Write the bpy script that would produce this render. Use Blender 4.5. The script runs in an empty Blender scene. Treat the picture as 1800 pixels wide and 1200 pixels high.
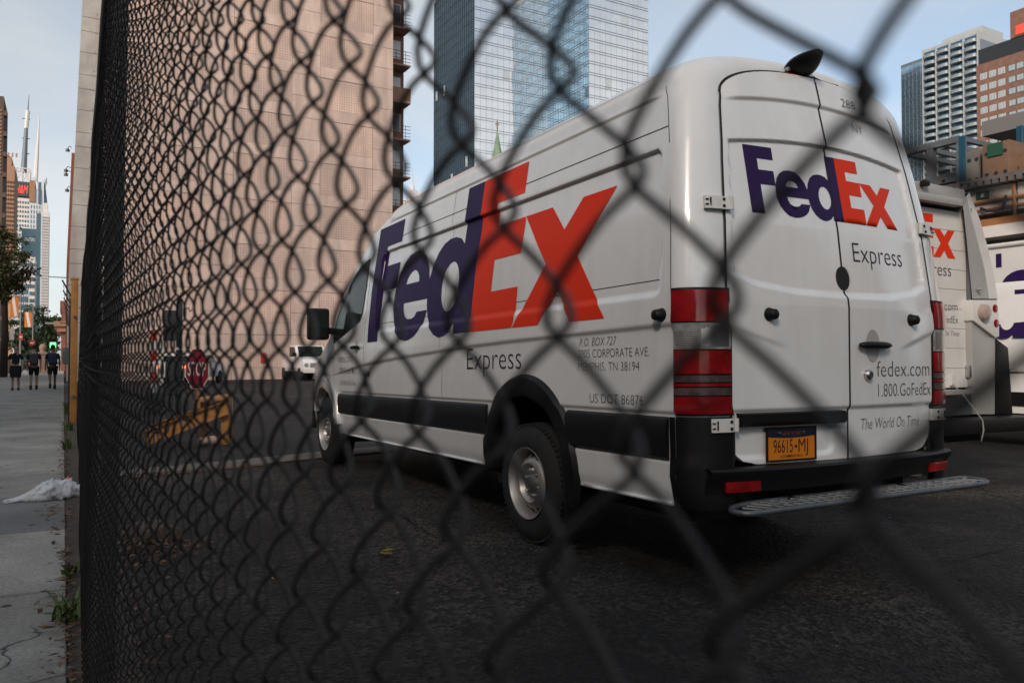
import bpy, bmesh, math, random
import numpy as np
from mathutils import Vector, Matrix
R = math.radians
rnd = random.Random(7)
SC = bpy.context.scene
COL = SC.collection

# ------------------------------------------------------------------ camera, sky, sun, exposure
CAM_H = 1.11
YAW = R(29.37)
PITCH = math.atan(35.0 / 1400.0)
cam = bpy.data.objects.new('camera', bpy.data.cameras.new('camera'))
COL.objects.link(cam)
cam.location = (0, 0, CAM_H)
cam.rotation_euler = (R(90) + PITCH, 0, -YAW)
cam.data.sensor_width = 36.0
cam.data.lens = 28.0
cam.data.clip_start = 0.01
cam.data.clip_end = 6000
cam.data.dof.use_dof = True
cam.data.dof.focus_distance = 5.0
cam.data.dof.aperture_fstop = 6.6
SC.camera = cam

SUN_DIR = Vector((-0.66, -0.57, 0.50)).normalized()      # towards the sun
SUN_EL = math.asin(SUN_DIR.z)
SUN_AZ = math.atan2(SUN_DIR.x, SUN_DIR.y)
world = bpy.data.worlds.new('World')
SC.world = world
world.use_nodes = True
nt = world.node_tree
nt.nodes.clear()
def wn(t, **k):
    n = nt.nodes.new(t)
    for a, b in k.items(): setattr(n, a, b)
    return n
sky = wn('ShaderNodeTexSky', sky_type='NISHITA', sun_disc=False, sun_elevation=R(16), sun_rotation=SUN_AZ,
         air_density=1.0, dust_density=1.6, ozone_density=1.6)
bg = wn('ShaderNodeBackground'); bg.inputs['Strength'].default_value = 0.11
out = wn('ShaderNodeOutputWorld')
tc = wn('ShaderNodeTexCoord')
sep = wn('ShaderNodeSeparateXYZ'); nt.links.new(tc.outputs['Generated'], sep.inputs[0])
zz = wn('ShaderNodeMath', operation='ADD'); nt.links.new(sep.outputs['Z'], zz.inputs[0]); zz.inputs[1].default_value = 0.16
zm = wn('ShaderNodeMath', operation='MAXIMUM'); nt.links.new(zz.outputs[0], zm.inputs[0]); zm.inputs[1].default_value = 0.05
dx = wn('ShaderNodeMath', operation='DIVIDE'); nt.links.new(sep.outputs['X'], dx.inputs[0]); nt.links.new(zm.outputs[0], dx.inputs[1])
dy = wn('ShaderNodeMath', operation='DIVIDE'); nt.links.new(sep.outputs['Y'], dy.inputs[0]); nt.links.new(zm.outputs[0], dy.inputs[1])
cmb = wn('ShaderNodeCombineXYZ'); nt.links.new(dx.outputs[0], cmb.inputs[0]); nt.links.new(dy.outputs[0], cmb.inputs[1])
noi = wn('ShaderNodeTexNoise'); noi.inputs['Scale'].default_value = 0.75; noi.inputs['Detail'].default_value = 7; noi.inputs['Roughness'].default_value = 0.52
noi.inputs['Distortion'].default_value = 0.5
cmo = wn('ShaderNodeVectorMath', operation='ADD'); nt.links.new(cmb.outputs[0], cmo.inputs[0]); cmo.inputs[1].default_value = (2.3, 1.1, 0.0)
nt.links.new(cmo.outputs[0], noi.inputs['Vector'])
ramp = wn('ShaderNodeValToRGB')
ramp.color_ramp.elements[0].position = 0.33; ramp.color_ramp.elements[0].color = (0.28, 0.28, 0.28, 1)
ramp.color_ramp.elements[1].position = 0.60; ramp.color_ramp.elements[1].color = (0.92, 0.92, 0.92, 1)
nt.links.new(noi.outputs['Fac'], ramp.inputs[0])
mix = wn('ShaderNodeMixRGB'); mix.blend_type = 'MIX'
nt.links.new(ramp.outputs[0], mix.inputs[0]); nt.links.new(sky.outputs[0], mix.inputs[1])
bw = wn('ShaderNodeRGBToBW'); nt.links.new(sky.outputs[0], bw.inputs[0])
cl_ = wn('ShaderNodeMixRGB'); cl_.blend_type = 'MULTIPLY'; cl_.inputs[0].default_value = 1.0
nt.links.new(bw.outputs[0], cl_.inputs[1]); cl_.inputs[2].default_value = (0.60, 0.63, 0.65, 1)
ca_ = wn('ShaderNodeMixRGB'); ca_.blend_type = 'ADD'; ca_.inputs[0].default_value = 1.0
nt.links.new(cl_.outputs[0], ca_.inputs[1]); ca_.inputs[2].default_value = (2.25, 2.35, 2.45, 1)
nt.links.new(ca_.outputs[0], mix.inputs[2])
nt.links.new(mix.outputs[0], bg.inputs['Color'])
nt.links.new(bg.outputs[0], out.inputs[0])

sun = bpy.data.objects.new('sun', bpy.data.lights.new('sun', 'SUN'))
COL.objects.link(sun)
sun.data.energy = 2.0
sun.data.angle = R(14)
sun.data.color = (1.0, 0.85, 0.73)
sun.rotation_euler = (-SUN_DIR).to_track_quat('-Z', 'Y').to_euler()
sun.location = (-20, -20, 30)

SC.view_settings.view_transform = 'Standard'
SC.view_settings.look = 'None'
SC.view_settings.gamma = 1.0
SC.view_settings.use_curve_mapping = False
SC.view_settings.exposure = 0.75
SC.render.engine = 'CYCLES'
SC.cycles.use_denoising = True
SC.cycles.max_bounces = 8
SC.cycles.diffuse_bounces = 3
SC.cycles.glossy_bounces = 4
SC.cycles.transmission_bounces = 6
SC.cycles.transparent_max_bounces = 12
SC.cycles.sample_clamp_indirect = 4.0

# ------------------------------------------------------------------ helpers
F_PX = 1400.0
_fw = Vector((math.sin(YAW) * math.cos(PITCH), math.cos(YAW) * math.cos(PITCH), math.sin(PITCH)))
_rt = Vector((math.cos(YAW), -math.sin(YAW), 0))
_up = _rt.cross(_fw)
def at(px, py, d):
    """surveyed point: bearing read off the photograph, d metres away along the line of sight"""
    return Vector((0, 0, CAM_H)) + (_fw + _rt * ((px - 900) / F_PX) + _up * ((600 - py) / F_PX)) * d
def atY(px, py, Y):
    r = _fw + _rt * ((px - 900) / F_PX) + _up * ((600 - py) / F_PX)
    return Vector((0, 0, CAM_H)) + r * (Y / r.y)
def atX(px, py, X):
    r = _fw + _rt * ((px - 900) / F_PX) + _up * ((600 - py) / F_PX)
    return Vector((0, 0, CAM_H)) + r * (X / r.x)
def ip(x, xs, ys): return float(np.interp(x, xs, ys))
def sstep(a, b, x):
    if a == b: return 1.0 if x >= a else 0.0
    t = min(1.0, max(0.0, (x - a) / (b - a)))
    return t * t * (3 - 2 * t)

def tag(o, label=None, cat=None, group=None, kind=None):
    if label: o['label'] = label
    if cat: o['category'] = cat
    if group: o['group'] = group
    if kind: o['kind'] = kind
    return o
def thing(name, label, cat, loc=(0, 0, 0), rz=0.0, group=None):
    o = bpy.data.objects.new(name, None); COL.objects.link(o)
    o.location = loc; o.rotation_euler = (0, 0, rz); o.empty_display_size = 0.1
    return tag(o, label, cat, group)
def link(name, me, parent=None):
    o = bpy.data.objects.new(name, me); COL.objects.link(o)
    if parent is not None: o.parent = parent
    return o
def mesh_of(name, v, f, mat=None, smooth=False, mats=None, mi=None):
    me = bpy.data.meshes.new(name)
    me.from_pydata([tuple(p) for p in v], [], f)
    if mats:
        for m in mats: me.materials.append(m)
        if mi is not None: me.polygons.foreach_set('material_index', mi)
    elif mat is not None: me.materials.append(mat)
    if smooth: me.polygons.foreach_set('use_smooth', [True] * len(me.polygons))
    me.update()
    return me
class MB:
    def __init__(s): s.v = []; s.f = []
    def add(s, v, f):
        n = len(s.v); s.v += [tuple(p) for p in v]; s.f += [tuple(i + n for i in q) for q in f]; return s
    def box(s, c, d, rz=0.0, rx=0.0, ry=0.0):
        x, y, z = d[0] / 2, d[1] / 2, d[2] / 2
        p = [Vector(q) for q in ((-x, -y, -z), (x, -y, -z), (x, y, -z), (-x, y, -z), (-x, -y, z), (x, -y, z), (x, y, z), (-x, y, z))]
        if rx or ry or rz:
            m = Matrix.Rotation(rz, 3, 'Z') @ Matrix.Rotation(ry, 3, 'Y') @ Matrix.Rotation(rx, 3, 'X'); p = [m @ q for q in p]
        c = Vector(c)
        return s.add([q + c for q in p], [(3, 2, 1, 0), (4, 5, 6, 7), (0, 1, 5, 4), (1, 2, 6, 5), (2, 3, 7, 6), (3, 0, 4, 7)])
    def bbox(s, x0, x1, y0, y1, z0, z1): return s.box(((x0 + x1) / 2, (y0 + y1) / 2, (z0 + z1) / 2), (x1 - x0, y1 - y0, z1 - z0))
    def tube(s, pts, r, n=8, caps=True, closed=False):
        pts = [Vector(p) for p in pts]; m = len(pts)
        rr = r if isinstance(r, (list, tuple)) else [r] * m
        rings = []; prev = None
        for i in range(m):
            if closed: t = (pts[(i + 1) % m] - pts[i - 1])
            else: t = pts[min(i + 1, m - 1)] - pts[max(i - 1, 0)]
            t.normalize()
            if prev is None:
                a = Vector((0, 0, 1)) if abs(t.z) < 0.9 else Vector((1, 0, 0))
                u = t.cross(a).normalized()
            else: u = (prev - t * prev.dot(t)).normalized()
            prev = u; w = t.cross(u)
            rings.append([pts[i] + (u * math.cos(2 * math.pi * k / n) + w * math.sin(2 * math.pi * k / n)) * rr[i] for k in range(n)])
        v = [p for q in rings for p in q]; f = []
        for i in range(m if closed else m - 1):
            a = i * n; b = ((i + 1) % m) * n
            for k in range(n): f.append((a + k, a + (k + 1) % n, b + (k + 1) % n, b + k))
        if caps and not closed: f.append(tuple(reversed(range(n)))); f.append(tuple(range((m - 1) * n, m * n)))
        return s.add(v, f)
    def lathe(s, prof, c=(0, 0, 0), axis='Z', n=24, close=False):
        v = []; f = []; m = len(prof)
        for k in range(n):
            a = 2 * math.pi * k / n; ca, sa = math.cos(a), math.sin(a)
            for r, h in prof:
                p = (r * ca, r * sa, h) if axis == 'Z' else ((r * ca, h, r * sa) if axis == 'Y' else (h, r * ca, r * sa))
                v.append((p[0] + c[0], p[1] + c[1], p[2] + c[2]))
        for k in range(n):
            a = k * m; b = ((k + 1) % n) * m
            for i in range(m - 1): f.append((a + i, b + i, b + i + 1, a + i + 1))
        return s.add(v, f)
    def prism(s, poly, fn, d0, d1):
        """poly: list of 2D points; fn(u,v,d)->3D"""
        n = len(poly)
        v = [fn(u, w, d0) for u, w in poly] + [fn(u, w, d1) for u, w in poly]
        f = [tuple(reversed(range(n))), tuple(range(n, 2 * n))] + [(i, (i + 1) % n, n + (i + 1) % n, n + i) for i in range(n)]
        return s.add(v, f)
    def build(s, name, mat, parent=None, smooth=False, bevel=0.0, seg=2, auto=False):
        me = mesh_of(name, s.v, s.f, mat)
        bm = bmesh.new(); bm.from_mesh(me)
        bmesh.ops.recalc_face_normals(bm, faces=bm.faces)
        if bevel > 0:
            es = [e for e in bm.edges if len(e.link_faces) == 2 and e.calc_face_angle(0) > 0.5]
            bmesh.ops.bevel(bm, geom=es, offset=bevel, segments=seg, affect='EDGES', profile=0.6, clamp_overlap=True)
        bm.to_mesh(me); bm.free()
        if smooth or bevel > 0:
            me.polygons.foreach_set('use_smooth', [True] * len(me.polygons))
            if bevel > 0 or auto: me.set_sharp_from_angle(angle=R(38))
        me.update()
        return link(name, me, parent)
def copy_tree(o, parent=None, keep=None):
    c = o.copy(); COL.objects.link(c)
    c.parent = parent
    for ch in list(o.children): copy_tree(ch, c)
    return c

# ------------------------------------------------------------------ materials
MATS = {}
def M(name, col, rough=0.6, metal=0.0, var=0.0, vscale=3.0, bump=0.0, bscale=20.0, coat=0.0, spec=0.5, col2=None, emit=None, estr=0.0, alpha=1.0, trans=0.0, ior=1.45, detail=5.0, dirt=0.0, dscale=0.8, dcol=(0.03, 0.027, 0.024), obj=False):
    m = bpy.data.materials.new(name); m.use_nodes = True; MATS[name] = m
    t = m.node_tree; b = t.nodes['Principled BSDF']
    b.inputs['Base Color'].default_value = (*col, 1)
    b.inputs['Roughness'].default_value = rough; b.inputs['Metallic'].default_value = metal
    b.inputs['Specular IOR Level'].default_value = spec; b.inputs['IOR'].default_value = ior
    b.inputs['Coat Weight'].default_value = coat; b.inputs['Coat Roughness'].default_value = 0.08
    b.inputs['Alpha'].default_value = alpha; b.inputs['Transmission Weight'].default_value = trans
    if emit: b.inputs['Emission Color'].default_value = (*emit, 1); b.inputs['Emission Strength'].default_value = estr
    tc = None
    def coord():
        nonlocal tc
        if tc is None: tc = t.nodes.new('ShaderNodeTexCoord')
        return tc.outputs['Object']
    src = None
    if var > 0 or col2:
        n = t.nodes.new('ShaderNodeTexNoise'); n.inputs['Scale'].default_value = vscale; n.inputs['Detail'].default_value = detail
        n.inputs['Roughness'].default_value = 0.6
        t.links.new(coord(), n.inputs['Vector'])
        r = t.nodes.new('ShaderNodeValToRGB'); r.color_ramp.elements[0].position = 0.3; r.color_ramp.elements[1].position = 0.7
        c2 = col2 if col2 else tuple(min(1, x * (1 + var)) for x in col)
        c1 = col if col2 else tuple(x * (1 - var) for x in col)
        r.color_ramp.elements[0].color = (*c1, 1); r.color_ramp.elements[1].color = (*c2, 1)
        t.links.new(n.outputs['Fac'], r.inputs[0]); src = r.outputs[0]
    if dirt > 0:
        n = t.nodes.new('ShaderNodeTexNoise'); n.inputs['Scale'].default_value = dscale; n.inputs['Detail'].default_value = 8; n.inputs['Roughness'].default_value = 0.68
        t.links.new(coord(), n.inputs['Vector'])
        r = t.nodes.new('ShaderNodeValToRGB'); r.color_ramp.elements[0].position = 0.45; r.color_ramp.elements[1].position = 0.75
        r.color_ramp.elements[0].color = (0, 0, 0, 1); r.color_ramp.elements[1].color = (dirt, dirt, dirt, 1)
        t.links.new(n.outputs['Fac'], r.inputs[0])
        mx = t.nodes.new('ShaderNodeMixRGB'); t.links.new(r.outputs[0], mx.inputs[0])
        if src: t.links.new(src, mx.inputs[1])
        else: mx.inputs[1].default_value = (*col, 1)
        mx.inputs[2].default_value = (*dcol, 1); src = mx.outputs[0]
    if src: t.links.new(src, b.inputs['Base Color'])
    if bump > 0:
        n = t.nodes.new('ShaderNodeTexNoise'); n.inputs['Scale'].default_value = bscale; n.inputs['Detail'].default_value = 6
        t.links.new(coord(), n.inputs['Vector'])
        bn = t.nodes.new('ShaderNodeBump'); bn.inputs['Strength'].default_value = bump; bn.inputs['Distance'].default_value = 0.01
        t.links.new(n.outputs['Fac'], bn.inputs['Height']); t.links.new(bn.outputs[0], b.inputs['Normal'])
    return m
def streaks(m, amount, col, xy=3.0, zs=0.25):
    """rain streaks: noise drawn out vertically, mixed into the base colour"""
    t = m.node_tree; b = t.nodes['Principled BSDF']; lk = b.inputs['Base Color'].links
    g = t.nodes.new('ShaderNodeNewGeometry'); mp = t.nodes.new('ShaderNodeMapping'); mp.inputs['Scale'].default_value = (xy, xy, zs)
    n = t.nodes.new('ShaderNodeTexNoise'); n.inputs['Scale'].default_value = 1.0; n.inputs['Detail'].default_value = 6; n.inputs['Roughness'].default_value = 0.65
    t.links.new(g.outputs['Position'], mp.inputs[0]); t.links.new(mp.outputs[0], n.inputs['Vector'])
    r = t.nodes.new('ShaderNodeValToRGB'); r.color_ramp.elements[0].position = 0.46; r.color_ramp.elements[1].position = 0.72
    r.color_ramp.elements[0].color = (0, 0, 0, 1); r.color_ramp.elements[1].color = (amount, amount, amount, 1)
    t.links.new(n.outputs['Fac'], r.inputs[0])
    mx = t.nodes.new('ShaderNodeMixRGB'); t.links.new(r.outputs[0], mx.inputs[0])
    if lk: t.links.new(lk[0].from_socket, mx.inputs[1])
    else: mx.inputs[1].default_value = b.inputs['Base Color'].default_value
    mx.inputs[2].default_value = (*col, 1); t.links.new(mx.outputs[0], b.inputs['Base Color'])
def srgb(r, g, b):
    f = lambda c: (c / 255 / 12.92) if c <= 10 else ((c / 255 + 0.055) / 1.055) ** 2.4
    return (f(r), f(g), f(b))
# ------------------------------------------------------------------ ground materials
def nodes(m): return m.node_tree, m.node_tree.nodes['Principled BSDF']
def asphalt_mat():
    m = M('asphalt', (0.03, 0.03, 0.031), rough=0.78, spec=0.4)
    t, b = nodes(m); N = t.nodes.new; L = t.links.new
    tc = N('ShaderNodeTexCoord'); co = tc.outputs['Object']
    def noise(sc, det=4, rg=0.6):
        n = N('ShaderNodeTexNoise'); n.inputs['Scale'].default_value = sc; n.inputs['Detail'].default_value = det; n.inputs['Roughness'].default_value = rg
        L(co, n.inputs['Vector']); return n.outputs['Fac']
    def rampn(src, p0, c0, p1, c1):
        r = N('ShaderNodeValToRGB'); r.color_ramp.elements[0].position = p0; r.color_ramp.elements[1].position = p1
        r.color_ramp.elements[0].color = (*c0, 1); r.color_ramp.elements[1].color = (*c1, 1); L(src, r.inputs[0]); return r.outputs[0]
    def mixn(f, a, c, bt='MIX'):
        x = N('ShaderNodeMixRGB'); x.blend_type = bt
        if isinstance(f, float): x.inputs[0].default_value = f
        else: L(f, x.inputs[0])
        for i, s in ((1, a), (2, c)):
            if isinstance(s, tuple): x.inputs[i].default_value = (*s, 1)
            else: L(s, x.inputs[i])
        return x.outputs[0]
    base = rampn(noise(0.7, 8, 0.72), 0.40, (0.0035, 0.0035, 0.004), 0.62, (0.034, 0.031, 0.028))
    patch = rampn(noise(0.16, 3, 0.5), 0.44, (0.6, 0.61, 0.64), 0.56, (1.45, 1.40, 1.34))
    base = mixn(1.0, base, patch, 'MULTIPLY')
    vor = N('ShaderNodeTexVoronoi'); vor.inputs['Scale'].default_value = 45; L(co, vor.inputs['Vector'])
    speck = rampn(vor.outputs['Color'], 0.30, (0.12, 0.12, 0.12), 0.95, (3.0, 2.9, 2.8))
    c = mixn(0.85, base, speck, 'MULTIPLY')
    v2 = N('ShaderNodeTexVoronoi'); v2.inputs['Scale'].default_value = 34; L(co, v2.inputs['Vector'])
    white = rampn(v2.outputs['Distance'], 0.05, (1, 1, 1), 0.10, (0, 0, 0))
    gate = rampn(noise(17, 2), 0.62, (0, 0, 0), 0.66, (1, 1, 1))
    wm = N('ShaderNodeMath'); wm.operation = 'MULTIPLY'; L(white, wm.inputs[0]); L(gate, wm.inputs[1])
    c = mixn(wm.outputs[0], c, (0.22, 0.20, 0.17))
    # cracks
    dn = N('ShaderNodeTexNoise'); dn.inputs['Scale'].default_value = 1.6; dn.inputs['Detail'].default_value = 6; L(co, dn.inputs['Vector'])
    ad = N('ShaderNodeMixRGB'); ad.blend_type = 'ADD'; ad.inputs[0].default_value = 0.9; L(co, ad.inputs[1]); L(dn.outputs['Color'], ad.inputs[2])
    cv = N('ShaderNodeTexVoronoi'); cv.feature = 'DISTANCE_TO_EDGE'; cv.inputs['Scale'].default_value = 0.42; L(ad.outputs[0], cv.inputs['Vector'])
    crack = rampn(cv.outputs['Distance'], 0.0, (1, 1, 1), 0.013, (0, 0, 0))
    c = mixn(crack, c, (0.003, 0.006, 0.006))
    L(c, b.inputs['Base Color'])
    h = mixn(0.5, vor.outputs['Distance'], noise(60, 3), 'ADD'); h = mixn(crack, h, (0, 0, 0))
    bn = N('ShaderNodeBump'); bn.inputs['Strength'].default_value = 1.0; bn.inputs['Distance'].default_value = 0.02
    L(h, bn.inputs['Height']); L(bn.outputs[0], b.inputs['Normal'])
    return m
def walk_mat(name, c0, c1, spots=True):
    m = M(name, c0, rough=0.92, spec=0.25); t, b = nodes(m); N = t.nodes.new; L = t.links.new
    tc = N('ShaderNodeTexCoord'); gm = N('ShaderNodeNewGeometry'); co = gm.outputs['Position']
    def noise(sc, det=5, rg=0.62):
        n = N('ShaderNodeTexNoise'); n.inputs['Scale'].default_value = sc; n.inputs['Detail'].default_value = det; n.inputs['Roughness'].default_value = rg
        L(co, n.inputs['Vector']); return n.outputs['Fac']
    def rampn(src, p0, a, p1, c):
        r = N('ShaderNodeValToRGB'); r.color_ramp.elements[0].position = p0; r.color_ramp.elements[1].position = p1
        r.color_ramp.elements[0].color = (*a, 1); r.color_ramp.elements[1].color = (*c, 1); L(src, r.inputs[0]); return r.outputs[0]
    def mixn(f, a, c, bt='MIX'):
        x = N('ShaderNodeMixRGB'); x.blend_type = bt
        if isinstance(f, float): x.inputs[0].default_value = f
        else: L(f, x.inputs[0])
        for i, s in ((1, a), (2, c)):
            if isinstance(s, tuple): x.inputs[i].default_value = (*s, 1)
            else: L(s, x.inputs[i])
        return x.outputs[0]
    c = rampn(noise(1.3, 7), 0.33, c0, 0.68, c1)
    c = mixn(0.55, c, rampn(noise(55, 3), 0.3, (0.55, 0.55, 0.55), 0.7, (1.35, 1.35, 1.35)), 'MULTIPLY')
    oi = N('ShaderNodeObjectInfo')
    c = mixn(0.5, c, rampn(oi.outputs['Random'], 0.0, (0.72, 0.72, 0.72), 1.0, (1.15, 1.15, 1.13)), 'MULTIPLY')
    if spots:
        v = N('ShaderNodeTexVoronoi'); v.inputs['Scale'].default_value = 5.5; v.inputs['Randomness'].default_value = 1.0; L(co, v.inputs['Vector'])
        s = rampn(v.outputs['Distance'], 0.10, (1, 1, 1), 0.16, (0, 0, 0))
        g = rampn(v.outputs['Color'], 0.45, (0, 0, 0), 0.5, (0.9, 0.9, 0.9))
        mm = N('ShaderNodeMath'); mm.operation = 'MULTIPLY'; L(s, mm.inputs[0]); L(g, mm.inputs[1])
        c = mixn(mm.outputs[0], c, (0.035, 0.034, 0.033))
    dn = N('ShaderNodeTexNoise'); dn.inputs['Scale'].default_value = 2.2; dn.inputs['Detail'].default_value = 6; L(co, dn.inputs['Vector'])
    ad = N('ShaderNodeMixRGB'); ad.blend_type = 'ADD'; ad.inputs[0].default_value = 0.6; L(co, ad.inputs[1]); L(dn.outputs['Color'], ad.inputs[2])
    cv = N('ShaderNodeTexVoronoi'); cv.feature = 'DISTANCE_TO_EDGE'; cv.inputs['Scale'].default_value = 0.5; L(ad.outputs[0], cv.inputs['Vector'])
    crack = rampn(cv.outputs['Distance'], 0.0, (1, 1, 1), 0.006, (0, 0, 0))
    gate = rampn(noise(0.5, 2), 0.5, (0, 0, 0), 0.56, (1, 1, 1))
    mm = N('ShaderNodeMath'); mm.operation = 'MULTIPLY'; L(crack, mm.inputs[0]); L(gate, mm.inputs[1])
    c = mixn(mm.outputs[0], c, (0.02, 0.02, 0.02))
    L(c, b.inputs['Base Color'])
    bn = N('ShaderNodeBump'); bn.inputs['Strength'].default_value = 0.35; bn.inputs['Distance'].default_value = 0.006
    L(noise(70, 4), bn.inputs['Height']); L(bn.outputs[0], b.inputs['Normal'])
    return m
m_asphalt = asphalt_mat()
m_walk = walk_mat('sidewalk_concrete', (0.24, 0.23, 0.21), (0.39, 0.375, 0.345))
m_walkdark = walk_mat('sidewalk_patch', (0.15, 0.15, 0.15), (0.22, 0.22, 0.218))
m_apron = walk_mat('apron_concrete', (0.13, 0.115, 0.10), (0.22, 0.19, 0.165), False)
m_dirt = M('dirt', (0.035, 0.028, 0.022), 0.95, col2=(0.09, 0.07, 0.055), vscale=9, bump=0.8, bscale=40)
m_kerb = M('kerb_stone', (0.24, 0.235, 0.225), 0.85, var=0.2, vscale=4, bump=0.2)
m_joint = M('joint_dirt', (0.03, 0.028, 0.026), 0.95)

# ------------------------------------------------------------------ ground
g = MB(); g.add([(-3000, -600, -0.16), (3000, -600, -0.16), (3000, 4500, -0.16), (-3000, 4500, -0.16)], [(0, 1, 2, 3)])
tag(g.build('ground', M('far_ground', (0.06, 0.06, 0.06), 0.9, var=0.2, vscale=0.05)), kind='structure')
g = MB(); g.bbox(-17, -4.35, -40, 400, -0.3, -0.13)
tag(g.build('road', m_asphalt), kind='structure')
# parking lot: gently uneven sheet
nx, ny = 60, 90
v = []; f = []
for j in range(ny + 1):
    for i in range(nx + 1):
        x = 0.16 + (45 - 0.16) * (i / nx) ** 1.6; y = -14 + 64 * (j / ny)
        z = 0.006 * math.sin(x * 1.3 + 0.7 * y) * math.sin(0.9 * y) if i else 0
        v.append((x, y, z - 0.004))
for j in range(ny):
    for i in range(nx): f.append((j * (nx + 1) + i, j * (nx + 1) + i + 1, (j + 1) * (nx + 1) + i + 1, (j + 1) * (nx + 1) + i))
lot = link('parking_lot', mesh_of('parking_lot', v, f, m_asphalt, True)); tag(lot, kind='structure')
g = MB(); z = 0.008
g.add([(0.3, 8.55, z), (1.6, 8.75, z), (3.6, 9.35, z), (3.6, 9.95, z), (1.6, 9.3, z), (0.3, 9.0, z)], [(0, 1, 4, 5), (1, 2, 3, 4)])
tag(g.build('paving_strip', m_apron), kind='structure')
g = MB(); g.add([(0.55, 8.42, 0.009), (1.9, 8.70, 0.009), (1.9, 8.78, 0.009), (0.55, 8.50, 0.009)], [(0, 1, 2, 3)])
tag(g.build('painted_line', M('worn_orange_line', (0.26, 0.10, 0.03), 0.8, dirt=0.9, dscale=9, dcol=(0.03, 0.028, 0.026))), kind='structure')
# sidewalk: bed, kerb and slabs
g = MB(); g.bbox(-4.15, 0.05, -12, 21.3, -0.3, -0.014)
walk = g.build('sidewalk', m_joint); tag(walk, kind='structure')
rows = [-3.2, -1.65, -0.1, 1.45, 2.97, 4.49, 6.08, 7.70, 9.25, 10.8, 12.35, 13.9, 15.45, 17.0, 18.5, 20.05, 21.3]
colsx = [-4.13, -2.78, -1.42, 0.03]
for j in range(len(rows) - 1):
    for i in range(3):
        dz = rnd.uniform(-0.003, 0.003)
        w = MB().bbox(colsx[i] + 0.006, colsx[i + 1] - 0.006, rows[j] + 0.007, rows[j + 1] - 0.007, -0.1, dz)
        s = w.build('slab', m_walkdark if j == 6 else m_walk, walk, bevel=0.006, seg=1)
g = MB(); g.bbox(-4.13, 0.03, 21.31, 330, -0.12, 0.0)
far = g.build('pavement', m_walk); tag(far, kind='structure')
kb = MB().bbox(-4.36, -4.14, -12, 330, -0.3, 0.004)
tag(kb.build('kerb', m_kerb, bevel=0.02), kind='structure')
g = MB(); n = 480; rr = random.Random(3)
for side in (0,):
    v = []; f = []
    for i in range(n + 1):
        y = -2 + 48 * i / n
        xl = 0.035 - abs(rr.gauss(0, 0.012)); xr = 0.22 + abs(rr.gauss(0, 0.05)); zc = 0.008 + rr.random() * 0.008
        v += [(xl, y, 0.004), (0.09, y, zc), (xr, y, 0.003)]
    for i in range(n): f += [(3 * i, 3 * i + 1, 3 * i + 4, 3 * i + 3), (3 * i + 1, 3 * i + 2, 3 * i + 5, 3 * i + 4)]
    g.add(v, f)
tag(g.build('dirt_strip', m_dirt, smooth=True), kind='structure')

# ------------------------------------------------------------------ buildings
m_conc = M('pale_concrete', (0.51, 0.39, 0.34), 0.9, var=0.12, vscale=0.6, bump=0.15, bscale=5, dirt=0.6, dscale=0.35, dcol=(0.26, 0.205, 0.18))
m_concgrey = M('grey_concrete', (0.36, 0.335, 0.31), 0.9, var=0.16, vscale=0.9, bump=0.15, bscale=6, dirt=0.5, dscale=0.7, dcol=(0.2, 0.18, 0.165))
m_core = M('wall_core', (0.12, 0.095, 0.085), 0.9)
def tile_mat():
    m = M('tile_inlay', (0.43, 0.31, 0.26), 0.8); t, b = nodes(m); N = t.nodes.new; L = t.links.new
    gm = N('ShaderNodeNewGeometry'); sp = N('ShaderNodeSeparateXYZ'); L(gm.outputs['Position'], sp.inputs[0])
    cb = N('ShaderNodeCombineXYZ'); L(sp.outputs['X'], cb.inputs[0]); L(sp.outputs['Z'], cb.inputs[1])
    br = N('ShaderNodeTexBrick'); br.offset = 0.0; br.inputs['Scale'].default_value = 1.0
    br.inputs['Brick Width'].default_value = 0.16; br.inputs['Row Height'].default_value = 0.16; br.inputs['Mortar Size'].default_value = 0.014
    br.inputs['Color1'].default_value = (0.53, 0.40, 0.345, 1); br.inputs['Color2'].default_value = (0.505, 0.385, 0.33, 1); br.inputs['Mortar'].default_value = (0.36, 0.255, 0.21, 1)
    L(cb.outputs[0], br.inputs['Vector'])
    n = N('ShaderNodeTexNoise'); n.inputs['Scale'].default_value = 0.35; n.inputs['Detail'].default_value = 6; L(gm.outputs['Position'], n.inputs['Vector'])
    r = N('ShaderNodeValToRGB'); r.color_ramp.elements[0].color = (0.78, 0.8, 0.82, 1); r.color_ramp.elements[1].color = (1.12, 1.08, 1.05, 1); r.color_ramp.elements[0].position = .35; r.color_ramp.elements[1].position = .65
    L(n.outputs['Fac'], r.inputs[0])
    mx = N('ShaderNodeMixRGB'); mx.blend_type = 'MULTIPLY'; mx.inputs[0].default_value = 1; L(br.outputs['Color'], mx.inputs[1]); L(r.outputs[0], mx.inputs[2])
    L(mx.outputs[0], b.inputs['Base Color']); return m
m_tile = tile_mat()
for m__ in (m_conc, m_tile, m_concgrey): streaks(m__, 0.7, (0.25, 0.195, 0.17), 0.9, 0.10)
m_darkglass = M('dark_window_glass', (0.05, 0.06, 0.075), 0.12, spec=0.8)
m_brick = M('brown_brick', (0.17, 0.09, 0.065), 0.85, var=0.2, vscale=0.8, bump=0.2, bscale=9)
m_bronze = M('bronze_panel', (0.30, 0.15, 0.085), 0.5, var=0.1)
m_frame = M('pale_frame', (0.55, 0.53, 0.5), 0.5)
m_blind = M('window_blind', (0.55, 0.55, 0.56), 0.35, spec=0.6)

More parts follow.
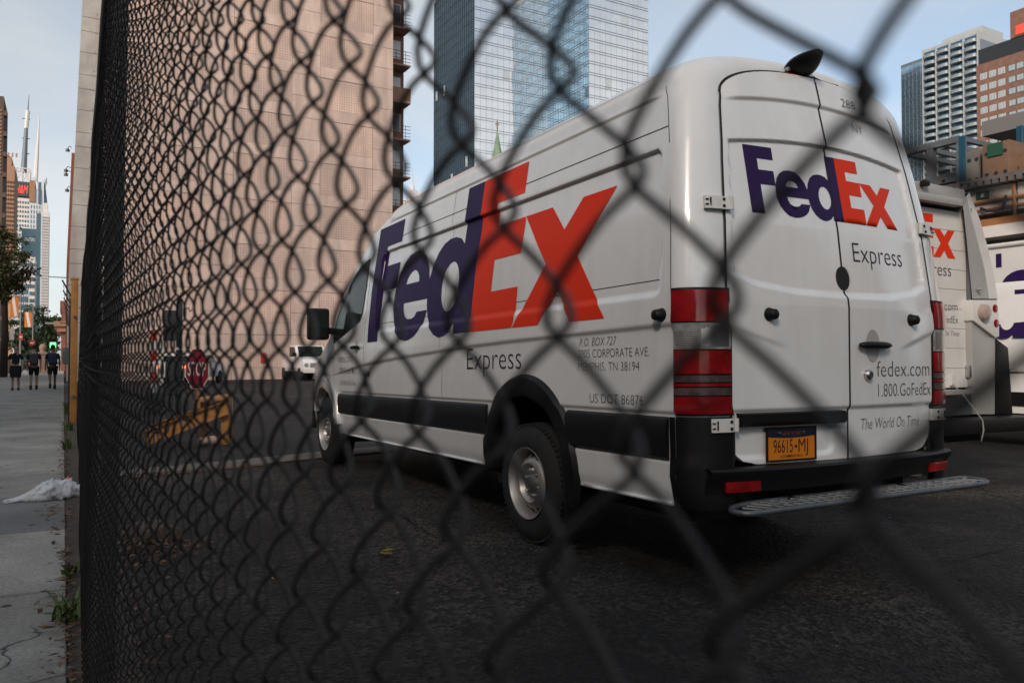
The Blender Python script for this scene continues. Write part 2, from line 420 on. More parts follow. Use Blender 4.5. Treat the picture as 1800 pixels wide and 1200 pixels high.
FY = 50.0
XR_ = atY(690, 400, FY).x
root = thing('apartment_building', 'pink concrete apartment block with small tile grids on its windowless wall', 'building', (0, FY, 0))
MB().bbox(1.75, XR_ - 0.05, 0.16, 14, 0, 46).build('wall', m_core, root)
bays = []; xr = XR_; k = 0
wid = [1.4, 3.5, 1.8, 3.5, 1.8, 9]
while xr > 1.95:
    w = wid[min(k, 5)]; xl = max(1.9, xr - w); bays.append((xl, xr, k % 2)); xr = xl; k += 1
FLH = 2.75
sl = [(3.1, 3.62), (4.05, 5.1)]
for fl in range(10):
    z0 = fl * FLH + (0.0 if fl else 0.0)
    for (xl, xr, tile) in bays:
        if xr < 6.5:                      # left end: plain panels with two tall recessed strips between them
            for (a, c2) in ((1.9, 3.1), (3.62, 4.05), (5.1, xr)):
                MB().bbox(a + 0.012, c2 - 0.012, 0, 0.155, z0 + 0.014, z0 + FLH - 0.014).build('panel', m_conc, root)
            continue
        if tile:
            MB().bbox(xl + 0.012, xr - 0.012, 0.03, 0.155, z0 + 0.74, z0 + FLH - 0.012).build('tile_panel', m_tile, root)
            MB().bbox(xl + 0.012, xr - 0.012, 0.0, 0.155, z0 + 0.012, z0 + 0.72).build('spandrel', m_conc, root)
        else:
            MB().bbox(xl + 0.012, xr - 0.012, 0.0, 0.155, z0 + 0.012, z0 + 1.36).build('panel', m_conc, root)
            MB().bbox(xl + 0.012, xr - 0.012, 0.0, 0.155, z0 + 1.385, z0 + FLH - 0.012).build('panel', m_conc, root)
for fl in range(10):
    z0 = fl * FLH
    MB().bbox(sl[0][0], sl[0][1], 0.10, 0.157, z0 + 0.05, z0 + FLH - 0.05).build('window', m_darkglass, root)
    MB().bbox(sl[1][0] + 0.05, sl[1][0] + 0.6, 0.10, 0.157, z0 + 0.1, z0 + FLH - 0.1).build('window', m_darkglass, root)
# battered end pier of poured concrete
def pier_x(z): return ip(z, [0, 5, 24], [atY(117, 640, FY).x, atY(120, 480, FY).x, atY(148, 0, FY).x])
z = 0.0; k = 0
while z < 26:
    hgt = (0.8, 1.25, 1.2)[k % 3]
    a0, a1 = pier_x(z + 0.012), pier_x(z + hgt - 0.012); bm_ = MB()
    bm_.prism([(a0, z + 0.012), (1.9, z + 0.012), (1.9, z + hgt - 0.012), (a1, z + hgt - 0.012)], lambda u, w, d: (u, d, w), -0.04, 6.0)
    bm_.build('concrete_lift', m_concgrey, root); z += hgt; k += 1
for i in range(24):                     # tie holes
    z = 1.1 + i * 1.08
    MB().lathe([(0.0, -0.046), (0.035, -0.046), (0.035, -0.03)], (pier_x(z) + 0.75, 0, z), 'Y', 8).build('tie_hole', m_core, root)
# brick wing with balconies behind the right-hand edge
wx0, wx1 = XR_ - 0.05, atY(709, 300, FY + 3).x
wing = thing('brick_wing', 'narrow brown brick wing with stacked balconies and white window blinds', 'building', (0, FY + 3, 0))
MB().bbox(wx0, wx1, 0, 10, 0, 46).build('wall', m_brick, wing)
for fl in range(10):
    z0 = 0.9 + fl * 2.62
    wdw = MB().bbox(wx0 + 0.28, wx1 - 0.25, -0.03, 0.05, z0 + 0.75, z0 + 2.05).build('window', m_frame, wing)
    MB().bbox(wx0 + 0.34, wx1 - 0.31, -0.045, -0.032, z0 + 0.8, z0 + 2.0).build('pane', m_blind if fl % 3 else m_darkglass, wdw)
    if fl % 1 == 0:
        b = MB().bbox(wx0 + 0.25, wx1 + 0.06, -1.2, -0.01, z0 - 0.12, z0 + 0.0).build('balcony', m_bronze, wing)
        if fl in (3, 7): MB().bbox(wx0 + 0.25, wx1 + 0.06, -1.2, -1.16, z0 + 0.03, z0 + 0.95).build('railing_panel', m_bronze, b)
        else:
            for q in range(4): MB().bbox(wx0 + 0.25, wx1 + 0.06, -1.2, -1.17, z0 + 0.16 + q * 0.24, z0 + 0.19 + q * 0.24).build('rail_bar', m_brick, b)
            for q in range(3): MB().bbox(wx0 + 0.25 + q * 0.7, wx0 + 0.28 + q * 0.7, -1.198, -1.172, z0, z0 + 0.94).build('baluster', m_brick, b)

# ---- unseen rows added across the street and behind the camera to block light
m_oppo = M('unseen_row_brick', (0.16, 0.12, 0.10), 0.85, var=0.25, vscale=0.3)
ro = random.Random(31)
def unseen_row(name, x0, x1, y0, y1, along, lo, hi):
    b = MB(); t = 0.0; L_ = (y1 - y0) if along == 'y' else (x1 - x0)
    while t < L_:
        w = ro.uniform(8, 15); hgt = ro.uniform(lo, hi)
        if along == 'y': b.bbox(x0, x1, y0 + t, min(y1, y0 + t + w - 0.1), -0.2, hgt)
        else: b.bbox(x0 + t, min(x1, x0 + t + w - 0.1), y0, y1, -0.2, hgt)
        t += w
    tag(b.build(name, m_oppo), kind='structure')
unseen_row('unseen_opposite_row', -34, -20, -60, 60, 'y', 17.2, 20.5)  # added row, heights set so the van sits in its soft shade
unseen_row('unseen_rear_row', 4, 75, -42, -28, 'x', 9, 17)  # added row behind the camera, darkens low light and reflections
b = MB(); b.bbox(18, 75, 330, 380, 0, 210); tag(b.build('reflection_blocker', M('blocker_dark', (0.012, 0.03, 0.048), 0.5)), kind='structure')  # unseen dark block, added only to darken the glass tower's reflections
# ---- glass towers
def glass_mat(name, col, rough=0.04):
    return M(name, col, rough, metal=0.92, var=0.10, vscale=0.15)
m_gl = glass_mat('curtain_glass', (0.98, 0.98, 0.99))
m_gl_dark = glass_mat('darkened_blue_glass', (0.13, 0.22, 0.30))  # darkened copy of the curtain glass; dark reflections put into the colour
m_mull = M('mullion', (0.22, 0.25, 0.28), 0.45, metal=0.5)
m_shade = M('drawn_shade', (0.40, 0.44, 0.48), 0.3)
def curtain(root, a, b, z0, z1, fh, pw, mat, out, seed=1):
    """a,b: (x,y) ends of the facade (local); out: outward unit normal"""
    rr = random.Random(seed)
    A, B = Vector((*a, 0)), Vector((*b, 0)); L = (B - A).length; u = (B - A) / L; o = Vector((*out, 0)); n = max(1, int(L / pw)); pw = L / n
    nf = int((z1 - z0) / fh)
    mu = MB()
    for i in range(n + 1):
        c = A + u * (i * pw) + o * 0.06
        mu.box((c.x, c.y, (z0 + z1) / 2), (0.055, 0.055, z1 - z0))
    for j in range(nf + 1):
        for dz in (0.0, 0.75):
            c = (A + B) / 2 + o * 0.05
            mu.box((c.x, c.y, z0 + j * fh + dz), (abs(u.x) * L + abs(o.x) * 0.16 + 0.02, abs(u.y) * L + abs(o.y) * 0.16 + 0.02, 0.07))
    mo = mu.build('mullions', m_mull, root); mo['kind'] = 'stuff'
    for j in range(nf):
        v = []; f = []; mi = []
        for i in range(n):
            p0 = A + u * (i * pw); p1 = A + u * ((i + 1) * pw); zz0 = z0 + j * fh; zz1 = zz0 + fh
            t = [rr.uniform(-0.012, 0.012) for _ in range(3)]
            t.append(t[0] + t[2] - t[1])
            q = [p0 + o * t[0], p1 + o * t[1], p1 + o * t[2], p0 + o * t[3]]
            k = len(v)
            v += [(q[0].x, q[0].y, zz0), (q[1].x, q[1].y, zz0), (q[2].x, q[2].y, zz1), (q[3].x, q[3].y, zz1)]
            f.append((k, k + 1, k + 2, k + 3)); mi.append(1 if rr.random() < 0.008 else 0)
        link('glass_band', mesh_of('glass_band', v, f, mats=[mat, m_shade], mi=mi), root)
ZG0, ZG1 = 42, 128
xa = atY(834, 100, 220).x; xb = atY(963, 100, 220).x
y_back = atX(763, 100, xa).y
t1 = thing('glass_tower', 'tall mirrored glass tower behind the van with a dark street-side face', 'building', (xa, 220, 0), group=None)
MB().bbox(0.3, xb - xa - 0.05, 0.3, y_back - 220 - 0.3, 0, ZG1).build('core', m_mull, t1)
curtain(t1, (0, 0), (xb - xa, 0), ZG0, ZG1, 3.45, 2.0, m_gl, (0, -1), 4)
curtain(t1, (0, 0), (0, y_back - 220), ZG0, ZG1, 3.45, 1.5, m_gl_dark, (-1, 0), 5)
y_near = atX(1035, 100, xb).y; xc = atY(1139, 50, y_near).x
t2 = thing('glass_tower', 'mirrored glass tower right of the dark-faced one, showing reflected rooftops', 'building', (xb, y_near, 0))
MB().bbox(0.3, xc - xb - 0.3, 0.3, 40, 0, ZG1).build('core', m_mull, t2)
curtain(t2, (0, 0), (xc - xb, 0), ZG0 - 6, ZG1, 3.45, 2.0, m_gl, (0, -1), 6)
curtain(t2, (0, 0), (0, 220 - y_near), ZG0 - 6, ZG1, 3.45, 1.5, m_gl_dark, (-1, 0), 7)

# ---- balconied tower on the right
m_white = M('white_render', (0.34, 0.36, 0.37), 0.7, var=0.05)
m_gl3 = glass_mat('pale_blue_glass', (0.45, 0.60, 0.72), 0.08)
XC = 300.0
def yc(px, py): return atX(px, py, XC).y
Ya, Yb, Yc_ = yc(1584, 200), yc(1625, 200), yc(1722, 200)
Zl, Zr = atX(1600, 108, XC).z, atX(1650, 84, XC).z
ct = thing('condominium_tower', 'pale tower with rows of curved white balconies beside a flat blue glass bay', 'building', (XC, 0, 0))
MB().bbox(0.4, 40, Yc_, Ya, 0, Zl - 0.3).build('core', m_mull, ct)
curtain(ct, (0.35, Ya), (0.35, Yb), Zl - 100, Zl, 2.9, 1.6, m_gl3, (-1, 0), 8)
MB().bbox(0.2, 30, Yc_, Yb, Zl - 0.3, Zr + 1.2).build('parapet', m_white, ct)
MB().bbox(6, 20, Yc_ + 2, Yb - 4, Zr + 1.2, Zr + 5).build('plant_room', m_white, ct)
nb = 4; wb = (Yb - Yc_) / nb
bal_v = []; nseg = 8
balm = MB(); poly = [(0, -wb * 0.44)] + [(-1.9 * math.cos(R(a)) ** 0.6, wb * 0.44 * math.sin(R(a))) for a in range(-80, 81, 20)] + [(0, wb * 0.44)]
balm.prism(poly, lambda u, w, d: (u, w, d), 0, 0.2)
rlm = MB(); rlm.prism(poly, lambda u, w, d: (u * 0.97, w * 0.98, d), 0.21, 1.15)
bal_mesh = None; ral_mesh = None
m_rail = M('balcony_glass', (0.20, 0.245, 0.26), 0.2, spec=0.6)
for fl in range(34):
    z0 = Zr - 2.9 * (fl + 1)
    v = MB().bbox(0.05, 0.38, Yc_, Yb, z0 + 0.1, z0 + 2.8).build('window_band', m_gl_dark, ct)
    for b in range(nb):
        yy = Yc_ + wb * (b + 0.5)
        if bal_mesh is None:
            o = balm.build('balcony', m_white, ct); bal_mesh = o.data
            o2 = rlm.build('railing', m_rail, o); ral_mesh = o2.data
        else:
            o = link('balcony', bal_mesh, ct); o2 = link('railing', ral_mesh, o)
        o.location = (0.04, yy, z0)
for b in range(nb + 1):
    MB().bbox(-0.9, 0.5, Yc_ + wb * b - 0.22, Yc_ + wb * b + 0.22, Zr - 100, Zr + 1.0).build('fin_wall', m_white, ct)
# ---- brown tower in the right corner
XB = 210.0
def yb(px): return atX(px, 150, XB).y
bt = thing('brick_tower', 'reddish brown tower with paired windows and dark crown in the top right corner', 'building', (XB, 0, 0))
zt = atX(1735, 110, XB).z; y0b, y1b = atX(1840, 100, XB).y, atX(1716, 100, XB).y
MB().bbox(0, 30, y0b, y1b, 0, zt).build('wall', m_brick, bt)
m_black = M('black_cladding', (0.02, 0.022, 0.026), 0.4)
MB().bbox(0.6, 26, y0b, y1b - 0.2, zt, zt + 4.2).build('crown', m_black, bt)
MB().bbox(0.3, 26, y0b, atX(1775, 80, XB).y, zt + 4.2, zt + 11).build('upper_block', m_brick, bt)
m_red = M('red_sign', (0.65, 0.07, 0.05), 0.5, emit=(0.8, 0.1, 0.06), estr=0.08)
MB().bbox(0.05, 0.29, y0b, atX(1785, 80, XB).y, zt + 4.6, zt + 7).build('sign_panel', m_red, bt)
m_paleglass = M('pale_window', (0.28, 0.34, 0.36), 0.15, spec=0.8)
for r_ in range(18):
    for c_ in range(9):
        yw = y1b - 1.0 - c_ * 2.3; zw = zt - 2.6 - r_ * 3.0
        if c_ == 3 and r_ % 1 == 0: yw -= 0.3
        w = MB().bbox(-0.06, 0.02, yw - 1.75, yw, zw - 1.6, zw).build('window', m_frame if c_ < 3 else m_black, bt)
        for q in range(2): MB().bbox(-0.075, -0.062, yw - 1.68 + q * 0.84, yw - 0.90 + q * 0.84, zw - 1.52, zw - 0.08).build('pane', m_paleglass, w)

# ---- loading building behind the trucks
m_panel = M('white_wall_panel', (0.36, 0.32, 0.285), 0.7, var=0.08, vscale=0.6, dirt=0.35, dscale=0.7, dcol=(0.3, 0.2, 0.13))
m_orange = M('orange_conduit', (0.26, 0.11, 0.04), 0.55, var=0.15)
m_steel = M('grey_steel', (0.13, 0.14, 0.15), 0.55, metal=0.4, var=0.2)
m_blue = M('blue_steel', (0.012, 0.07, 0.12), 0.5)
m_green = M('green_sign', (0.015, 0.07, 0.042), 0.5)
m_crate = M('perforated_block', (0.15, 0.09, 0.055), 0.8, var=0.15)
m_roofedge = M('roof_edge', (0.10, 0.09, 0.085), 0.8, var=0.3, vscale=2)
LX = 17.0
lz0 = atX(1750, 398, LX).z; lz1 = atX(1750, 326, LX).z
lb = thing('loading_building', 'low white panelled dock building with orange conduits and rooftop steel racks', 'building', (LX, 0, 0))
yl0 = -2.0; yl1 = atX(1690, 330, LX).y + 0.4
MB().bbox(0.25, 14, yl0, yl1 + 2, 0, lz1 - 0.1).build('core', m_core, lb)
yy = yl1
while yy > 2.0:
    yn = yy - 1.55
    MB().bbox(0.0, 0.24, yn + 0.02, yy - 0.02, lz0 + 0.3, lz1 - 0.02).build('wall_panel', m_panel, lb)
    s_ = MB().bbox(-0.02, -0.002, yn + 0.55, yn + 0.82, lz0 + 0.62, lz0 + 0.78).build('notice', m_green, lb)
    MB().bbox(-0.024, -0.021, yn + 0.65, yn + 0.72, lz0 + 0.66, lz0 + 0.74).build('pictogram', m_frame, s_)
    MB().tube([(-0.05, yn + 0.02, lz0 + 0.1), (-0.05, yn + 0.02, lz1 - 0.05)], 0.028, 6).build('conduit', m_orange, lb)
    yy = yn
MB().tube([(-0.05, yl0, lz0 + 0.55), (-0.05, yl1, lz0 + 0.55)], 0.03, 6).build('conduit', m_orange, lb)
MB().tube([(-0.05, yl0, lz0 + 0.38), (-0.05, yl1, lz0 + 0.38)], 0.02, 6).build('conduit', m_orange, lb)
MB().bbox(-0.12, 0.2, yl0, yl1, lz0 - 0.0, lz0 + 0.16).build('beam', m_orange, lb)
MB().bbox(-0.3, 0.5, yl0, yl1 + 0.3, lz0 - 0.26, lz0 - 0.02).build('canopy', m_frame, lb)
e = MB(); n = int((yl1 + 1 - yl0) / 0.16)
for i in range(n): e.bbox(-0.22, 0.6, yl0 + i * 0.16, yl0 + i * 0.16 + 0.1, lz1 + 0.0, lz1 + 0.1)
e.bbox(-0.2, 14, yl0, yl1 + 1, lz1 + 0.101, lz1 + 0.17)
e.build('corrugated_edge', m_roofedge, lb)
cb = [(-0.08, atX(1728, 362, LX).y, lz0 + 0.42), (-0.12, atX(1742, 372, LX).y, lz0 + 0.33), (-0.12, atX(1757, 366, LX).y, lz0 + 0.3), (-0.1, atX(1768, 366, LX).y, lz0 + 0.34), (-0.1, atX(1773, 350, LX).y, lz0 + 0.6)]
MB().tube(cb, 0.03, 6).build('cable', m_black, lb)
# rooftop: racks, columns, blocks
zr = lz1 + 0.17
def rooftop(name, label, cat, px0, px1, py0, d, h, builder):
    pass
rk = thing('steel_rack', 'grey open steel platform on the dock roof behind the van shoulder', 'rack', (LX + 3.2, 0, zr))
ya_, yb_ = atX(1588, 270, LX + 3.2).y, atX(1690, 270, LX + 3.2).y
hh = atX(1640, 262, LX + 3.2).z - zr
for (yy, xx) in ((ya_, 0), (yb_, 0), (ya_, 3), (yb_, 3), ((ya_ + yb_) / 2, 0)):
    MB().bbox(xx - 0.09, xx + 0.09, yy - 0.09, yy + 0.09, 0, hh).build('post', m_steel, rk)
for zz_ in (hh, hh * 0.45):
    MB().bbox(-0.1, 0.1, yb_, ya_, zz_ - 0.0, zz_ + 0.16).build('beam', m_steel, rk)
    MB().bbox(2.9, 3.1, yb_, ya_, zz_ - 0.0, zz_ + 0.16).build('beam', m_steel, rk)
    for q in range(4): MB().bbox(0.1, 2.9, yb_ + (ya_ - yb_) * q / 3 - 0.06, yb_ + (ya_ - yb_) * q / 3 + 0.06, zz_ + 0.02, zz_ + 0.14).build('joist', m_steel, rk)
MB().bbox(0.2, 2.8, yb_ + 0.3, ya_ - 0.3, hh * 0.45 + 0.17, hh * 0.45 + 0.3).build('deck', m_core, rk)
for nm, pa, pb in (('left', 1688, 1694), ('right', 1790, 1797)):
    yq = atX((pa + pb) / 2, 260, LX + 1.5).y; hq = atX(pa, 240 if nm == 'left' else 222, LX + 1.5).z
    bc = thing('steel_column', 'blue steel column left of the brown blocks on the dock roof' if nm == 'left' else 'blue steel column at the right edge, under the dark canopy', 'column', (LX + 1.5, yq, zr))
    MB().bbox(-0.015, 0.015, -0.04, 0.04, 0, hq - zr).build('web', m_blue, bc)
    for s in (-1, 1): MB().bbox(-0.05, 0.05, s * 0.045 - 0.008, s * 0.045 + 0.008, 0.0, hq - zr).build('flange', m_blue, bc)
    MB().bbox(-0.09, 0.09, -0.09, 0.09, 0, 0.03).build('base_plate', m_steel, bc)
def perf_block(lbl, px0, px1, ptop, Xp, mat, cols, rws, name='concrete_block'):
    y1_, y0_ = atX(px0, 270, Xp).y, atX(px1, 270, Xp).y; zt_ = atX((px0 + px1) / 2, ptop, Xp).z
    r = thing(name, lbl, 'block', (Xp, 0, zr))
    MB().bbox(0, 0.9, y0_, y1_, 0, zt_ - zr).build('body', mat, r, bevel=0.03)
    for i in range(cols):
        for j in range(rws):
            MB().lathe([(0, -0.004), (0.045, -0.004), (0.045, 0.02)], (0, y0_ + (y1_ - y0_) * (i + 0.5) / cols, (zt_ - zr) * (j + 0.5) / rws), 'X', 10).build('hole', m_black, r)
    return r, y0_, y1_, zt_ - zr
r_, a_, b_, h_ = perf_block('brown perforated block with a green tag on the dock roof', 1726, 1775, 250, LX + 0.6, m_crate, 3, 2)
MB().bbox(-0.03, -0.004, (a_ + b_) / 2 - 0.16, (a_ + b_) / 2 + 0.16, h_ - 0.3, h_ - 0.02).build('tag', m_green, r_)
perf_block('grey perforated block left of the brown one on the dock roof', 1697, 1723, 264, LX + 0.8, M('grey_block', (0.12, 0.11, 0.10), 0.85, var=0.2), 2, 2)
perf_block('low brown block at the right end of the dock roof', 1779, 1812, 268, LX + 0.9, m_crate, 2, 1)
cn = thing('rooftop_canopy', 'dark flat canopy over the rooftop blocks at the right edge', 'canopy', (LX + 2, 0, zr))
yq0, yq1 = atX(1830, 220, LX + 2).y, atX(1726, 220, LX + 2).y; zq = atX(1760, 232, LX + 2).z - zr
MB().bbox(0, 5, yq0, yq1, zq, zq + 0.35).build('roof', M('canopy_grey', (0.16, 0.155, 0.15), 0.8), cn)
MB().bbox(4.6, 5, yq0, yq1, 0, zq - 0.002).build('back_wall', m_black, cn)
for yy in (yq0 + 0.2, yq1 - 0.2): MB().bbox(4.2, 4.4, yy - 0.1, yy + 0.1, 0, zq - 0.002).build('post', m_steel, cn)

# ---- church steeple and far spire seen over the van roof
m_copper = M('green_copper', (0.16, 0.22, 0.16), 0.8, var=0.2, vscale=1.5)
m_gold = M('brown_stone', (0.22, 0.16, 0.12), 0.8, var=0.15)
p = at(874, 290, 130); top = at(873, 226, 130).z
st = thing('church_steeple', 'slim green copper steeple topped by a cross, in front of the glass tower', 'steeple', (p.x, p.y, 0))
zb = at(874, 275, 130).z
MB().bbox(-2.2, 2.2, -2.2, 2.2, 0, zb - 4).build('tower', m_gold, st)
MB().lathe([(1.7, zb - 4), (0.9, zb), (0.35, zb + (top - zb) * 0.6), (0.06, top)], n=8).build('spire', m_copper, st)
for a in range(4): MB().lathe([(0.3, zb - 4), (0.2, zb - 2.6), (0.0, zb - 0.8)], (1.6 * math.cos(a * R(90)), 1.6 * math.sin(a * R(90)), 0), n=6).build('pinnacle', m_copper, st)
ct_ = MB(); ct_.box((0, 0, top + 0.6), (0.16, 0.16, 1.4)); ct_.box((0, 0, top + 0.75), (0.7, 0.14, 0.16)); ct_.build('cross', m_gold, st)
p = at(725, 330, 900); zt_ = at(725, 308, 900).z; zb_ = at(725, 342, 900).z
em = thing('far_spire', 'faint pale needle-topped skyscraper far away between apartment block and glass tower', 'skyscraper', (p.x, p.y, 0))
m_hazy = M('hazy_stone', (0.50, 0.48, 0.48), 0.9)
MB().bbox(-14, 14, -10, 10, 0, zb_ - 10).build('shaft', m_hazy, em)
MB().bbox(-5, 5, -5, 5, zb_ - 10, zb_ + 4).build('crown', m_hazy, em)
MB().lathe([(3.2, zb_ + 4), (2.0, zb_ + 9), (0.8, zb_ + 12), (0.3, zt_ + 8)], n=10).build('mast', m_hazy, em)
# ------------------------------------------------------------------ far street on the left
m_hz1 = M('tan_brick', (0.36, 0.20, 0.13), 0.85, var=0.08, vscale=0.05)
m_hz2 = M('dark_brick', (0.10, 0.065, 0.05), 0.85)
m_white2 = M('white_cladding', (0.60, 0.56, 0.54), 0.6)
m_pale = M('pale_glass_clad', (0.55, 0.58, 0.60), 0.35, spec=0.6)
m_tealglass = M('teal_glass', (0.05, 0.10, 0.14), 0.12, spec=0.9)
m_signblack = M('sign_black', (0.05, 0.055, 0.055), 0.5)
m_signred = M('sign_red', (0.75, 0.05, 0.05), 0.5, emit=(0.9, 0.06, 0.05), estr=0.5); m_flatred = M('flat_red', (0.40, 0.04, 0.03), 0.6)
m_mast = M('mast_grey', (0.13, 0.15, 0.18), 0.5)
def tower(name, label, px0, px1, ptop, d, depth, mat, pbot=640):
    Y = at((px0 + px1) / 2, 640, d).y
    a = atY(px0, ptop, Y); b = atY(px1, ptop, Y)
    r = thing(name, label, 'skyscraper', ((a.x + b.x) / 2, Y, 0))
    return r, b.x - a.x, (a.z + b.z) / 2, d
def winrow(root, w, z0, z1, nx, nz, mat, ww=0.6, wh=0.55, y=-0.3):
    m = MB()
    for i in range(nx):
        for j in range(nz):
            cx = -w / 2 + w * (i + 0.5) / nx; cz = z0 + (z1 - z0) * (j + 0.5) / nz
            m.bbox(cx - w / nx * ww / 2, cx + w / nx * ww / 2, y, y + 0.25, cz - (z1 - z0) / nz * wh / 2, cz + (z1 - z0) / nz * wh / 2)
    o = m.build('windows', mat, root); o['kind'] = 'stuff'; return o
px2m = lambda px, d: px * d / F_PX
# brown brick towers on the left edge
r, w, zt, d = tower('brick_tower', 'tan brick tower with stepped crown left of the red sign', -14, 26, 290, 330, 30, m_hz1)
MB().bbox(-w / 2, w / 2, 0, 26, 0, zt).build('shaft', m_hz1, r); winrow(r, w, 30, zt - 6, 9, 26, m_hz2, 0.5, 0.5)
MB().bbox(-w / 2 + 1, w / 2 - 1.2, 1, 20, zt, zt + 4).build('crown', m_hz1, r); MB().bbox(-w / 2 + 2, w / 2 - 3.4, 2, 18, zt + 4, zt + 7.5).build('crown', m_hz1, r)
for q in range(6): MB().bbox(-w / 2 + 1.2 + q * 1.4, -w / 2 + 1.8 + q * 1.4, 0.5, 1.1, zt + 4, zt + 5.6).build('finial', m_hz1, r)
r, w, zt, d = tower('brick_tower', 'dark brown tower cut by the left picture edge', -20, 7, 168, 250, 20, m_hz2)
MB().bbox(-w / 2, w / 2, 0, 20, 0, zt).build('shaft', m_hz2, r); winrow(r, w, 60, zt - 4, 3, 18, m_hz1, 0.3, 0.4)
for q in range(12): MB().bbox(w / 2, w / 2 + 0.9, 0, 3, zt - 6 - q * 6.5, zt - 4.6 - q * 6.5).build('ledge', m_hz2, r)
# tower with the red letters and mast
r, w, zt, d = tower('sign_tower', 'white and glass tower with a rooftop lattice, red letters and tall mast', 25, 53, 296, 620, 40, m_white2)
MB().bbox(-w / 2, w / 2, 0, 30, 0, zt - px2m(52, d)).build('shaft', m_white2, r)
winrow(r, w, 40, zt - px2m(56, d), 6, 24, m_tealglass, 0.55, 0.5)
sb = MB().bbox(-w / 2 + 0.5, w / 2, -1.5, 20, zt - px2m(50, d), zt - px2m(24, d)).build('sign_box', m_signblack, r)
# letters on the sign
def text_mesh(body, size=1.0, xs=1.0, shear=0.0, space=1.0, align='LEFT', bold=0.0):
    cu = bpy.data.curves.new('txt', 'FONT'); cu.body = body; cu.size = size; cu.shear = shear; cu.space_character = space
    cu.align_x = align; cu.resolution_u = 3; cu.offset = bold
    o = bpy.data.objects.new('txt', cu); COL.objects.link(o)
    bpy.context.view_layer.update()
    dg = bpy.context.evaluated_depsgraph_get()
    me = bpy.data.meshes.new_from_object(o.evaluated_get(dg))
    bpy.data.objects.remove(o); bpy.data.curves.remove(cu)
    vs = [(p.co.x * xs, p.co.y) for p in me.vertices]; fs = [tuple(q.vertices) for q in me.polygons]
    bpy.data.meshes.remove(me)
    return vs, fs
def put_text(name, body, mat, parent, fn, width=None, height=None, shear=0.0, bold=0.0, space=1.0):
    """fn(u,v)->3D, u from 0..width (reading direction), v from 0 (baseline) up; height = cap height"""
    vs, fs = text_mesh(body, 1.0, 1.0, shear, space, 'LEFT', bold)
    x0 = min(p[0] for p in vs); x1 = max(p[0] for p in vs)
    cap = 0.70
    sy = (height / cap) if height else 1.0
    sx = (width / (x1 - x0)) if width else sy
    v = [fn((p[0] - x0) * sx, p[1] * sy) for p in vs]
    o = link(name, mesh_of(name, v, fs, mat), parent); o['kind'] = 'stuff'; return o
put_text('lettering', 'H&M', m_signred, sb, lambda u, v: (-w / 2 + 1.2 + u, -1.56, zt - px2m(45, d) + v), width=w - 2.4, height=px2m(15, d), shear=0.25, bold=0.0)
lat = MB(); zl0, zl1 = zt - px2m(24, d), zt
for xx in (-w / 2 + 1, 0, w / 2): lat.tube([(xx, 0, zl0), (xx, 0, zl1)], 0.5, 5); lat.tube([(xx, 12, zl0), (xx, 12, zl1)], 0.5, 5)
for xx in (-w / 2 + 1, 0): lat.tube([(xx, 0, zl0), (xx + w / 2, 0, zl1)], 0.35, 5); lat.tube([(xx, 0, zl1), (xx + w / 2, 0, zl0)], 0.35, 5)
lat.tube([(-w / 2, 0, zl1), (w / 2, 0, zl1)], 0.5, 5); lat.tube([(-w / 2, 12, zl1), (w / 2, 12, zl1)], 0.5, 5)
lat.build('roof_lattice', m_white2, r)['kind'] = 'stuff'
mz = at(43, 160, d).z; mx = px2m(4, d)
MB().tube([(mx - 1, 5, zl1 - 2), (mx + 0.3, 5, at(40, 220, d).z)], [2.2, 1.3], 8).build('mast', m_mast, r)
MB().tube([(mx + 0.3, 5, at(40, 220, d).z), (mx + 1.2, 5, at(40, 188, d).z)], [1.5, 1.5], 8).build('mast_drum', m_white2, r)
MB().tube([(mx + 1.2, 5, at(40, 188, d).z), (mx + 1.8, 5, mz)], [0.6, 0.25], 6).build('antenna', m_mast, r)
for q in (200, 235, 262): MB().tube([(mx - 2.4, 5, at(40, q + 3, d).z), (mx + 2.8, 5, at(40, q + 3, d).z)], 0.4, 5).build('cross_arm', m_mast, r)
# glass volume beside it
r, w, zt, d = tower('glass_block', 'bronze and glass office block right of the red letters', 52, 74, 318, 600, 30, m_pale)
MB().bbox(-w / 2, w / 2, 0, 25, 0, zt - 6).build('shaft', m_pale, r)
MB().bbox(-w / 2, -w / 2 + w * 0.45, -1, 20, zt - px2m(38, d), zt).build('bronze_bay', m_bronze, r)
MB().bbox(w / 2 - w * 0.3, w / 2 - 0.4, -1, 20, zt - px2m(40, d), zt - px2m(2, d)).build('dark_bay', m_tealglass, r)
winrow(r, w * 0.9, 60, zt - px2m(42, d), 4, 16, m_tealglass, 0.25, 0.7)
# crystalline tower with pale needle
r, w, zt, d = tower('crystal_tower', 'pale faceted glass tower with a white needle mast', 46, 82, 300, 760, 40, m_pale)
MB().prism([(-w / 2, 0), (w / 2 - 1, 0), (w / 2 - 2, zt - 12), (w / 2 + 0.2, zt - 5), (w * 0.1, zt - 12), (-w / 2, zt - 2)], lambda u, q, dd: (u, dd, q), 0, 30).build('shaft', m_pale, r)
MB().prism([(w / 2 - 1.5, 0), (w / 2 + 1.2, 0), (w / 2 + 1.0, zt - 30), (w / 2 - 1.5, zt - 8)], lambda u, q, dd: (u, dd, q), 2, 28).build('facet', m_tealglass, r)
MB().tube([(-1, 10, zt - 10), (0.5, 10, at(66, 245, d).z), (1.6, 10, at(66, 192, d).z)], [2.2, 1.2, 0.25], 7).build('needle', m_white2, r)
r, w, zt, d = tower('white_slab', 'slim pale stone slab tower right of the glass towers', 74, 87, 372, 520, 20, m_white2)
MB().bbox(-w / 2, w / 2, 0, 20, 0, zt).build('shaft', m_white2, r); winrow(r, w, 20, zt - 3, 5, 40, M('window_grey', (0.25, 0.25, 0.26), 0.3), 0.5, 0.5)
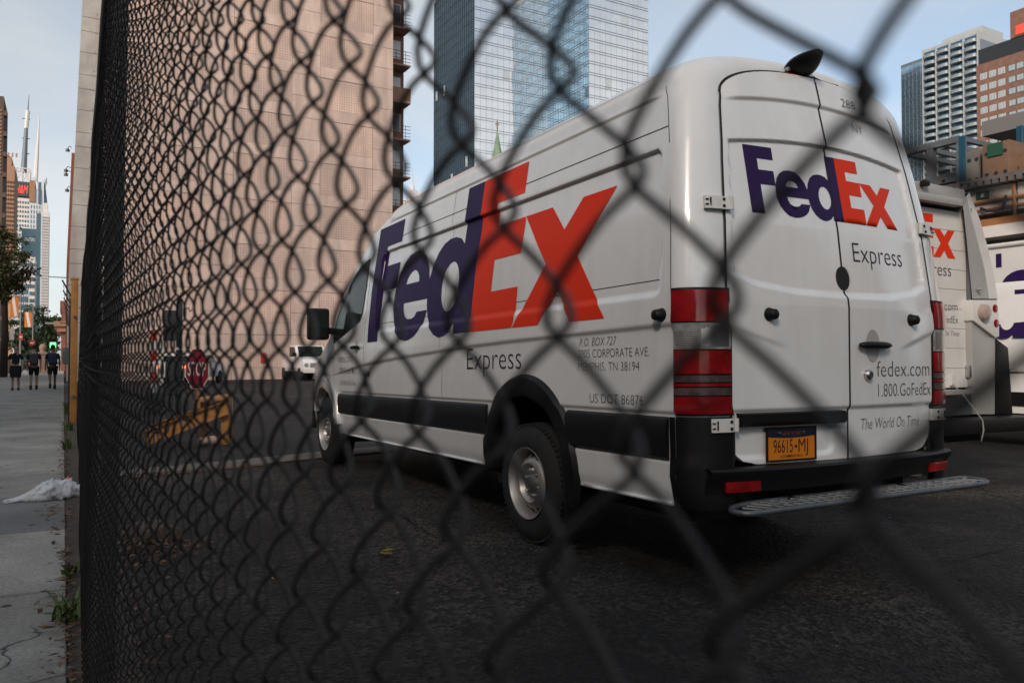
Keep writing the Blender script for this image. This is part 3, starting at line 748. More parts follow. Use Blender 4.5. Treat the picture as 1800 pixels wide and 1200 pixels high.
MB().bbox(-w / 2 + 0.6, w / 2 - 1, 2, 12, zt, zt + 6).build('crown', m_white2, r)
r, w, zt, d = tower('teal_block', 'dark teal glass office block with pale lettering above the trees', 38, 72, 402, 400, 20, m_tealglass)
MB().bbox(-w / 2, w / 2 - 2.0, 0, 20, 0, zt).build('shaft', m_tealglass, r); MB().bbox(w / 2 - 2.0, w / 2, -0.5, 20, 0, zt + 8).build('stair_tower', m_tealglass, r)
put_text('lettering', 'REUTERS', m_frame, r, lambda u, v: (-w / 2 + 1.2 + u, -0.06, zt - 6.4 + v), width=w * 0.55, height=1.8)
r, w, zt, d = tower('office_block', 'white gridded office block below the teal building', 22, 62, 450, 330, 20, m_white2)
MB().bbox(-w / 2, w / 2, 0, 20, 0, zt).build('shaft', m_white2, r); winrow(r, w, 16, zt - 2, 12, 9, m_tealglass, 0.6, 0.5)
r, w, zt, d = tower('office_block', 'small beige block just above the tree tops', 34, 50, 508, 300, 20, m_tealglass)
MB().bbox(-w / 2, w / 2, 0, 15, 0, zt).build('shaft', m_tealglass, r); winrow(r, w, 4, zt - 1, 4, 8, m_white2, 0.6, 0.3)

# red brick corner building with cornice down the street
m_redbrick = M('red_brick', (0.20, 0.075, 0.045), 0.85, var=0.2, vscale=1.0, bump=0.2, bscale=8)
p = at(98, 640, 92); q = at(122, 640, 92); ztop = at(105, 528, 92).z
rb = thing('brick_building', 'red brick corner building with a heavy brown cornice down the street', 'building', (p.x + 0.25, p.y, 0))
MB().bbox(0.25, 9, 0, 14, 0, ztop - 1.0).build('wall', m_redbrick, rb)
MB().bbox(-0.2, 9, -0.4, 14, ztop - 3.6, ztop - 3.0).build('cornice', m_bronze, rb); MB().bbox(-0.5, 9, -0.7, 14, ztop - 2.98, ztop - 2.4).build('cornice', m_bronze, rb)
MB().bbox(0.1, 8, 0.0, 12, ztop - 1.0, ztop).build('parapet', m_redbrick, rb)
for k in range(3):
    ww_ = MB().bbox(0.7 + k * 0.75, 1.2 + k * 0.75, -0.04, 0.03, 3.0, 4.6).build('window', m_darkglass, rb); MB().bbox(0.66 + k * 0.75, 1.24 + k * 0.75, -0.1, -0.041, 2.86, 2.98).build('sill', m_conc, ww_)
aw = MB().bbox(-0.6, 0.24, 0.5, 3, 2.4, 2.6).build('awning', m_signblack, rb)
# dark brick flank with hanging lamps behind the concrete pier
fb = thing('brick_flank', 'narrow dark brick wall edge with small lamps, just left of the concrete pier', 'building', (0, 62, 0))
xl0 = atY(117, 400, 62).x; zf = atY(121, 268, 62).z
MB().prism([(atY(115, 630, 62).x, 0), (3, 0), (3, zf), (atY(126, 268, 62).x, zf), (atY(117, 480, 62).x, 8)], lambda u, q_, dd: (u, dd, q_), 0, 10).build('wall', m_redbrick, fb)
for (px, py) in ((119, 262), (116, 298), (116, 305), (118, 333)):
    pp = atY(px, py, 62); arm = MB(); xe = atY(126, py, 62).x
    arm.tube([(xe, 0.5, pp.z + 0.25), (pp.x + 0.1, 0.3, pp.z + 0.28), (pp.x, 0.3, pp.z + 0.1)], 0.025, 5)
    l_ = arm.build('lamp_arm', m_signblack, fb); MB().lathe([(0.0, 0.12), (0.12, 0.06), (0.13, -0.1), (0, -0.12)], (pp.x, 0.3, pp.z), n=8).build('lamp_head', m_signblack, l_)

# street lamps with banners, signs, cars, trees
m_pole = M('lamp_pole', (0.17, 0.175, 0.18), 0.5, metal=0.4)
m_ban = M('banner_orange', (0.50, 0.16, 0.03), 0.7); m_banw = M('banner_white', (0.62, 0.58, 0.54), 0.7)
def lamp(label, px, ptop, d, side, banners, arm=True):
    p = at(px, 640, d); zt = at(px, ptop, d).z
    r = thing('street_lamp', label, 'street lamp', (p.x, p.y, 0))
    MB().lathe([(0.16, 0), (0.14, 0.6), (0.08, 0.9), (0.06, zt)], n=8).build('pole', m_pole, r)
    for (b0, b1, y0, y1) in banners:
        u0 = px2m(b0 - px, d); u1 = px2m(b1 - px, d); z1 = at(px, y0, d).z; z0 = at(px, y1, d).z
        mm = MB().box(((u0 + u1) / 2, 0.12, (z0 + z1) / 2), (abs(u1 - u0), 0.02, z1 - z0)).build('banner', m_ban, r)
        MB().prism([(u0 + 0.15 * (u1 - u0), z1 - 0.06), (u0 + 0.5 * (u1 - u0), z1 - 0.06), (u0 + 0.85 * (u1 - u0), z0 + 0.08), (u0 + 0.5 * (u1 - u0), z0 + 0.08)], lambda a, b, c: (a, c, b), 0.095, 0.104).build('stripe', m_banw, mm)
        for z_ in (z0, z1): MB().tube([(0, 0.05, z_), (u1 if abs(u1) > abs(u0) else u0, 0.12, z_)], 0.03, 5).build('bracket', m_pole, r)
    return r
lamp('street lamp with two orange banners beside the street tree', 35, 505, 75, -1, [(19, 32, 520, 557)])
lamp('street lamp with one orange banner, right of the two-banner lamp', 57, 535, 95, -1, [(44, 55, 548, 575)])
def sign(label, px, py0, py1, pw, d, mat, zpole):
    p = at(px, 640, d); z1 = at(px, py0, d).z; z0 = at(px, py1, d).z
    r = thing('street_sign', label, 'sign', (p.x, p.y, 0))
    MB().tube([(0, 0, 0), (0, 0, z1)], 0.03, 6).build('post', m_pole, r)
    w = px2m(pw, d); pl = MB().box((0, -0.05, (z0 + z1) / 2), (w, 0.02, z1 - z0)).build('plate', mat, r)
    MB().box((0, -0.065, (z0 + z1) / 2), (w * 0.7, 0.008, (z1 - z0) * 0.22)).build('bar', m_banw, pl)
sign('small red street sign with white bar left of the far trees', 56, 598, 607, 8, 70, m_flatred, 2)
sign('small red and white sign low on the banner lamp', 36, 586, 598, 6, 74, m_flatred, 2)
sign('tilted pale sign left of the lamp poles', 20, 577, 597, 7, 66, m_banw, 2)
# overhead signal arm
p = at(119, 640, 58)
tl = thing('signal_arm', 'thin horizontal arm reaching left from the pier against the sky', 'mast arm', (p.x, p.y, 0))
za = at(100, 488, 58).z
MB().tube([(0.5, 0, 0), (0.5, 0, za)], 0.07, 7).build('pole', m_pole, tl); MB().tube([(0.5, 0, za), (px2m(87 - 119, 58), 0, za + 0.02)], [0.05, 0.03], 6).build('arm', m_pole, tl)
p = at(117, 640, 64); zl_ = at(100, 569, 64).z
cl = thing('street_lamp', 'pale curved lamp arm in front of the red brick building', 'street lamp', (p.x, p.y, 0))
MB().tube([(0.4, 0, 0), (0.4, 0, zl_ - 0.4), (0.2, 0, zl_), (-0.5, 0, zl_ + 0.1)], 0.05, 6).build('pole', m_pole, cl)
MB().bbox(px2m(84 - 117, 64), -0.5, -0.12, 0.12, zl_ - 0.06, zl_ + 0.1).build('lamp_head', m_frame, cl)
# carved stone gatepost in the sidewalk
m_stone = M('brown_stone_post', (0.24, 0.165, 0.13), 0.9, var=0.15, vscale=2, bump=0.3)
p = at(75, 655, 74); sc = 74 / F_PX
gp = thing('stone_pedestal', 'brown stone pedestal with a rounded top standing behind the pedestrians', 'pedestal', (p.x, p.y, 0))
MB().bbox(-0.42, 0.42, -0.42, 0.42, 0, 0.35).build('plinth', m_stone, gp, bevel=0.03)
MB().bbox(-0.34, 0.34, -0.34, 0.34, 0.35, 1.75).build('shaft', m_stone, gp, bevel=0.02)
MB().bbox(-0.44, 0.44, -0.44, 0.44, 1.75, 1.95).build('cap', m_stone, gp, bevel=0.03)
MB().lathe([(0.0, 2.75), (0.2, 2.7), (0.32, 2.5), (0.3, 2.25), (0.22, 2.05), (0.34, 1.95)], n=14).build('finial', m_stone, gp, smooth=True)
m_lit = M('green_shop_light', (0.1, 0.6, 0.2), 0.5, emit=(0.12, 0.9, 0.25), estr=1.6)
p = at(93, 606, 88); gl = thing('shop_sign', 'small glowing green shop sign under the brick building', 'sign', (p.x, p.y, p.z - 0.35))
MB().bbox(-0.28, 0.28, -0.05, 0.05, 0, 0.62).build('light_box', m_lit, gl, bevel=0.03); MB().bbox(-0.34, 0.34, 0.05, 0.2, -0.06, 0.68).build('housing', m_signblack, gl); MB().tube([(0, 0.1, 0.6), (0.9, 0.3, 0.75)], 0.04, 6).build('bracket', m_signblack, gl)

# trees
def leaf_mat(name, a, b):
    m = M(name, a, 0.6, spec=0.3); t, bb = nodes(m); N = t.nodes.new
    oi = N('ShaderNodeNewGeometry'); r = N('ShaderNodeValToRGB'); r.color_ramp.elements[0].color = (*a, 1); r.color_ramp.elements[1].color = (*b, 1)
    t.links.new(oi.outputs['Random Per Island'], r.inputs[0]); t.links.new(r.outputs[0], bb.inputs['Base Color']); return m
m_leaf = leaf_mat('leaf_green', (0.025, 0.035, 0.010), (0.075, 0.085, 0.028))
m_leaf2 = leaf_mat('leaf_darkgreen', (0.015, 0.028, 0.012), (0.045, 0.065, 0.025))
m_bark = M('bark', (0.045, 0.035, 0.028), 0.95, var=0.3, vscale=6, bump=0.6, bscale=14)
def tree(label, base, h, crown, nleaf, ls, mat, seed, lean=0.0, group=None):
    rr = random.Random(seed)
    r = thing('street_tree', label, 'tree', base, group=group)
    tb = MB(); ht = crown[2] - crown[5] * 0.6
    tb.tube([(0, 0, 0), (0.05 + lean * 0.3, 0, ht * 0.5), (lean * 0.6, 0.05, ht), (lean, 0.1, crown[2] + crown[5] * 0.3)], [h * 0.022, h * 0.018, h * 0.014, h * 0.005], 7)
    tips = []
    for i in range(9):
        a = rr.uniform(0, 6.28); e = rr.uniform(0.25, 0.85); z0 = ht * rr.uniform(0.75, 1.1)
        tip = (crown[0] + crown[3] * e * math.cos(a), crown[1] + crown[4] * e * math.sin(a), crown[2] + crown[5] * rr.uniform(-0.6, 0.7))
        mid = (tip[0] * 0.4 + lean * 0.4, tip[1] * 0.4, (z0 + tip[2]) / 2 + 0.1)
        tb.tube([(lean * 0.5, 0.05, z0), mid, tip], [h * 0.009, h * 0.006, h * 0.002], 5); tips.append(Vector(tip))
    tb.build('trunk', m_bark, r, smooth=True)
    cl = []
    for i in range(26):
        while True:
            q = Vector((rr.uniform(-1, 1), rr.uniform(-1, 1), rr.uniform(-1, 1)))
            if 0.3 < q.length < 1: break
        cl.append((Vector((crown[0] + q.x * crown[3], crown[1] + q.y * crown[4], crown[2] + q.z * crown[5])), rr.uniform(0.16, 0.34) * (crown[3] + crown[5]) / 2))
    for tpt in tips: cl.append((tpt, 0.25 * crown[3]))
    v = []; f = []
    for i in range(nleaf):
        c, rad = rr.choice(cl)
        q = Vector((rr.gauss(0, 0.5), rr.gauss(0, 0.5), rr.gauss(0, 0.42))) * rad
        p = c + q; s = ls * rr.uniform(0.6, 1.3)
        n = Vector((rr.gauss(0, 1), rr.gauss(0, 1), rr.gauss(0.6, 0.8))).normalized(); u = n.orthogonal().normalized(); u.rotate(Matrix.Rotation(rr.uniform(0, 6.28), 3, n)); w = n.cross(u)
        k = len(v)
        v += [p - u * s, p - w * s * 0.45 + u * s * 0.1 - n * s * 0.1, p + u * s, p + w * s * 0.45 + u * s * 0.1 - n * s * 0.1]
        f += [(k, k + 1, k + 2), (k, k + 2, k + 3)]
    link('crown', mesh_of('crown', v, f, mat), r)
    return r
tp = at(9, 662, 56)
tree('leafy street tree with a dark leaning trunk at the left picture edge', (tp.x - 0.1, tp.y, 0), 12, (-0.3, 0.0, 8.0, 1.8, 2.0, 2.9), 6500, 0.13, m_leaf, 11)
tp = at(60, 650, 120); tree('dark green tree far down the street, left of the stone pedestal', (tp.x, tp.y, 0), 11, (0, 0, 5.6, 3.0, 3.0, 3.6), 3500, 0.26, m_leaf2, 12, group=None)
tp = at(82, 650, 135); tree('dark green tree far down the street, above the two backpackers', (tp.x, tp.y, 0), 11, (0, 0, 6.0, 2.6, 2.6, 4.2), 3500, 0.28, m_leaf2, 13)
tp = at(36, 650, 150); tree('dark green tree far down the street behind the lamp poles', (tp.x, tp.y, 0), 11, (0, 0, 5.4, 3.2, 3.2, 3.4), 3000, 0.3, m_leaf2, 14)
# far cars
m_carw = M('car_white', (0.6, 0.6, 0.62), 0.3, coat=0.5); m_cardk = M('car_dark', (0.02, 0.02, 0.024), 0.25, coat=0.8); m_cargl = M('car_glass', (0.03, 0.035, 0.04), 0.08, spec=0.8)
m_tyre0 = M('car_tyre', (0.015, 0.015, 0.015), 0.9); m_tail = M('tail_lamp', (0.6, 0.03, 0.02), 0.4, emit=(1.0, 0.25, 0.08), estr=2.0)
def car(label, p, rz, mat, lamp=None):
    r = thing('parked_car', label, 'car', p, rz, 'cars in the far street')
    prof = [(-2.2, 0.35), (2.2, 0.35), (2.25, 0.75), (2.05, 0.95), (1.0, 1.02), (0.45, 1.46), (-1.3, 1.5), (-2.0, 1.05), (-2.25, 0.95)]
    MB().prism(prof, lambda u, w_, d_: (u, d_, w_), -0.87, 0.87).build('body', mat, r, bevel=0.06)
    MB().prism([(0.85, 1.05), (0.38, 1.41), (-1.2, 1.44), (-1.8, 1.07)], lambda u, w_, d_: (u, d_, w_), -0.885, 0.885).build('side_window', m_cargl, r)
    MB().bbox(-2.0, -1.5, -0.66, 0.66, 1.1, 1.36).build('rear_window', m_cargl, r)
    for x in (-1.4, 1.4):
        for s in (-1, 1): MB().lathe([(0, -0.1), (0.2, -0.1), (0.32, -0.08), (0.33, 0.08), (0.2, 0.1), (0, 0.1)], (x, s * 0.82, 0.33), 'Y', 14).build('wheel', m_tyre0, r)
    for s in (-1, 1): MB().box((-2.27, s * 0.62, 0.85), (0.05, 0.28, 0.14)).build('tail_light', m_tail, r)
    for s in (-1, 1): MB().box((2.26, s * 0.62, 0.72), (0.05, 0.28, 0.14)).build('headlight', m_frame, r)
    return r
for (px, py, d, m_, lb_) in ((18, 645, 100, m_carw, 'white car in the far street beside the tree trunk'), (45, 643, 110, m_cardk, 'dark car with glowing tail lamps between the first two pedestrians'), (2, 645, 80, m_cardk, 'dark car at the very left edge behind the tree'), (33, 640, 130, m_cardk, 'farthest dark car with tail lamps, up the street')):
    p = at(px, py, d); car(lb_, (p.x, p.y, 0.0), R(90), m_)
# ------------------------------------------------------------------ chain-link fence along the sidewalk
m_wire = M('fence_wire', (0.009, 0.0072, 0.006), 0.45, metal=0.0, spec=0.4, var=0.35, vscale=60)
m_fpost = M('fence_post', (0.03, 0.029, 0.028), 0.6, metal=0.2, var=0.3, vscale=8)
HP, VP = 0.0348, 0.0747           # column spacing and link height of the mesh
def fence_x(y):
    xs = [-1, 0.8, 3, 5, 7.5, 11, 16]; ys = [0.13, 0.128, 0.097, 0.118, 0.155, 0.195, 0.235]
    for i in range(len(xs) - 1):
        if y <= xs[i + 1]:
            t = min(1, max(0, (y - xs[i]) / (xs[i + 1] - xs[i]))); t = t * t * (3 - 2 * t); return ys[i] + (ys[i + 1] - ys[i]) * t
    return ys[-1]
def wire_pts(z0, z1, npp, jit=0.0, seed=0):
    rr = random.Random(seed); A = (HP + 0.0042) / 2; D = -0.0076; P = []
    n = int((z1 - z0) / VP * npp); k = math.asin(0.92)
    for i in range(n + 1):
        z = z0 + (z1 - z0) * i / n; ph = 2 * math.pi * (z - 1.2306) / VP
        y = A * math.asin(0.92 * math.cos(ph)) / k; s = math.sin(ph)
        x = D * math.tanh(1.5 * s) / math.tanh(1.5)
        P.append((x + (z - CAM_H) * 0.02, y, z))
    return P
def wire_mesh(name, npp, sides, rad, z0=0.02, z1=2.46):
    b = MB(); b.tube(wire_pts(z0, z1, npp), rad, sides, caps=False)
    return mesh_of(name, b.v, b.f, m_wire, True)
fence = thing('chain_link_fence', 'tall dark chain-link fence running along the sidewalk, blurred in the foreground', 'fence', (0, 0, 0))
wm_near = wire_mesh('wire_near', 18, 8, 0.0015); wm_mid = wire_mesh('wire', 12, 6, 0.0015)
Y0 = 0.4437 - 17 * HP - HP / 2
NW = int((15.85 - Y0) / HP)
farb = MB(); far_pts = wire_pts(0.02, 2.46, 6)
jr = random.Random(5)
for j in range(NW):
    y = Y0 + j * HP
    # wire j spans columns j and j+1; its right-hand bends sit at the phase of column j+1
    ph = 0.0 if (j - 17) % 2 == 0 else VP / 2
    x = fence_x(y)
    if j < 300:
        o = link('wire', wm_near if y < 1.2 else wm_mid, fence); o.location = (x + jr.gauss(0, 0.0004), y, ph + jr.gauss(0, 0.0006)); o.rotation_euler = (jr.gauss(0, 0.0004), 0, jr.gauss(0, 0.02))
    else:
        farb.tube([(p[0] + x, p[1] + y, p[2] + ph) for p in far_pts], 0.0019, 3, caps=False)
fo = farb.build('wire_mesh', m_wire, fence, smooth=True); fo['kind'] = 'stuff'
for y in (3.15, 6.2, 9.2, 12.2, 15.8):
    po = MB(); po.tube([(0, 0, -0.1), (0.02, 0, 2.5)], 0.03, 12); po.lathe([(0.034, 2.48), (0.034, 2.52), (0.0, 2.56)], (0.02, 0, 0), n=12)
    o = po.build('post', m_fpost, fence, smooth=True, auto=True); o.location = (fence_x(y) + 0.042, y, 0)
rail = MB(); rail.tube([(fence_x(y * 0.5) + 0.03, y * 0.5, 2.47) for y in range(-4, 33)], 0.021, 8); rail.build('top_rail', m_fpost, fence, smooth=True)
tw = MB(); tw.tube([(fence_x(y * 0.5) - 0.004, y * 0.5, 0.05) for y in range(-4, 33)], 0.0022, 5); tw.build('tension_wire', m_wire, fence, smooth=True)

# fence section beyond the yellow gate post
m_yellow = M('worn_yellow_paint', (0.42, 0.19, 0.045), 0.6, var=0.12, vscale=3, dirt=0.6, dscale=5, dcol=(0.12, 0.05, 0.02), bump=0.1)
m_screen = M('fence_screen', (0.035, 0.028, 0.024), 0.85, var=0.3, vscale=3)
f2 = thing('screened_fence', 'dark screened fence with angled barbed-wire arms beyond the yellow post', 'fence', (0, 16.4, 0))
for k in range(10):
    y = k * 3.0; x = 0.12 + 0.004 * y; hgt = 2.15 + 0.05 * k
    MB().tube([(x, y, 0), (x, y, hgt + 0.1)], 0.035, 8).build('post', m_fpost, f2, smooth=True)
    MB().tube([(x, y, hgt + 0.1), (x - 0.16, y, hgt + 0.42)], 0.015, 5).build('barb_arm', m_fpost, f2)
    if k < 9:
        sg = MB()
        for q in range(15): sg.box((x + 0.1 * q / 15 * 0.3, y + 0.1 + q * 0.193 + 0.09, hgt / 2 + 0.06), (0.012, 0.175, hgt - 0.1))
        for q in range(15): pass
        sg.build('screen_slats', m_screen, f2)
for q in range(3):
    MB().tube([(0.12 + 0.004 * y_ - 0.05 * q - 0.04, y_, 2.15 + 0.05 * y_ / 3 + 0.2 + 0.09 * q) for y_ in (0, 6, 12, 18, 24, 27)], 0.004, 4).build('barbed_wire', m_fpost, f2)
bx_ = thing('utility_box', 'small grey utility box fixed to the screened fence', 'box', (0.08, 18.6, 1.05))
MB().bbox(-0.1, 0.06, -0.12, 0.12, 0, 0.34).build('housing', m_steel, bx_, bevel=0.015); MB().bbox(-0.115, -0.1, -0.09, 0.09, 0.04, 0.3).build('door', m_pole, bx_)
gpost = thing('gate_post', 'yellow painted gate post standing at the end of the chain-link fence', 'post', (0.155, 16.02, 0))
MB().bbox(-0.055, 0.055, -0.055, 0.055, 0, 2.55).build('post', m_yellow, gpost, bevel=0.012)
MB().bbox(-0.065, 0.065, -0.065, 0.065, 2.55, 2.58).build('cap', m_yellow, gpost)
for z in (0.5, 1.9): MB().tube([(0, -0.02, z), (0, -0.14, z)], 0.022, 8).build('hinge', m_steel, gpost)
# ------------------------------------------------------------------ delivery van
m_paint = M('white_van_paint', (0.69, 0.705, 0.71), 0.22, coat=1.0, spec=0.5, dirt=0.16, dscale=2.2, dcol=(0.35, 0.32, 0.28))
streaks(m_paint, 0.16, (0.36, 0.34, 0.31), 5.0, 0.7)
m_smoke = M('smoked_lens', (0.06, 0.045, 0.045), 0.15, coat=0.8, var=0.4, vscale=25)
m_black_pl = M('black_plastic', (0.0055, 0.0055, 0.006), 0.48, spec=0.3, var=0.15, vscale=30, bump=0.05, bscale=200)
m_gap = M('panel_gap', (0.01, 0.01, 0.01), 0.8)
m_purple = M('purple_vinyl', (0.022, 0.009, 0.062), 0.45, spec=0.15)
m_orange_v = M('orange_vinyl', (0.64, 0.030, 0.004), 0.45, spec=0.15)
m_greytxt = M('grey_vinyl', (0.09, 0.088, 0.085), 0.5)
m_darktxt = M('dark_vinyl', (0.02, 0.016, 0.035), 0.5)
m_vglass = M('van_glass', (0.012, 0.02, 0.016), 0.04, spec=0.15)
m_tyre = M('tyre_rubber', (0.013, 0.013, 0.013), 0.85, var=0.3, vscale=20, bump=0.2, bscale=60)
m_rim = M('steel_rim', (0.42, 0.40, 0.38), 0.42, metal=0.75, var=0.12, vscale=6, dirt=0.55, dscale=3, dcol=(0.16, 0.075, 0.035))
m_redl = M('red_lens', (0.19, 0.004, 0.006), 0.15, coat=0.5, spec=0.4, var=0.5, vscale=9)
m_clear = M('clear_lens', (0.24, 0.24, 0.235), 0.14, coat=1.0, var=0.35, vscale=22)
m_chrome = M('bright_metal', (0.5, 0.5, 0.5), 0.28, metal=1.0)
m_bar = M('worn_tread', (0.34, 0.36, 0.37), 0.5, metal=0.5, var=0.3, vscale=15)
m_galv = M('galvanised_step', (0.13, 0.145, 0.155), 0.5, metal=0.7, var=0.3, vscale=12)
m_hinge = M('painted_hinge', (0.58, 0.58, 0.56), 0.4, dirt=0.2, dscale=20)
RK = 0.0135
PZ = [0.34, 0.36, 0.42, 0.55, 0.8, 1.2, 1.4, 1.75, 2.05, 2.18, 2.34, 2.40]
PY = [0.935, 0.958, 0.978, 0.990, 0.9965, 0.9965, 0.985, 0.95, 0.905, 0.885, 0.86, 0.845]
def Wz(z): return ip(z, PZ, PY)
def taper(x): return ip(x, [3.0, 3.6, 4.2, 4.6, 4.9, 5.15, 5.3, 5.36], [1, 0.995, 0.985, 0.965, 0.925, 0.84, 0.68, 0.5])
def Zs(x): return ip(x, [2.2, 2.45, 2.7, 2.95, 3.15, 3.4, 3.7, 3.95, 4.15, 4.5, 5.0, 5.25, 5.36], [2.40, 2.39, 2.35, 2.27, 2.17, 2.02, 1.80, 1.56, 1.33, 1.16, 1.02, 0.88, 0.75])
def Zt(x): return ip(x, [2.0, 2.4, 2.7, 2.95, 3.15, 3.4, 3.7, 3.95, 4.15, 4.5, 5.0, 5.25, 5.36], [2.65, 2.635, 2.60, 2.54, 2.45, 2.27, 2.00, 1.74, 1.46, 1.28, 1.13, 0.98, 0.85])
def belt(x): return ip(x, [-1.4, 0.13, 0.78, 2.0, 3.0, 3.77, 4.4], [1.212, 1.187, 1.17, 1.12, 1.065, 0.99, 0.93])
def rrect(x, z, x0, x1, z0, z1, r):
    cx, cz = (x0 + x1) / 2, (z0 + z1) / 2; qx = abs(x - cx) - (x1 - x0) / 2 + r; qz = abs(z - cz) - (z1 - z0) / 2 + r
    return math.hypot(max(qx, 0), max(qz, 0)) + min(max(qx, qz), 0) - r
def side_disp(x, z):
    d = 0.0
    # long recessed upper panel
    if x < 2.75:
        s = rrect(x, z, -1.31, 2.68, 1.335, 2.09, 0.07)
        soft = 0.045 if z < 1.5 else 0.016
        d -= (0.015 + 0.011 * sstep(1.5, 2.0, z)) * sstep(0.0, -soft, s)
    b = belt(x)
    d -= 0.018 * sstep(b + 0.002, b - 0.018, z) * sstep(4.3, 3.6, x)
    # roof band crease
    d += 0.012 * sstep(2.352, 2.368, z) * (1 if x < 2.9 else 0) * sstep(-1.36, -1.2, x)
    d -= 0.012 * sstep(0.80, 0.785, z)
    d += 0.010 * sstep(0.575, 0.56, z)
    d += 0.006 * sstep(0.385, 0.37, z)
    return d
def lean_x(z): return ip(z, [0.3, 1.3, 1.7, 2.1, 2.45, 2.65], [-1.566, -1.566, -1.523, -1.45, -1.37, -1.32])
def XRr(y, z): return lean_x(z) + 0.066 * (y / 0.84) ** 2
def T(x, y, z): return (x, y, z + RK * (4.325 - x))
def side_y(x, z): return Wz(z) * taper(x) + side_disp(x, z)
def side_pt(x, z, off=0.0, s=1): return T(x, s * (side_y(x, z) + off), z)
X_END = -1.38
def shear(x, z):
    return (lean_x(z) + 1.566) * sstep(-0.95, X_END, x)
DR = 0.79                                     # door edge as a share of the section width
def ring_end(y, z): return y * DR, (z if z < 2.0 else 2.0 + (z - 2.0) * 0.83)
def rear_disp(y, z):
    d = 0.0; ay = abs(y)
    zb = ip(ay, [0, 0.35, 0.6, 0.72, 0.80], [1.345, 1.352, 1.385, 1.43, 1.5])
    zt = 2.155 - 0.05 * (ay / 0.7) ** 2
    ye = Wz(z) * DR - 0.045
    s = max(zb - z, z - zt, ay - ye)
    soft = 0.035 if (z - zb) < 0.06 else 0.018
    d += 0.020 * sstep(0.0, -soft, s)
    zr_ = 2.385 - 0.05 * (ay / 0.65) ** 2
    if ay < 0.67: d -= 0.016 * sstep(zr_ - 0.026, zr_ - 0.006, z) * sstep(0.67, 0.55, ay)
    d += 0.016 * sstep(0.812, 0.785, z)
    if y > 0: d += 0.016 * sstep(0.0, -0.03, rrect(y, z, 0.09, 0.74, 0.565, 0.76, 0.06))
    # bone lines running in from the lamps
    zc = ip(ay, [0.4, 0.8], [1.105, 1.215])
    if ay > 0.4: d -= 0.008 * sstep(zc - 0.03, zc, z) * sstep(zc + 0.14, zc, z) * sstep(0.40, 0.52, ay)
    return d
def rear_pt(y, z, off=0.0): return T(XRr(y, z) + rear_disp(y, z) - off, y, z)

VAN = thing('delivery_van', 'white high-roof delivery van with huge purple and orange lettering, parked behind the fence', 'van', (3.448, 4.228, 0), R(90))
# ---- body shell
xs = []
x = X_END
while x < 5.36:
    xs.append(x)
    x += 0.012 if (x < -1.2 or 2.6 < x < 2.75) else (0.035 if x < 3.0 else 0.03)
xs.append(5.36)
zrows = sorted(set([round(a, 4) for a in list(np.arange(0.36, 0.40, 0.01)) + list(np.arange(0.40, 0.54, 0.035)) + list(np.arange(0.54, 0.60, 0.008)) + list(np.arange(0.60, 0.77, 0.034)) + list(np.arange(0.77, 0.82, 0.008)) + list(np.arange(0.82, 0.98, 0.04)) + list(np.arange(0.98, 1.24, 0.011)) + list(np.arange(1.24, 1.32, 0.02)) + list(np.arange(1.32, 1.44, 0.009)) + list(np.arange(1.44, 2.0, 0.035)) + list(np.arange(2.0, 2.12, 0.008)) + list(np.arange(2.12, 2.34, 0.022)) + list(np.arange(2.34, 2.38, 0.006)) + [2.385, 2.40]]))
NS = len(zrows); NRF = 18
tz = [(z - 0.36) / (2.40 - 0.36) for z in zrows]
def section(x):
    """half section from the sill up to the roof centre line"""
    P = []
    zs = Zs(x)
    for z0, t in zip(zrows, tz):
        z = z0 if x < 2.2 else (z0 if z0 < 0.85 else 0.85 + (zs - 0.85) * (z0 - 0.85) / (2.40 - 0.85))
        if x > 4.9: z = 0.36 + (zs - 0.36) * t
        P.append((side_y(x, z), z))
    ys = P[-1][0]; zt = Zt(x)
    nn = 2.4 if x < 3 else 2.6
    for k in range(1, NRF + 1):
        a = math.pi / 2 * k / NRF
        P.append((ys * max(0.0, math.cos(a)) ** (2 / nn), zs + (zt - zs) * math.sin(a) ** (2 / nn)))
    return P
WHEELS_X = (0.0, 4.325); ARCH_R = (0.475, 0.46); ARCH_Z = 0.415
def in_arch(x, z):
    for wx, ar in zip(WHEELS_X, ARCH_R):
        if math.hypot(x - wx, z - ARCH_Z) < ar: return wx, ar
    return None
v = []; f = []
m_ = NS + NRF
secs = [section(x) for x in xs]
for s in (1, -1):
    base = len(v)
    for x, P in zip(xs, secs):
        for (y, z) in P:
            xx = x + shear(x, z); yy = y
            v.append(T(xx, s * yy, z))
    for i in range(len(xs) - 1):
        for k in range(m_ - 1):
            if k < NS - 1:
                xa = (xs[i] + xs[i + 1]) / 2; za = (secs[i][k][1] + secs[i][k + 1][1]) / 2
                if in_arch(xa, za): continue
                if s == 1 and False: continue
            q = (base + i * m_ + k, base + (i + 1) * m_ + k, base + (i + 1) * m_ + k + 1, base + i * m_ + k + 1)
            f.append(q if s == -1 else q[::-1])
# front nose cap
for s in (1, -1):
    base = len(v); P = secs[-1]
    for (y, z) in P: v.append(T(5.36, s * y, z))
    for (y, z) in P: v.append(T(5.37, 0, z))
    for k in range(m_ - 1): f.append((base + k, base + k + 1, base + m_ + k + 1, base + m_ + k))
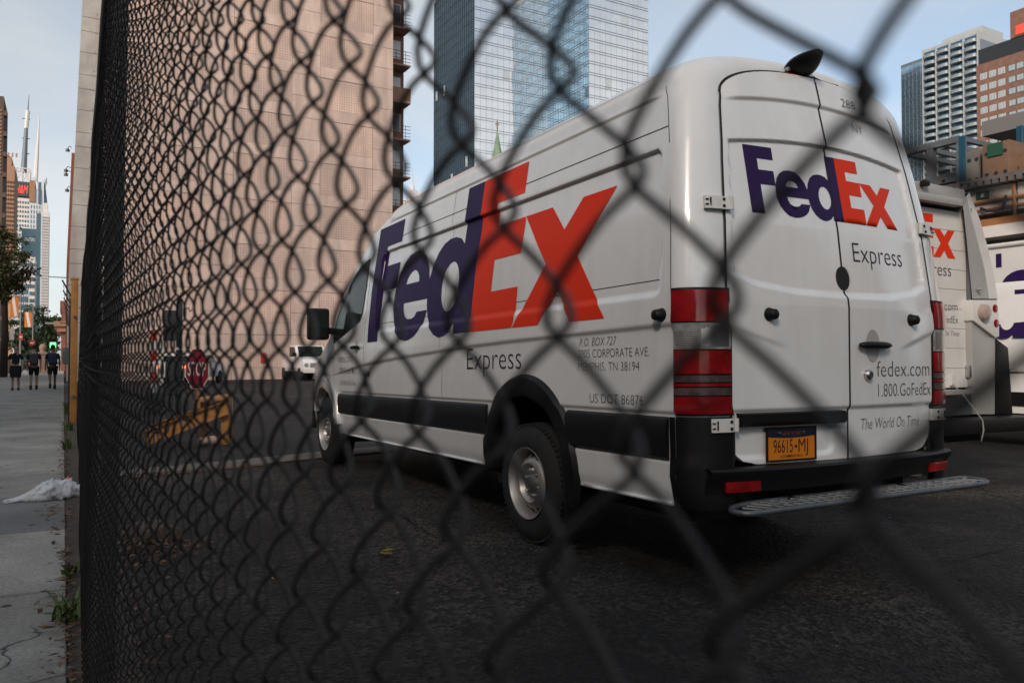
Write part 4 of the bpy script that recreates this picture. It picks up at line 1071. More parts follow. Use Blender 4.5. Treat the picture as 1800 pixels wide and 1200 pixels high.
# rear corner ring: from the last section round to the door opening
NE = 12
def ring_pt(P, e, s=1, off=0.0):
    y, z = P; ye, ze = ring_end(y, z)
    x0 = X_END + shear(X_END, z); xe = XRr(ye, ze) + 0.004
    a = e * math.pi / 2; ca, sa = math.cos(a), math.sin(a)
    px = x0 - (x0 - xe) * sa; py = ye + (y - ye) * ca; pz = ze + (z - ze) * ca
    return T(px - off * sa, s * (py + off * ca), pz)
for s in (1, -1):
    base = len(v)
    for e in range(NE + 1):
        for P in secs[0]: v.append(ring_pt(P, e / NE, s))
    for e in range(NE):
        for k in range(m_ - 1):
            q = (base + e * m_ + k, base + (e + 1) * m_ + k, base + (e + 1) * m_ + k + 1, base + e * m_ + k + 1)
            f.append(q if s == 1 else q[::-1])
    base = len(v)                               # inner return of the door opening
    for P in secs[0]:
        p = ring_pt(P, 1, s); v.append(p); v.append((p[0] + 0.05, p[1], p[2]))
    for k in range(m_ - 1): f.append((base + 2 * k, base + 2 * k + 1, base + 2 * k + 3, base + 2 * k + 2))
me = mesh_of('body', v, f, m_paint)
bm = bmesh.new(); bm.from_mesh(me); bmesh.ops.remove_doubles(bm, verts=bm.verts, dist=0.0006); bmesh.ops.recalc_face_normals(bm, faces=bm.faces)
for fc in bm.faces: fc.smooth = True
bm.to_mesh(me); bm.free(); me.set_sharp_from_angle(angle=R(50)); me.update()
body = link('body', me, VAN)
# dark inside, underbody
ub = MB(); ub.bbox(-1.30, 4.9, -0.80, 0.80, 0.34, 0.46); ub.bbox(-1.34, -1.30, -0.72, 0.72, 0.5, 2.45)
ub.bbox(-0.55, 0.55, -0.62, 0.62, 0.46, 1.0); ub.bbox(3.78, 4.85, -0.6, 0.6, 0.46, 1.0)
ub.build('underbody', m_gap, VAN)
# ---- surface helper strips
def strip(name, pts, w, mat, parent, fn, off=0.0012, s=1):
    v = []; f = []
    n = len(pts)
    for i in range(n):
        a = Vector(pts[max(i - 1, 0)]); b = Vector(pts[min(i + 1, n - 1)]); t = (b - a); t.normalize(); nn = Vector((-t[1], t[0]))
        p = Vector(pts[i])
        for sg in (-1, 1):
            q = p + nn * sg * w / 2; v.append(fn(q[0], q[1], off))
    for i in range(n - 1): f.append((2 * i, 2 * i + 1, 2 * i + 3, 2 * i + 2))
    return link(name, mesh_of(name, v, f, mat, True), parent)
def dens(pts, step=0.03):
    o = []
    for a, b in zip(pts[:-1], pts[1:]):
        n = max(1, int(math.hypot(b[0] - a[0], b[1] - a[1]) / step))
        for k in range(n): o.append((a[0] + (b[0] - a[0]) * k / n, a[1] + (b[1] - a[1]) * k / n))
    return o + [pts[-1]]
sfl = lambda x, z, off: side_pt(x + shear(x, z), z, off)
strip('panel_seam', dens([(-1.37, 2.185), (2.0, 2.185), (2.55, 2.165), (2.95, 2.13)]), 0.006, m_gap, VAN, sfl)
strip('panel_seam', dens([(1.23, 0.78), (1.23, 2.385)]), 0.004, m_gap, VAN, sfl)
strip('panel_seam', dens([(2.965, 2.12), (2.965, 1.35), (3.0, 0.36)]), 0.007, m_gap, VAN, sfl)
strip('panel_seam', dens([(2.905, 2.12), (2.91, 1.35), (2.93, 0.8)]), 0.004, m_gap, VAN, sfl)
strip('panel_seam', dens([(3.965, 0.8), (3.96, 1.26)]), 0.006, m_gap, VAN, sfl)
strip('panel_seam', dens([(-1.372, 0.8), (-1.372, 2.40)], 0.02), 0.005, m_gap, VAN, sfl)
strip('panel_seam', dens([(-1.30, 1.425), (2.66, 1.425)]), 0.005, m_gap, VAN, sfl, 0.0008)
# black side moulding in lengths
def moulding(x0, x1, s=1):
    z0, z1 = 0.572, 0.774; n = max(2, int((x1 - x0) / 0.08)); prof = [(z0, 0.0), (z0 + 0.012, 0.017), (z0 + 0.10, 0.019), (z0 + 0.16, 0.020), (z1 - 0.012, 0.010), (z1, -0.004)]
    v = []; f = []
    for i in range(n + 1):
        x = x0 + (x1 - x0) * i / n
        for (z, o) in prof: v.append(side_pt(x, z, o + (0.012 if z < 0.785 else 0), s))
    k = len(prof)
    for i in range(n):
        for j in range(k - 1):
            q = (i * k + j, i * k + j + 1, (i + 1) * k + j + 1, (i + 1) * k + j); f.append(q if s == 1 else q[::-1])
    f.append(tuple(range(k))); f.append(tuple(range(n * k, n * k + k))[::-1])
    o = link('side_moulding', mesh_of('side_moulding', v, f, m_black_pl, True), VAN); o.data.set_sharp_from_angle(angle=R(25)); return o
for (a, c) in ((0.50, 1.385), (1.393, 2.885), (2.893, 3.80), (-1.33, -0.47)):
    moulding(a, c); moulding(a, c, -1)
# wheel-arch flares
def flare(wx, r0, r1, a0, a1, mat, s=1, out=0.028):
    v = []; f = []; n = 40
    for i in range(n + 1):
        a = R(a0 + (a1 - a0) * i / n); ca, sa = math.cos(a), math.sin(a)
        for (r, o) in ((r1 + 0.006, -0.004), (r1, 0.010), (r1 - 0.018, out), (r0 + 0.03, out + 0.004), (r0, out - 0.006), (r0 - 0.004, -0.10)):
            x = wx + r * ca; z = ARCH_Z + r * sa
            yy = side_y(x, max(z, 0.37)) if o > -0.05 else 0.88
            v.append(T(x, s * (yy + (o if o > -0.05 else 0)), z))
    k = 6
    for i in range(n):
        for j in range(k - 1): q = (i * k + j, (i + 1) * k + j, (i + 1) * k + j + 1, i * k + j + 1); f.append(q if s == -1 else q[::-1])
    o = link('wheel_arch', mesh_of('wheel_arch', v, f, mat, True), VAN); o.data.set_sharp_from_angle(angle=R(40)); return o
for s in (1, -1):
    flare(0.0, 0.425, 0.555, -8, 201, m_black_pl, s)
    flare(4.325, 0.415, 0.545, 20, 175, m_paint, s, 0.035)
    for wx, rr_ in ((0.0, 0.47), (4.325, 0.455)):          # wheel wells
        w_ = MB(); n = 20; v = []; f = []
        for i in range(n + 1):
            a = R(-20 + 220 * i / n)
            for y in (0.55, 0.92): v.append(T(wx + rr_ * math.cos(a), s * y, ARCH_Z + rr_ * math.sin(a)))
        for i in range(n): f.append((2 * i, 2 * i + 1, 2 * i + 3, 2 * i + 2))
        w_.add(v, f); w_.build('wheel_well', m_gap, VAN)
    MB().bbox(-0.47, -0.45, s * 0.86 - 0.12, s * 0.86 + 0.12, 0.16, 0.62).build('mud_flap', m_black_pl, VAN)
# sill lower lip
for s in (1, -1):
    for (a, c) in ((0.50, 3.80), (-1.32, -0.52)):
        b = MB(); b.tube([side_pt(x_, 0.366, 0.0, s) for x_ in np.arange(a, c, 0.12)], 0.011, 6); b.build('sill_lip', m_paint, VAN, smooth=True)
# ---- rear doors
def clipgrid(poly, du, dv, fn):
    """fine grid clipped to a polygon; boundary vertices are pulled onto the outline"""
    P = np.array(poly); Q = np.roll(P, -1, axis=0)
    us = np.arange(P[:, 0].min(), P[:, 0].max() + du, du); vs = np.arange(P[:, 1].min(), P[:, 1].max() + dv, dv)
    U, V = np.meshgrid(us, vs); pts = np.stack([U.ravel(), V.ravel()], 1)
    ins = np.zeros(len(pts), bool); best = np.full(len(pts), 1e9); near = pts.copy()
    for a, b in zip(P, Q):
        cond = ((a[1] > pts[:, 1]) != (b[1] > pts[:, 1]))
        with np.errstate(divide='ignore', invalid='ignore'):
            xi = (b[0] - a[0]) * (pts[:, 1] - a[1]) / (b[1] - a[1]) + a[0]
        ins ^= cond & (pts[:, 0] < xi)
        ab = b - a; t = np.clip(((pts - a) @ ab) / (ab @ ab + 1e-12), 0, 1); c = a + t[:, None] * ab; d = np.hypot(*(pts - c).T)
        m = d < best; best[m] = d[m]; near[m] = c[m]
    nu = len(us); f = []
    for j in range(len(vs) - 1):
        for i in range(nu - 1):
            q = (j * nu + i, j * nu + i + 1, (j + 1) * nu + i + 1, (j + 1) * nu + i)
            if sum(ins[list(q)]) >= 2: f.append(q)
    snap = (~ins)
    pts[snap] = near[snap]
    tolerance = (best < 0.35 * min(du, dv)) & ins
    pts[tolerance] = near[tolerance]
    used = sorted({i for q in f for i in q}); mp = {o: n for n, o in enumerate(used)}
    v = [fn(*pts[i]) for i in used]; f = [tuple(mp[i] for i in q) for q in f]
    return v, f
top_curve = [ring_end(*P) for P in secs[0] if P[1] > 0.6]
G = 0.012
def door_poly(sg):
    pl = [(0.006, 0.545), (0.60, 0.548), (0.68, 0.565), (0.735, 0.615), (0.762, 0.69)]
    for (y, z) in top_curve:
        if z > 0.72 and y > 0.02: pl.append((y - G * (1 if z < 2.3 else 0.5), z - (0 if z < 2.2 else G * sstep(2.2, 2.5, z))))
    pl.append((0.006, top_curve[-1][1] - G))
    return [(sg * y, z) for y, z in (pl if sg > 0 else pl[::-1])]
doors = {}
for sg in (1, -1):
    pl = door_poly(sg)
    v, f = clipgrid(pl, 0.0125, 0.006, lambda y, z: rear_pt(y, z))
    me = mesh_of('rear_door', v, f, m_paint)
    bm = bmesh.new(); bm.from_mesh(me); bmesh.ops.recalc_face_normals(bm, faces=bm.faces)
    if sum(fc.normal.x for fc in bm.faces) > 0: bmesh.ops.reverse_faces(bm, faces=bm.faces)
    be = [e for e in bm.edges if e.is_boundary]
    r_ = bmesh.ops.extrude_edge_only(bm, edges=be)
    for q in r_['geom']:
        if isinstance(q, bmesh.types.BMVert): q.co.x += 0.03
    for fc in bm.faces: fc.smooth = True
    bm.to_mesh(me); bm.free(); me.set_sharp_from_angle(angle=R(45)); me.update()
    d = link('rear_door', me, VAN); doors[sg] = d
    d['label'] = 'left rear door with the licence plate' if sg > 0 else 'right rear door with the handle and small lettering'
# door gap lining (black rubber) just behind the doors
gl_ = MB(); v = []; f = []
for s in (1, -1):
    base = len(v)
    for P in secs[0]:
        if P[1] < 0.5: continue
        ye, ze = ring_end(*P)
        for k_ in (1.0, 0.95):
            y2 = ye * k_; z2 = ze if ze < 2.2 else ze - (1 - k_) * 0.6
            p = T(XRr(y2, z2) + 0.016, s * y2, z2); v.append(p)
    n = (len(v) - base) // 2
    for k in range(n - 1): f.append((base + 2 * k, base + 2 * k + 1, base + 2 * k + 3, base + 2 * k + 2))
gl_.add(v, f); gl_.build('door_seal', m_gap, VAN)
MB().add([T(XRr(0, z) + 0.05, y, z) for z in np.arange(0.54, 2.52, 0.06) for y in (-0.03, 0.03)], [(2 * i, 2 * i + 1, 2 * i + 3, 2 * i + 2) for i in range(32)]).build('door_seal', m_gap, VAN)
# black rubber visible in the door gaps
def rstrip(pts, w):
    return strip('door_seal', pts, w, m_gap, VAN, lambda y, z, o: T(XRr(y, z) + (rear_disp(y, z) if abs(y) < 0.03 else 0) - 0.0015, y, z), 0)
rstrip(dens([(0.0, 0.55), (0.0, 2.51)], 0.01), 0.012)
for s in (1, -1):
    pl = [(s * (y - 0.005), z - (0.005 if z > 2.4 else 0)) for (y, z) in top_curve if z > 0.74]
    rstrip(pl, 0.012)
# ---- logo lettering
def arc(cx, cy, rx, ry, a0, a1, n): return [(cx + rx * math.cos(R(a0 + (a1 - a0) * i / n)), cy + ry * math.sin(R(a0 + (a1 - a0) * i / n))) for i in range(n + 1)]
LOGO = {
 'F': ([(0, 0), (0, 1.06), (.612, 1.06), (.612, .862), (.265, .862), (.265, .685), (.585, .685), (.585, .457), (.265, .457), (.265, 0)], [], 0),
 'e': ([(1.326, .303), (.806, .303), (.815, .245), (.86, .188), (.93, .160), (1.0, .158), (1.07, .175), (1.112, .212), (1.323, .212), (1.27, .11), (1.2, .05), (1.115, .01), (1.0, -.015), (.92, -.02), (.80, .0), (.70, .06), (.62, .15), (.575, .27), (.568, .36), (.585, .47), (.635, .585), (.71, .665), (.81, .715), (.94, .732), (1.06, .715), (1.17, .66), (1.26, .565), (1.31, .45)], [[(.812, .462), (1.094, .462), (1.075, .51), (1.02, .555), (.953, .572), (.885, .555), (.833, .515)]], 0),
 'd': ([(1.862, 0), (2.12, 0), (2.12, 1.07), (1.868, 1.07), (1.868, .66), (1.80, .71), (1.70, .735), (1.60, .735), (1.50, .712), (1.41, .655), (1.34, .56), (1.305, .45), (1.298, .36), (1.31, .25), (1.35, .15), (1.42, .065), (1.51, .008), (1.61, -.018), (1.70, -.012), (1.79, .02), (1.862, .082)], [arc(1.715, .36, .150, .187, 0, 342, 19)], 0),
 'E': ([(2.122, 0), (2.122, 1.07), (2.73, 1.07), (2.73, .865), (2.37, .865), (2.37, .71), (2.733, .71), (2.745, .69), (2.745, .475), (2.39, .475), (2.39, .26), (2.75, .26), (2.75, .04), (2.725, 0)], [], 1),
 'x': ([(2.742, .71), (3.06, .71), (3.228, .548), (3.385, .71), (3.70, .71), (3.402, .37), (3.72, 0), (3.392, 0), (3.231, .189), (3.048, 0), (2.735, 0), (3.066, .364)], [], 1)}
def letter_mesh(outer, holes, ucuts, vcuts, fn):
    bm = bmesh.new()
    for loop in [outer] + holes:
        vs = [bm.verts.new((p[0], p[1], 0)) for p in loop]
        for i in range(len(vs)): bm.edges.new((vs[i], vs[(i + 1) % len(vs)]))
    bmesh.ops.triangle_fill(bm, use_beauty=True, edges=bm.edges[:], normal=(0, 0, 1))
    for c in ucuts: bmesh.ops.bisect_plane(bm, geom=bm.verts[:] + bm.edges[:] + bm.faces[:], plane_co=(c, 0, 0), plane_no=(1, 0, 0))
    for c in vcuts: bmesh.ops.bisect_plane(bm, geom=bm.verts[:] + bm.edges[:] + bm.faces[:], plane_co=(0, c, 0), plane_no=(0, 1, 0))
    bm.verts.ensure_lookup_table(); bm.verts.index_update()
    v = [fn(q.co.x, q.co.y) for q in bm.verts]; f = [tuple(w.index for w in fc.verts) for fc in bm.faces]
    bm.free(); return v, f
def logo(parent, fn, us, vs, keys='FedEx', cuts=True, extra_u=()):
    for ch in keys:
        o, h, mi = LOGO[ch]
        u0 = min(p[0] for p in o); u1 = max(p[0] for p in o)
        uc = [c for c in us if u0 < c < u1]
        v, f = letter_mesh(o, h, uc, vs, fn)
        l = link('letter', mesh_of('letter', v, f, (m_purple, m_orange_v)[mi], True), parent)
SX0, SZ0 = 2.87, 1.265
vcut = [z - SZ0 for z in sorted(set([round(a, 4) for a in list(np.arange(1.28, 1.33, 0.02)) + list(np.arange(1.33, 1.44, 0.009)) + list(np.arange(1.45, 2.02, 0.05)) + list(np.arange(2.04, 2.115, 0.008)) + list(np.arange(2.13, 2.35, 0.04))]))]
logo(VAN, lambda u, w: side_pt(SX0 - u, SZ0 + w, 0.0028), list(np.arange(0.08, 3.7, 0.06)) + [SX0 - 2.68 + q for q in (0, .008, .016, .024, .04, .05)], vcut)
# rear logo: letters that cross the centre gap are split with the doors
RS, RV = 1.10 / 3.72, 0.35 / 1.07
def rlogo(parent, keys, lo, hi):
    for ch in keys:
        o, h, mi = LOGO[ch]
        bm = bmesh.new()
        for loop in [o] + h:
            vs = [bm.verts.new((0.565 - p[0] * RS, 1.75 + p[1] * RV, 0)) for p in loop]
            for i in range(len(vs)): bm.edges.new((vs[i], vs[(i + 1) % len(vs)]))
        bmesh.ops.triangle_fill(bm, use_beauty=True, edges=bm.edges[:], normal=(0, 0, 1))
        geo = lambda: bm.verts[:] + bm.edges[:] + bm.faces[:]
        if lo is not None: bmesh.ops.bisect_plane(bm, geom=geo(), plane_co=(lo, 0, 0), plane_no=(-1, 0, 0), clear_outer=True)
        if hi is not None: bmesh.ops.bisect_plane(bm, geom=geo(), plane_co=(hi, 0, 0), plane_no=(1, 0, 0), clear_outer=True)
        for c in np.arange(-0.55, 0.57, 0.03): bmesh.ops.bisect_plane(bm, geom=geo(), plane_co=(c, 0, 0), plane_no=(1, 0, 0))
        for c in np.arange(1.75, 2.14, 0.03): bmesh.ops.bisect_plane(bm, geom=geo(), plane_co=(0, c, 0), plane_no=(0, 1, 0))
        bm.verts.index_update()
        v = [rear_pt(q.co.x, q.co.y, 0.0022) for q in bm.verts]; f = [tuple(w.index for w in fc.verts) for fc in bm.faces]
        bm.free()
        if f: link('letter', mesh_of('letter', v, f, (m_purple, m_orange_v)[mi], True), parent)
rlogo(doors[1], 'Fed', 0.005, None); rlogo(doors[-1], 'dEx', None, -0.005)
def stext(body, x, z, w, h, mat, shear_=0.0, bold=-0.012): return put_text('lettering', body, mat, VAN, lambda u, v: side_pt(x - u, z + v, 0.0022), w, h, shear_, bold)
stext('Express', 0.80, 1.005, 0.76, 0.152, m_darktxt)
stext('P.O. BOX 727', -0.60, 1.125, 0.335, 0.045, m_greytxt, 0.22); stext('2005 CORPORATE AVE.', -0.585, 1.062, 0.612, 0.046, m_greytxt, 0.0); stext('MEMPHIS, TN 38194', -0.585, 0.992, 0.535, 0.046, m_greytxt)
stext('US DOT 86876', -0.695, 0.822, 0.455, 0.05, m_greytxt)
stext('fedex.com', 3.79, 1.09, 0.48, 0.09, m_greytxt); stext('1.800.GoFedEx', 3.77, 0.975, 0.52, 0.07, m_greytxt); stext('The World On Time', 3.76, 0.86, 0.5, 0.055, m_greytxt, 0.2)
MB().add([side_pt(2.90 - a, 0.95 + b, 0.003) for a, b in ((0, 0), (0.055, 0), (0.055, 0.05), (0, 0.05))], [(0, 1, 2, 3)]).build('sticker', m_redl, VAN)
def rtext(sg, body, y, z, w, h, mat, shear_=0.0, bold=-0.012): return put_text('lettering', body, mat, doors[sg], lambda u, v: rear_pt(y - u, z + v, 0.002), w, h, shear_, bold)
rtext(-1, 'Express', -0.10, 1.545, 0.435, 0.105, m_darktxt)
rtext(-1, 'fedex.com', -0.215, 0.952, 0.51, 0.083, m_greytxt); rtext(-1, '1.800.GoFedEx', -0.225, 0.848, 0.51, 0.07, m_greytxt)
rtext(-1, 'The World On Time', -0.105, 0.683, 0.53, 0.058, m_greytxt, 0.2)
rtext(-1, '288', -0.18, 2.40, 0.12, 0.05, m_greytxt); rtext(-1, 'NY', -0.255, 2.27, 0.09, 0.05, m_greytxt)
# ---- rear lamps, hinges, bumper, step, plate, handle
def cor(e, z, off, s=1): return ring_pt((side_y(-1.37, z), z), e, s, off)
def corner_patch(name, mat, parent, e0, e1, z0, z1, off, s=1, ne=10, nz=6, thick=0.014):
    v = []; f = []
    for j in range(nz + 1):
        z = z0 + (z1 - z0) * j / nz
        for i in range(ne + 1):
            e = e0 + (e1 - e0) * i / ne; v.append(cor(e, z, off, s))
    n = ne + 1
    for j in range(nz):
        for i in range(ne): f.append((j * n + i, j * n + i + 1, (j + 1) * n + i + 1, (j + 1) * n + i))
    k = len(v)                                  # side walls back to the body
    rim_ = [i for i in range(n)] + [(j * n + ne) for j in range(1, nz + 1)] + [nz * n + i for i in range(ne - 1, -1, -1)] + [j * n for j in range(nz - 1, 0, -1)]
    ez = [(e0 + (e1 - e0) * (i % n) / ne, z0 + (z1 - z0) * (i // n) / nz) for i in rim_]
    for (e, z) in ez: v.append(cor(e, z, off - thick, s))
    for q in range(len(rim_)): a, b = rim_[q], rim_[(q + 1) % len(rim_)]; f.append((a, b, k + (q + 1) % len(rim_), k + q))
    me = mesh_of(name, v, f, mat); bm = bmesh.new(); bm.from_mesh(me); bmesh.ops.recalc_face_normals(bm, faces=bm.faces)
    for fc in bm.faces: fc.smooth = True
    bm.to_mesh(me); bm.free(); me.set_sharp_from_angle(angle=R(40)); me.update()
    return link(name, me, parent)
for s in (1, -1):
    tlm = corner_patch('tail_light', m_black_pl, VAN, -0.0, 1.06, 0.782, 1.372, 0.010, s, 12, 12, 0.02)
    bands = [(1.215, 1.36, m_redl), (1.088, 1.208, m_clear), (0.975, 1.082, m_redl), (0.937, 0.967, m_smoke), (0.917, 0.931, m_redl), (0.876, 0.911, m_smoke), (0.792, 0.870, m_redl)]
    for (z0, z1, mm) in bands:
        corner_patch('lens', mm, tlm, 0.035, 1.02, z0, z1, 0.017, s, 12, 3, 0.008)
    for (z0, z1) in ((1.10, 1.195),):        # faceted reflector behind the clear lens
        corner_patch('reflector', m_chrome, tlm, 0.55, 0.98, z0, z1, 0.0185, s, 6, 3, 0.002)
    if s == 1:
        for q in range(14): corner_patch('lens_rib', m_chrome, tlm, 0.08, 0.5, 1.096 + q * 0.008, 1.0985 + q * 0.008, 0.0185, s, 6, 1, 0.002)
    # bumper corner and rear bar
    corner_patch('bumper_corner', m_black_pl, VAN, -0.0, 1.02, 0.352, 0.776, 0.012, s, 14, 14, 0.03)
    b = MB(); n = 6
    v = [side_pt(x_, z_, 0.010, s) for z_ in (0.352, 0.50, 0.60, 0.70, 0.775) for x_ in (-1.335, -1.355, -1.375)]
    f = [(j * 3 + i, j * 3 + i + 1, (j + 1) * 3 + i + 1, (j + 1) * 3 + i) for j in range(4) for i in range(2)]
    b.add(v, f); b.build('bumper_end', m_black_pl, VAN)
    # hinges
    for zh in (1.775, 0.738):
        hb = MB(); vv = []; ff = []
        for j, z_ in enumerate((zh - 0.031, zh + 0.031)):
            for e in np.linspace(0.66, 1.0, 9): vv.append(cor(e, z_, 0.026, s))
            ye_, ze_ = ring_end(side_y(-1.37, z_), z_)
            for q in (0.012, 0.022, 0.030): vv.append(rear_pt(s * (ye_ - q), z_, 0.028))
        k = len(vv) // 2
        ff = [(i, i + 1, k + i + 1, k + i) for i in range(k - 1)]
        nb_ = len(vv)
        for j, z_ in enumerate((zh - 0.031, zh + 0.031)):
            for e in np.linspace(0.66, 1.0, 9): vv.append(cor(e, z_, 0.0, s))
            ye_, ze_ = ring_end(side_y(-1.37, z_), z_)
            for q in (0.012, 0.022, 0.030): vv.append(rear_pt(s * (ye_ - q), z_, 0.0))
        for i in range(k - 1): ff += [(i, i + 1, nb_ + i + 1, nb_ + i), (k + i, k + i + 1, nb_ + k + i + 1, nb_ + k + i)]
        ff += [(0, k, nb_ + k, nb_), (k - 1, 2 * k - 1, nb_ + 2 * k - 1, nb_ + k - 1)]
        hb.add(vv, ff); h_ = hb.build('hinge', m_hinge, VAN, smooth=True, auto=True)
        ye_, ze_ = ring_end(side_y(-1.37, zh), zh)
        for q in (-0.016, 0.016):
            c = cor(0.96, zh + q, 0.0265, s); MB().lathe([(0, -0.004), (0.0075, -0.004), (0.0075, 0.01)], c, 'X', 10).build('bolt', m_gap, h_)
        sl_ = MB()
        for q in (0.012, -0.012):
            c = cor(0.70, zh + q, 0.027, s); sl_.box(c, (0.012, 0.02, 0.004), rz=R(30 * s))
        c = cor(0.75, zh, 0.027, s); sl_.box(c, (0.006, 0.006, 0.04))
        sl_.build('slot', m_gap, h_)
        pin = MB(); c = rear_pt(s * (ye_ - 0.028), zh, 0.022); pin.tube([(c[0], c[1], c[2] - 0.03), (c[0], c[1], c[2] + 0.03)], 0.012, 10); pin.build('pin', m_hinge, h_, smooth=True, auto=True)
# rear bumper bar
v = []; f = []; prof = [(0.425, 0.0), (0.43, 0.030), (0.485, 0.040), (0.510, 0.062), (0.530, 0.066), (0.541, 0.055), (0.544, -0.02)]
ny_ = 40
for i in range(ny_ + 1):
    y = -0.90 + 1.80 * i / ny_
    for (z, o) in prof:
        xx = lean_x(0.5) + 0.10 * (abs(y) / 0.9) ** 3 - o
        v.append(T(xx, y, z))
k = len(prof)
for i in range(ny_):
    for j in range(k - 1): f.append((i * k + j, (i + 1) * k + j, (i + 1) * k + j + 1, i * k + j + 1))
me = mesh_of('rear_bumper', v, f, m_black_pl); bm = bmesh.new(); bm.from_mesh(me); bmesh.ops.recalc_face_normals(bm, faces=bm.faces)
if sum(fc.normal.x for fc in bm.faces) > 0: bmesh.ops.reverse_faces(bm, faces=bm.faces)
for fc in bm.faces: fc.smooth = True
bm.to_mesh(me); bm.free(); me.set_sharp_from_angle(angle=R(35))
bump_o = link('rear_bumper', me, VAN)
for s in (1, -1):
    xx = lean_x(0.5) + 0.10 * (0.72 / 0.9) ** 3
    MB().box(T(xx - 0.040, s * 0.73, 0.458), (0.02, 0.19, 0.048), rz=R(-8 * s)).build('reflector', m_redl, bump_o, bevel=0.004)
# tread step
st_root = MB(); yl, yr_ = 0.93, -0.96; xb_, xf_ = -1.52, -1.74; zst = 0.375
loop = []
def cornr(cx, cy, r, a0, a1): return [(cx + r * math.cos(R(a)), cy + r * math.sin(R(a))) for a in np.linspace(a0, a1, 7)]
rc = 0.07
def ell(cx, cy, rx, ry, a0, a1): return [(cx + rx * math.cos(R(a)), cy + ry * math.sin(R(a))) for a in np.linspace(a0, a1, 9)]
xb_, yl, yr_ = -1.545, 0.90, -0.98
loop = cornr(xf_ + 0.05, yl - 0.05, 0.05, 180, 90) + ell(xb_ - 0.14, yl - 0.28, 0.14, 0.28, 90, 0) + cornr(xb_ - 0.04, yr_ + 0.04, 0.04, 0, -90) + ell(xf_ + 0.12, yr_ + 0.16, 0.12, 0.16, -90, -180)
st_root.tube([T(a, b, zst) for a, b in loop], 0.014, 8, closed=True)
stp = st_root.build('rear_step', m_galv, VAN, smooth=True)
nb = 27
for i in range(nb):
    y = yr_ + 0.07 + (yl - yr_ - 0.17) * i / (nb - 1)
    cut = 0.5 * max(0.0, y - 0.66); c = T((xb_ - cut + xf_) / 2, y, zst + 0.006); inset = 0.04 + cut + (0.05 if i < 2 else 0)
    s_ = MB(); s_.box(c, (abs(xb_ - xf_) - inset, 0.012, 0.006), rz=R(28)); s_.build('tread_bar', m_bar, stp)
for q in (0.30, 0.62):
    xx = xb_ + (xf_ - xb_) * q; MB().box(T(xx, (yl + yr_) / 2 - 0.06, zst + 0.004), (0.010, yl - yr_ - 0.35, 0.008)).build('cross_bar', m_galv, stp)
for s in (0.42, -0.40): MB().tube([T(-1.30, s, 0.40), T(-1.60, s, 0.36)], 0.025, 6).build('step_bracket', m_black_pl, stp)
# licence plate with lettering
m_plate = M('plate_amber', (0.55, 0.17, 0.008), 0.45, var=0.06); m_navy = M('plate_navy', (0.008, 0.010, 0.022), 0.45)
pl_y0, pl_z0 = 0.545, 0.560
def plate_pt(u, v, o): p = rear_pt(0.39, 0.64, 0.0); return (p[0] - o - 0.072 * (u - 0.1525) - 0.014, pl_y0 - u, p[2] - 0.08 + v)
plate = MB(); plate.prism([(0, 0.008), (0.008, 0), (0.297, 0), (0.305, 0.008), (0.305, 0.144), (0.297, 0.152), (0.008, 0.152), (0, 0.144)], lambda u, v, o: plate_pt(u, v, o), 0.0, 0.006)
plate = plate.build('licence_plate', m_plate, doors[1])
fr = MB()
for (a, b, c, d_) in ((-0.006, 0.311, -0.006, 0.003), (-0.006, 0.311, 0.149, 0.158), (-0.006, 0.004, 0.003, 0.149), (0.301, 0.311, 0.003, 0.149)):
    fr.prism([(a, c), (b, c), (b, d_), (a, d_)], lambda u, v, o: plate_pt(u, v, o), 0.003, 0.0095)
fr.build('plate_frame', m_black_pl, doors[1])
MB().add([plate_pt(u, v, 0.0066) for u, v in ((0.004, 0.112), (0.08, 0.106), (0.152, 0.104), (0.225, 0.106), (0.301, 0.112), (0.301, 0.149), (0.004, 0.149))], [(0, 1, 2, 3, 4, 5, 6)]).build('plate_band', m_navy, doors[1])
put_text('plate_lettering', '96615', m_navy, doors[1], lambda u, v: plate_pt(0.038 + u, 0.036 + v, 0.0068), 0.122, 0.064, 0, 0.0)
put_text('plate_lettering', 'MJ', m_navy, doors[1], lambda u, v: plate_pt(0.196 + u, 0.036 + v, 0.0068), 0.062, 0.064, 0, 0.0)
put_text('plate_lettering', 'COMMERCIAL', m_navy, doors[1], lambda u, v: plate_pt(0.092 + u, 0.012 + v, 0.0068), 0.12, 0.013, 0, 0.012)
put_text('plate_lettering', 'NEW YORK', M('plate_gold', (0.16, 0.05, 0.01), 0.5), doors[1], lambda u, v: plate_pt(0.092 + u, 0.117 + v, 0.0072), 0.12, 0.018, 0, 0.0)
MB().add([plate_pt(0.168 + u, 0.058 + v, 0.0068) for u, v in ((0, 0.004), (0.012, 0.014), (0.019, 0.012), (0.018, 0), (0.013, -0.004), (0.010, 0.001))], [(0, 1, 2, 3, 4, 5)]).build('plate_emblem', m_navy, doors[1])
for u in (0.075, 0.228): MB().lathe([(0, -0.004), (0.006, -0.003), (0.007, 0.002)], plate_pt(u, 0.130, 0.008), 'X', 10).build('plate_screw', m_chrome, doors[1])
for u in (0.084, 0.219): MB().box(plate_pt(u, 0.019, 0.0068), (0.001, 0.006, 0.006)).build('plate_dot', m_navy, doors[1])
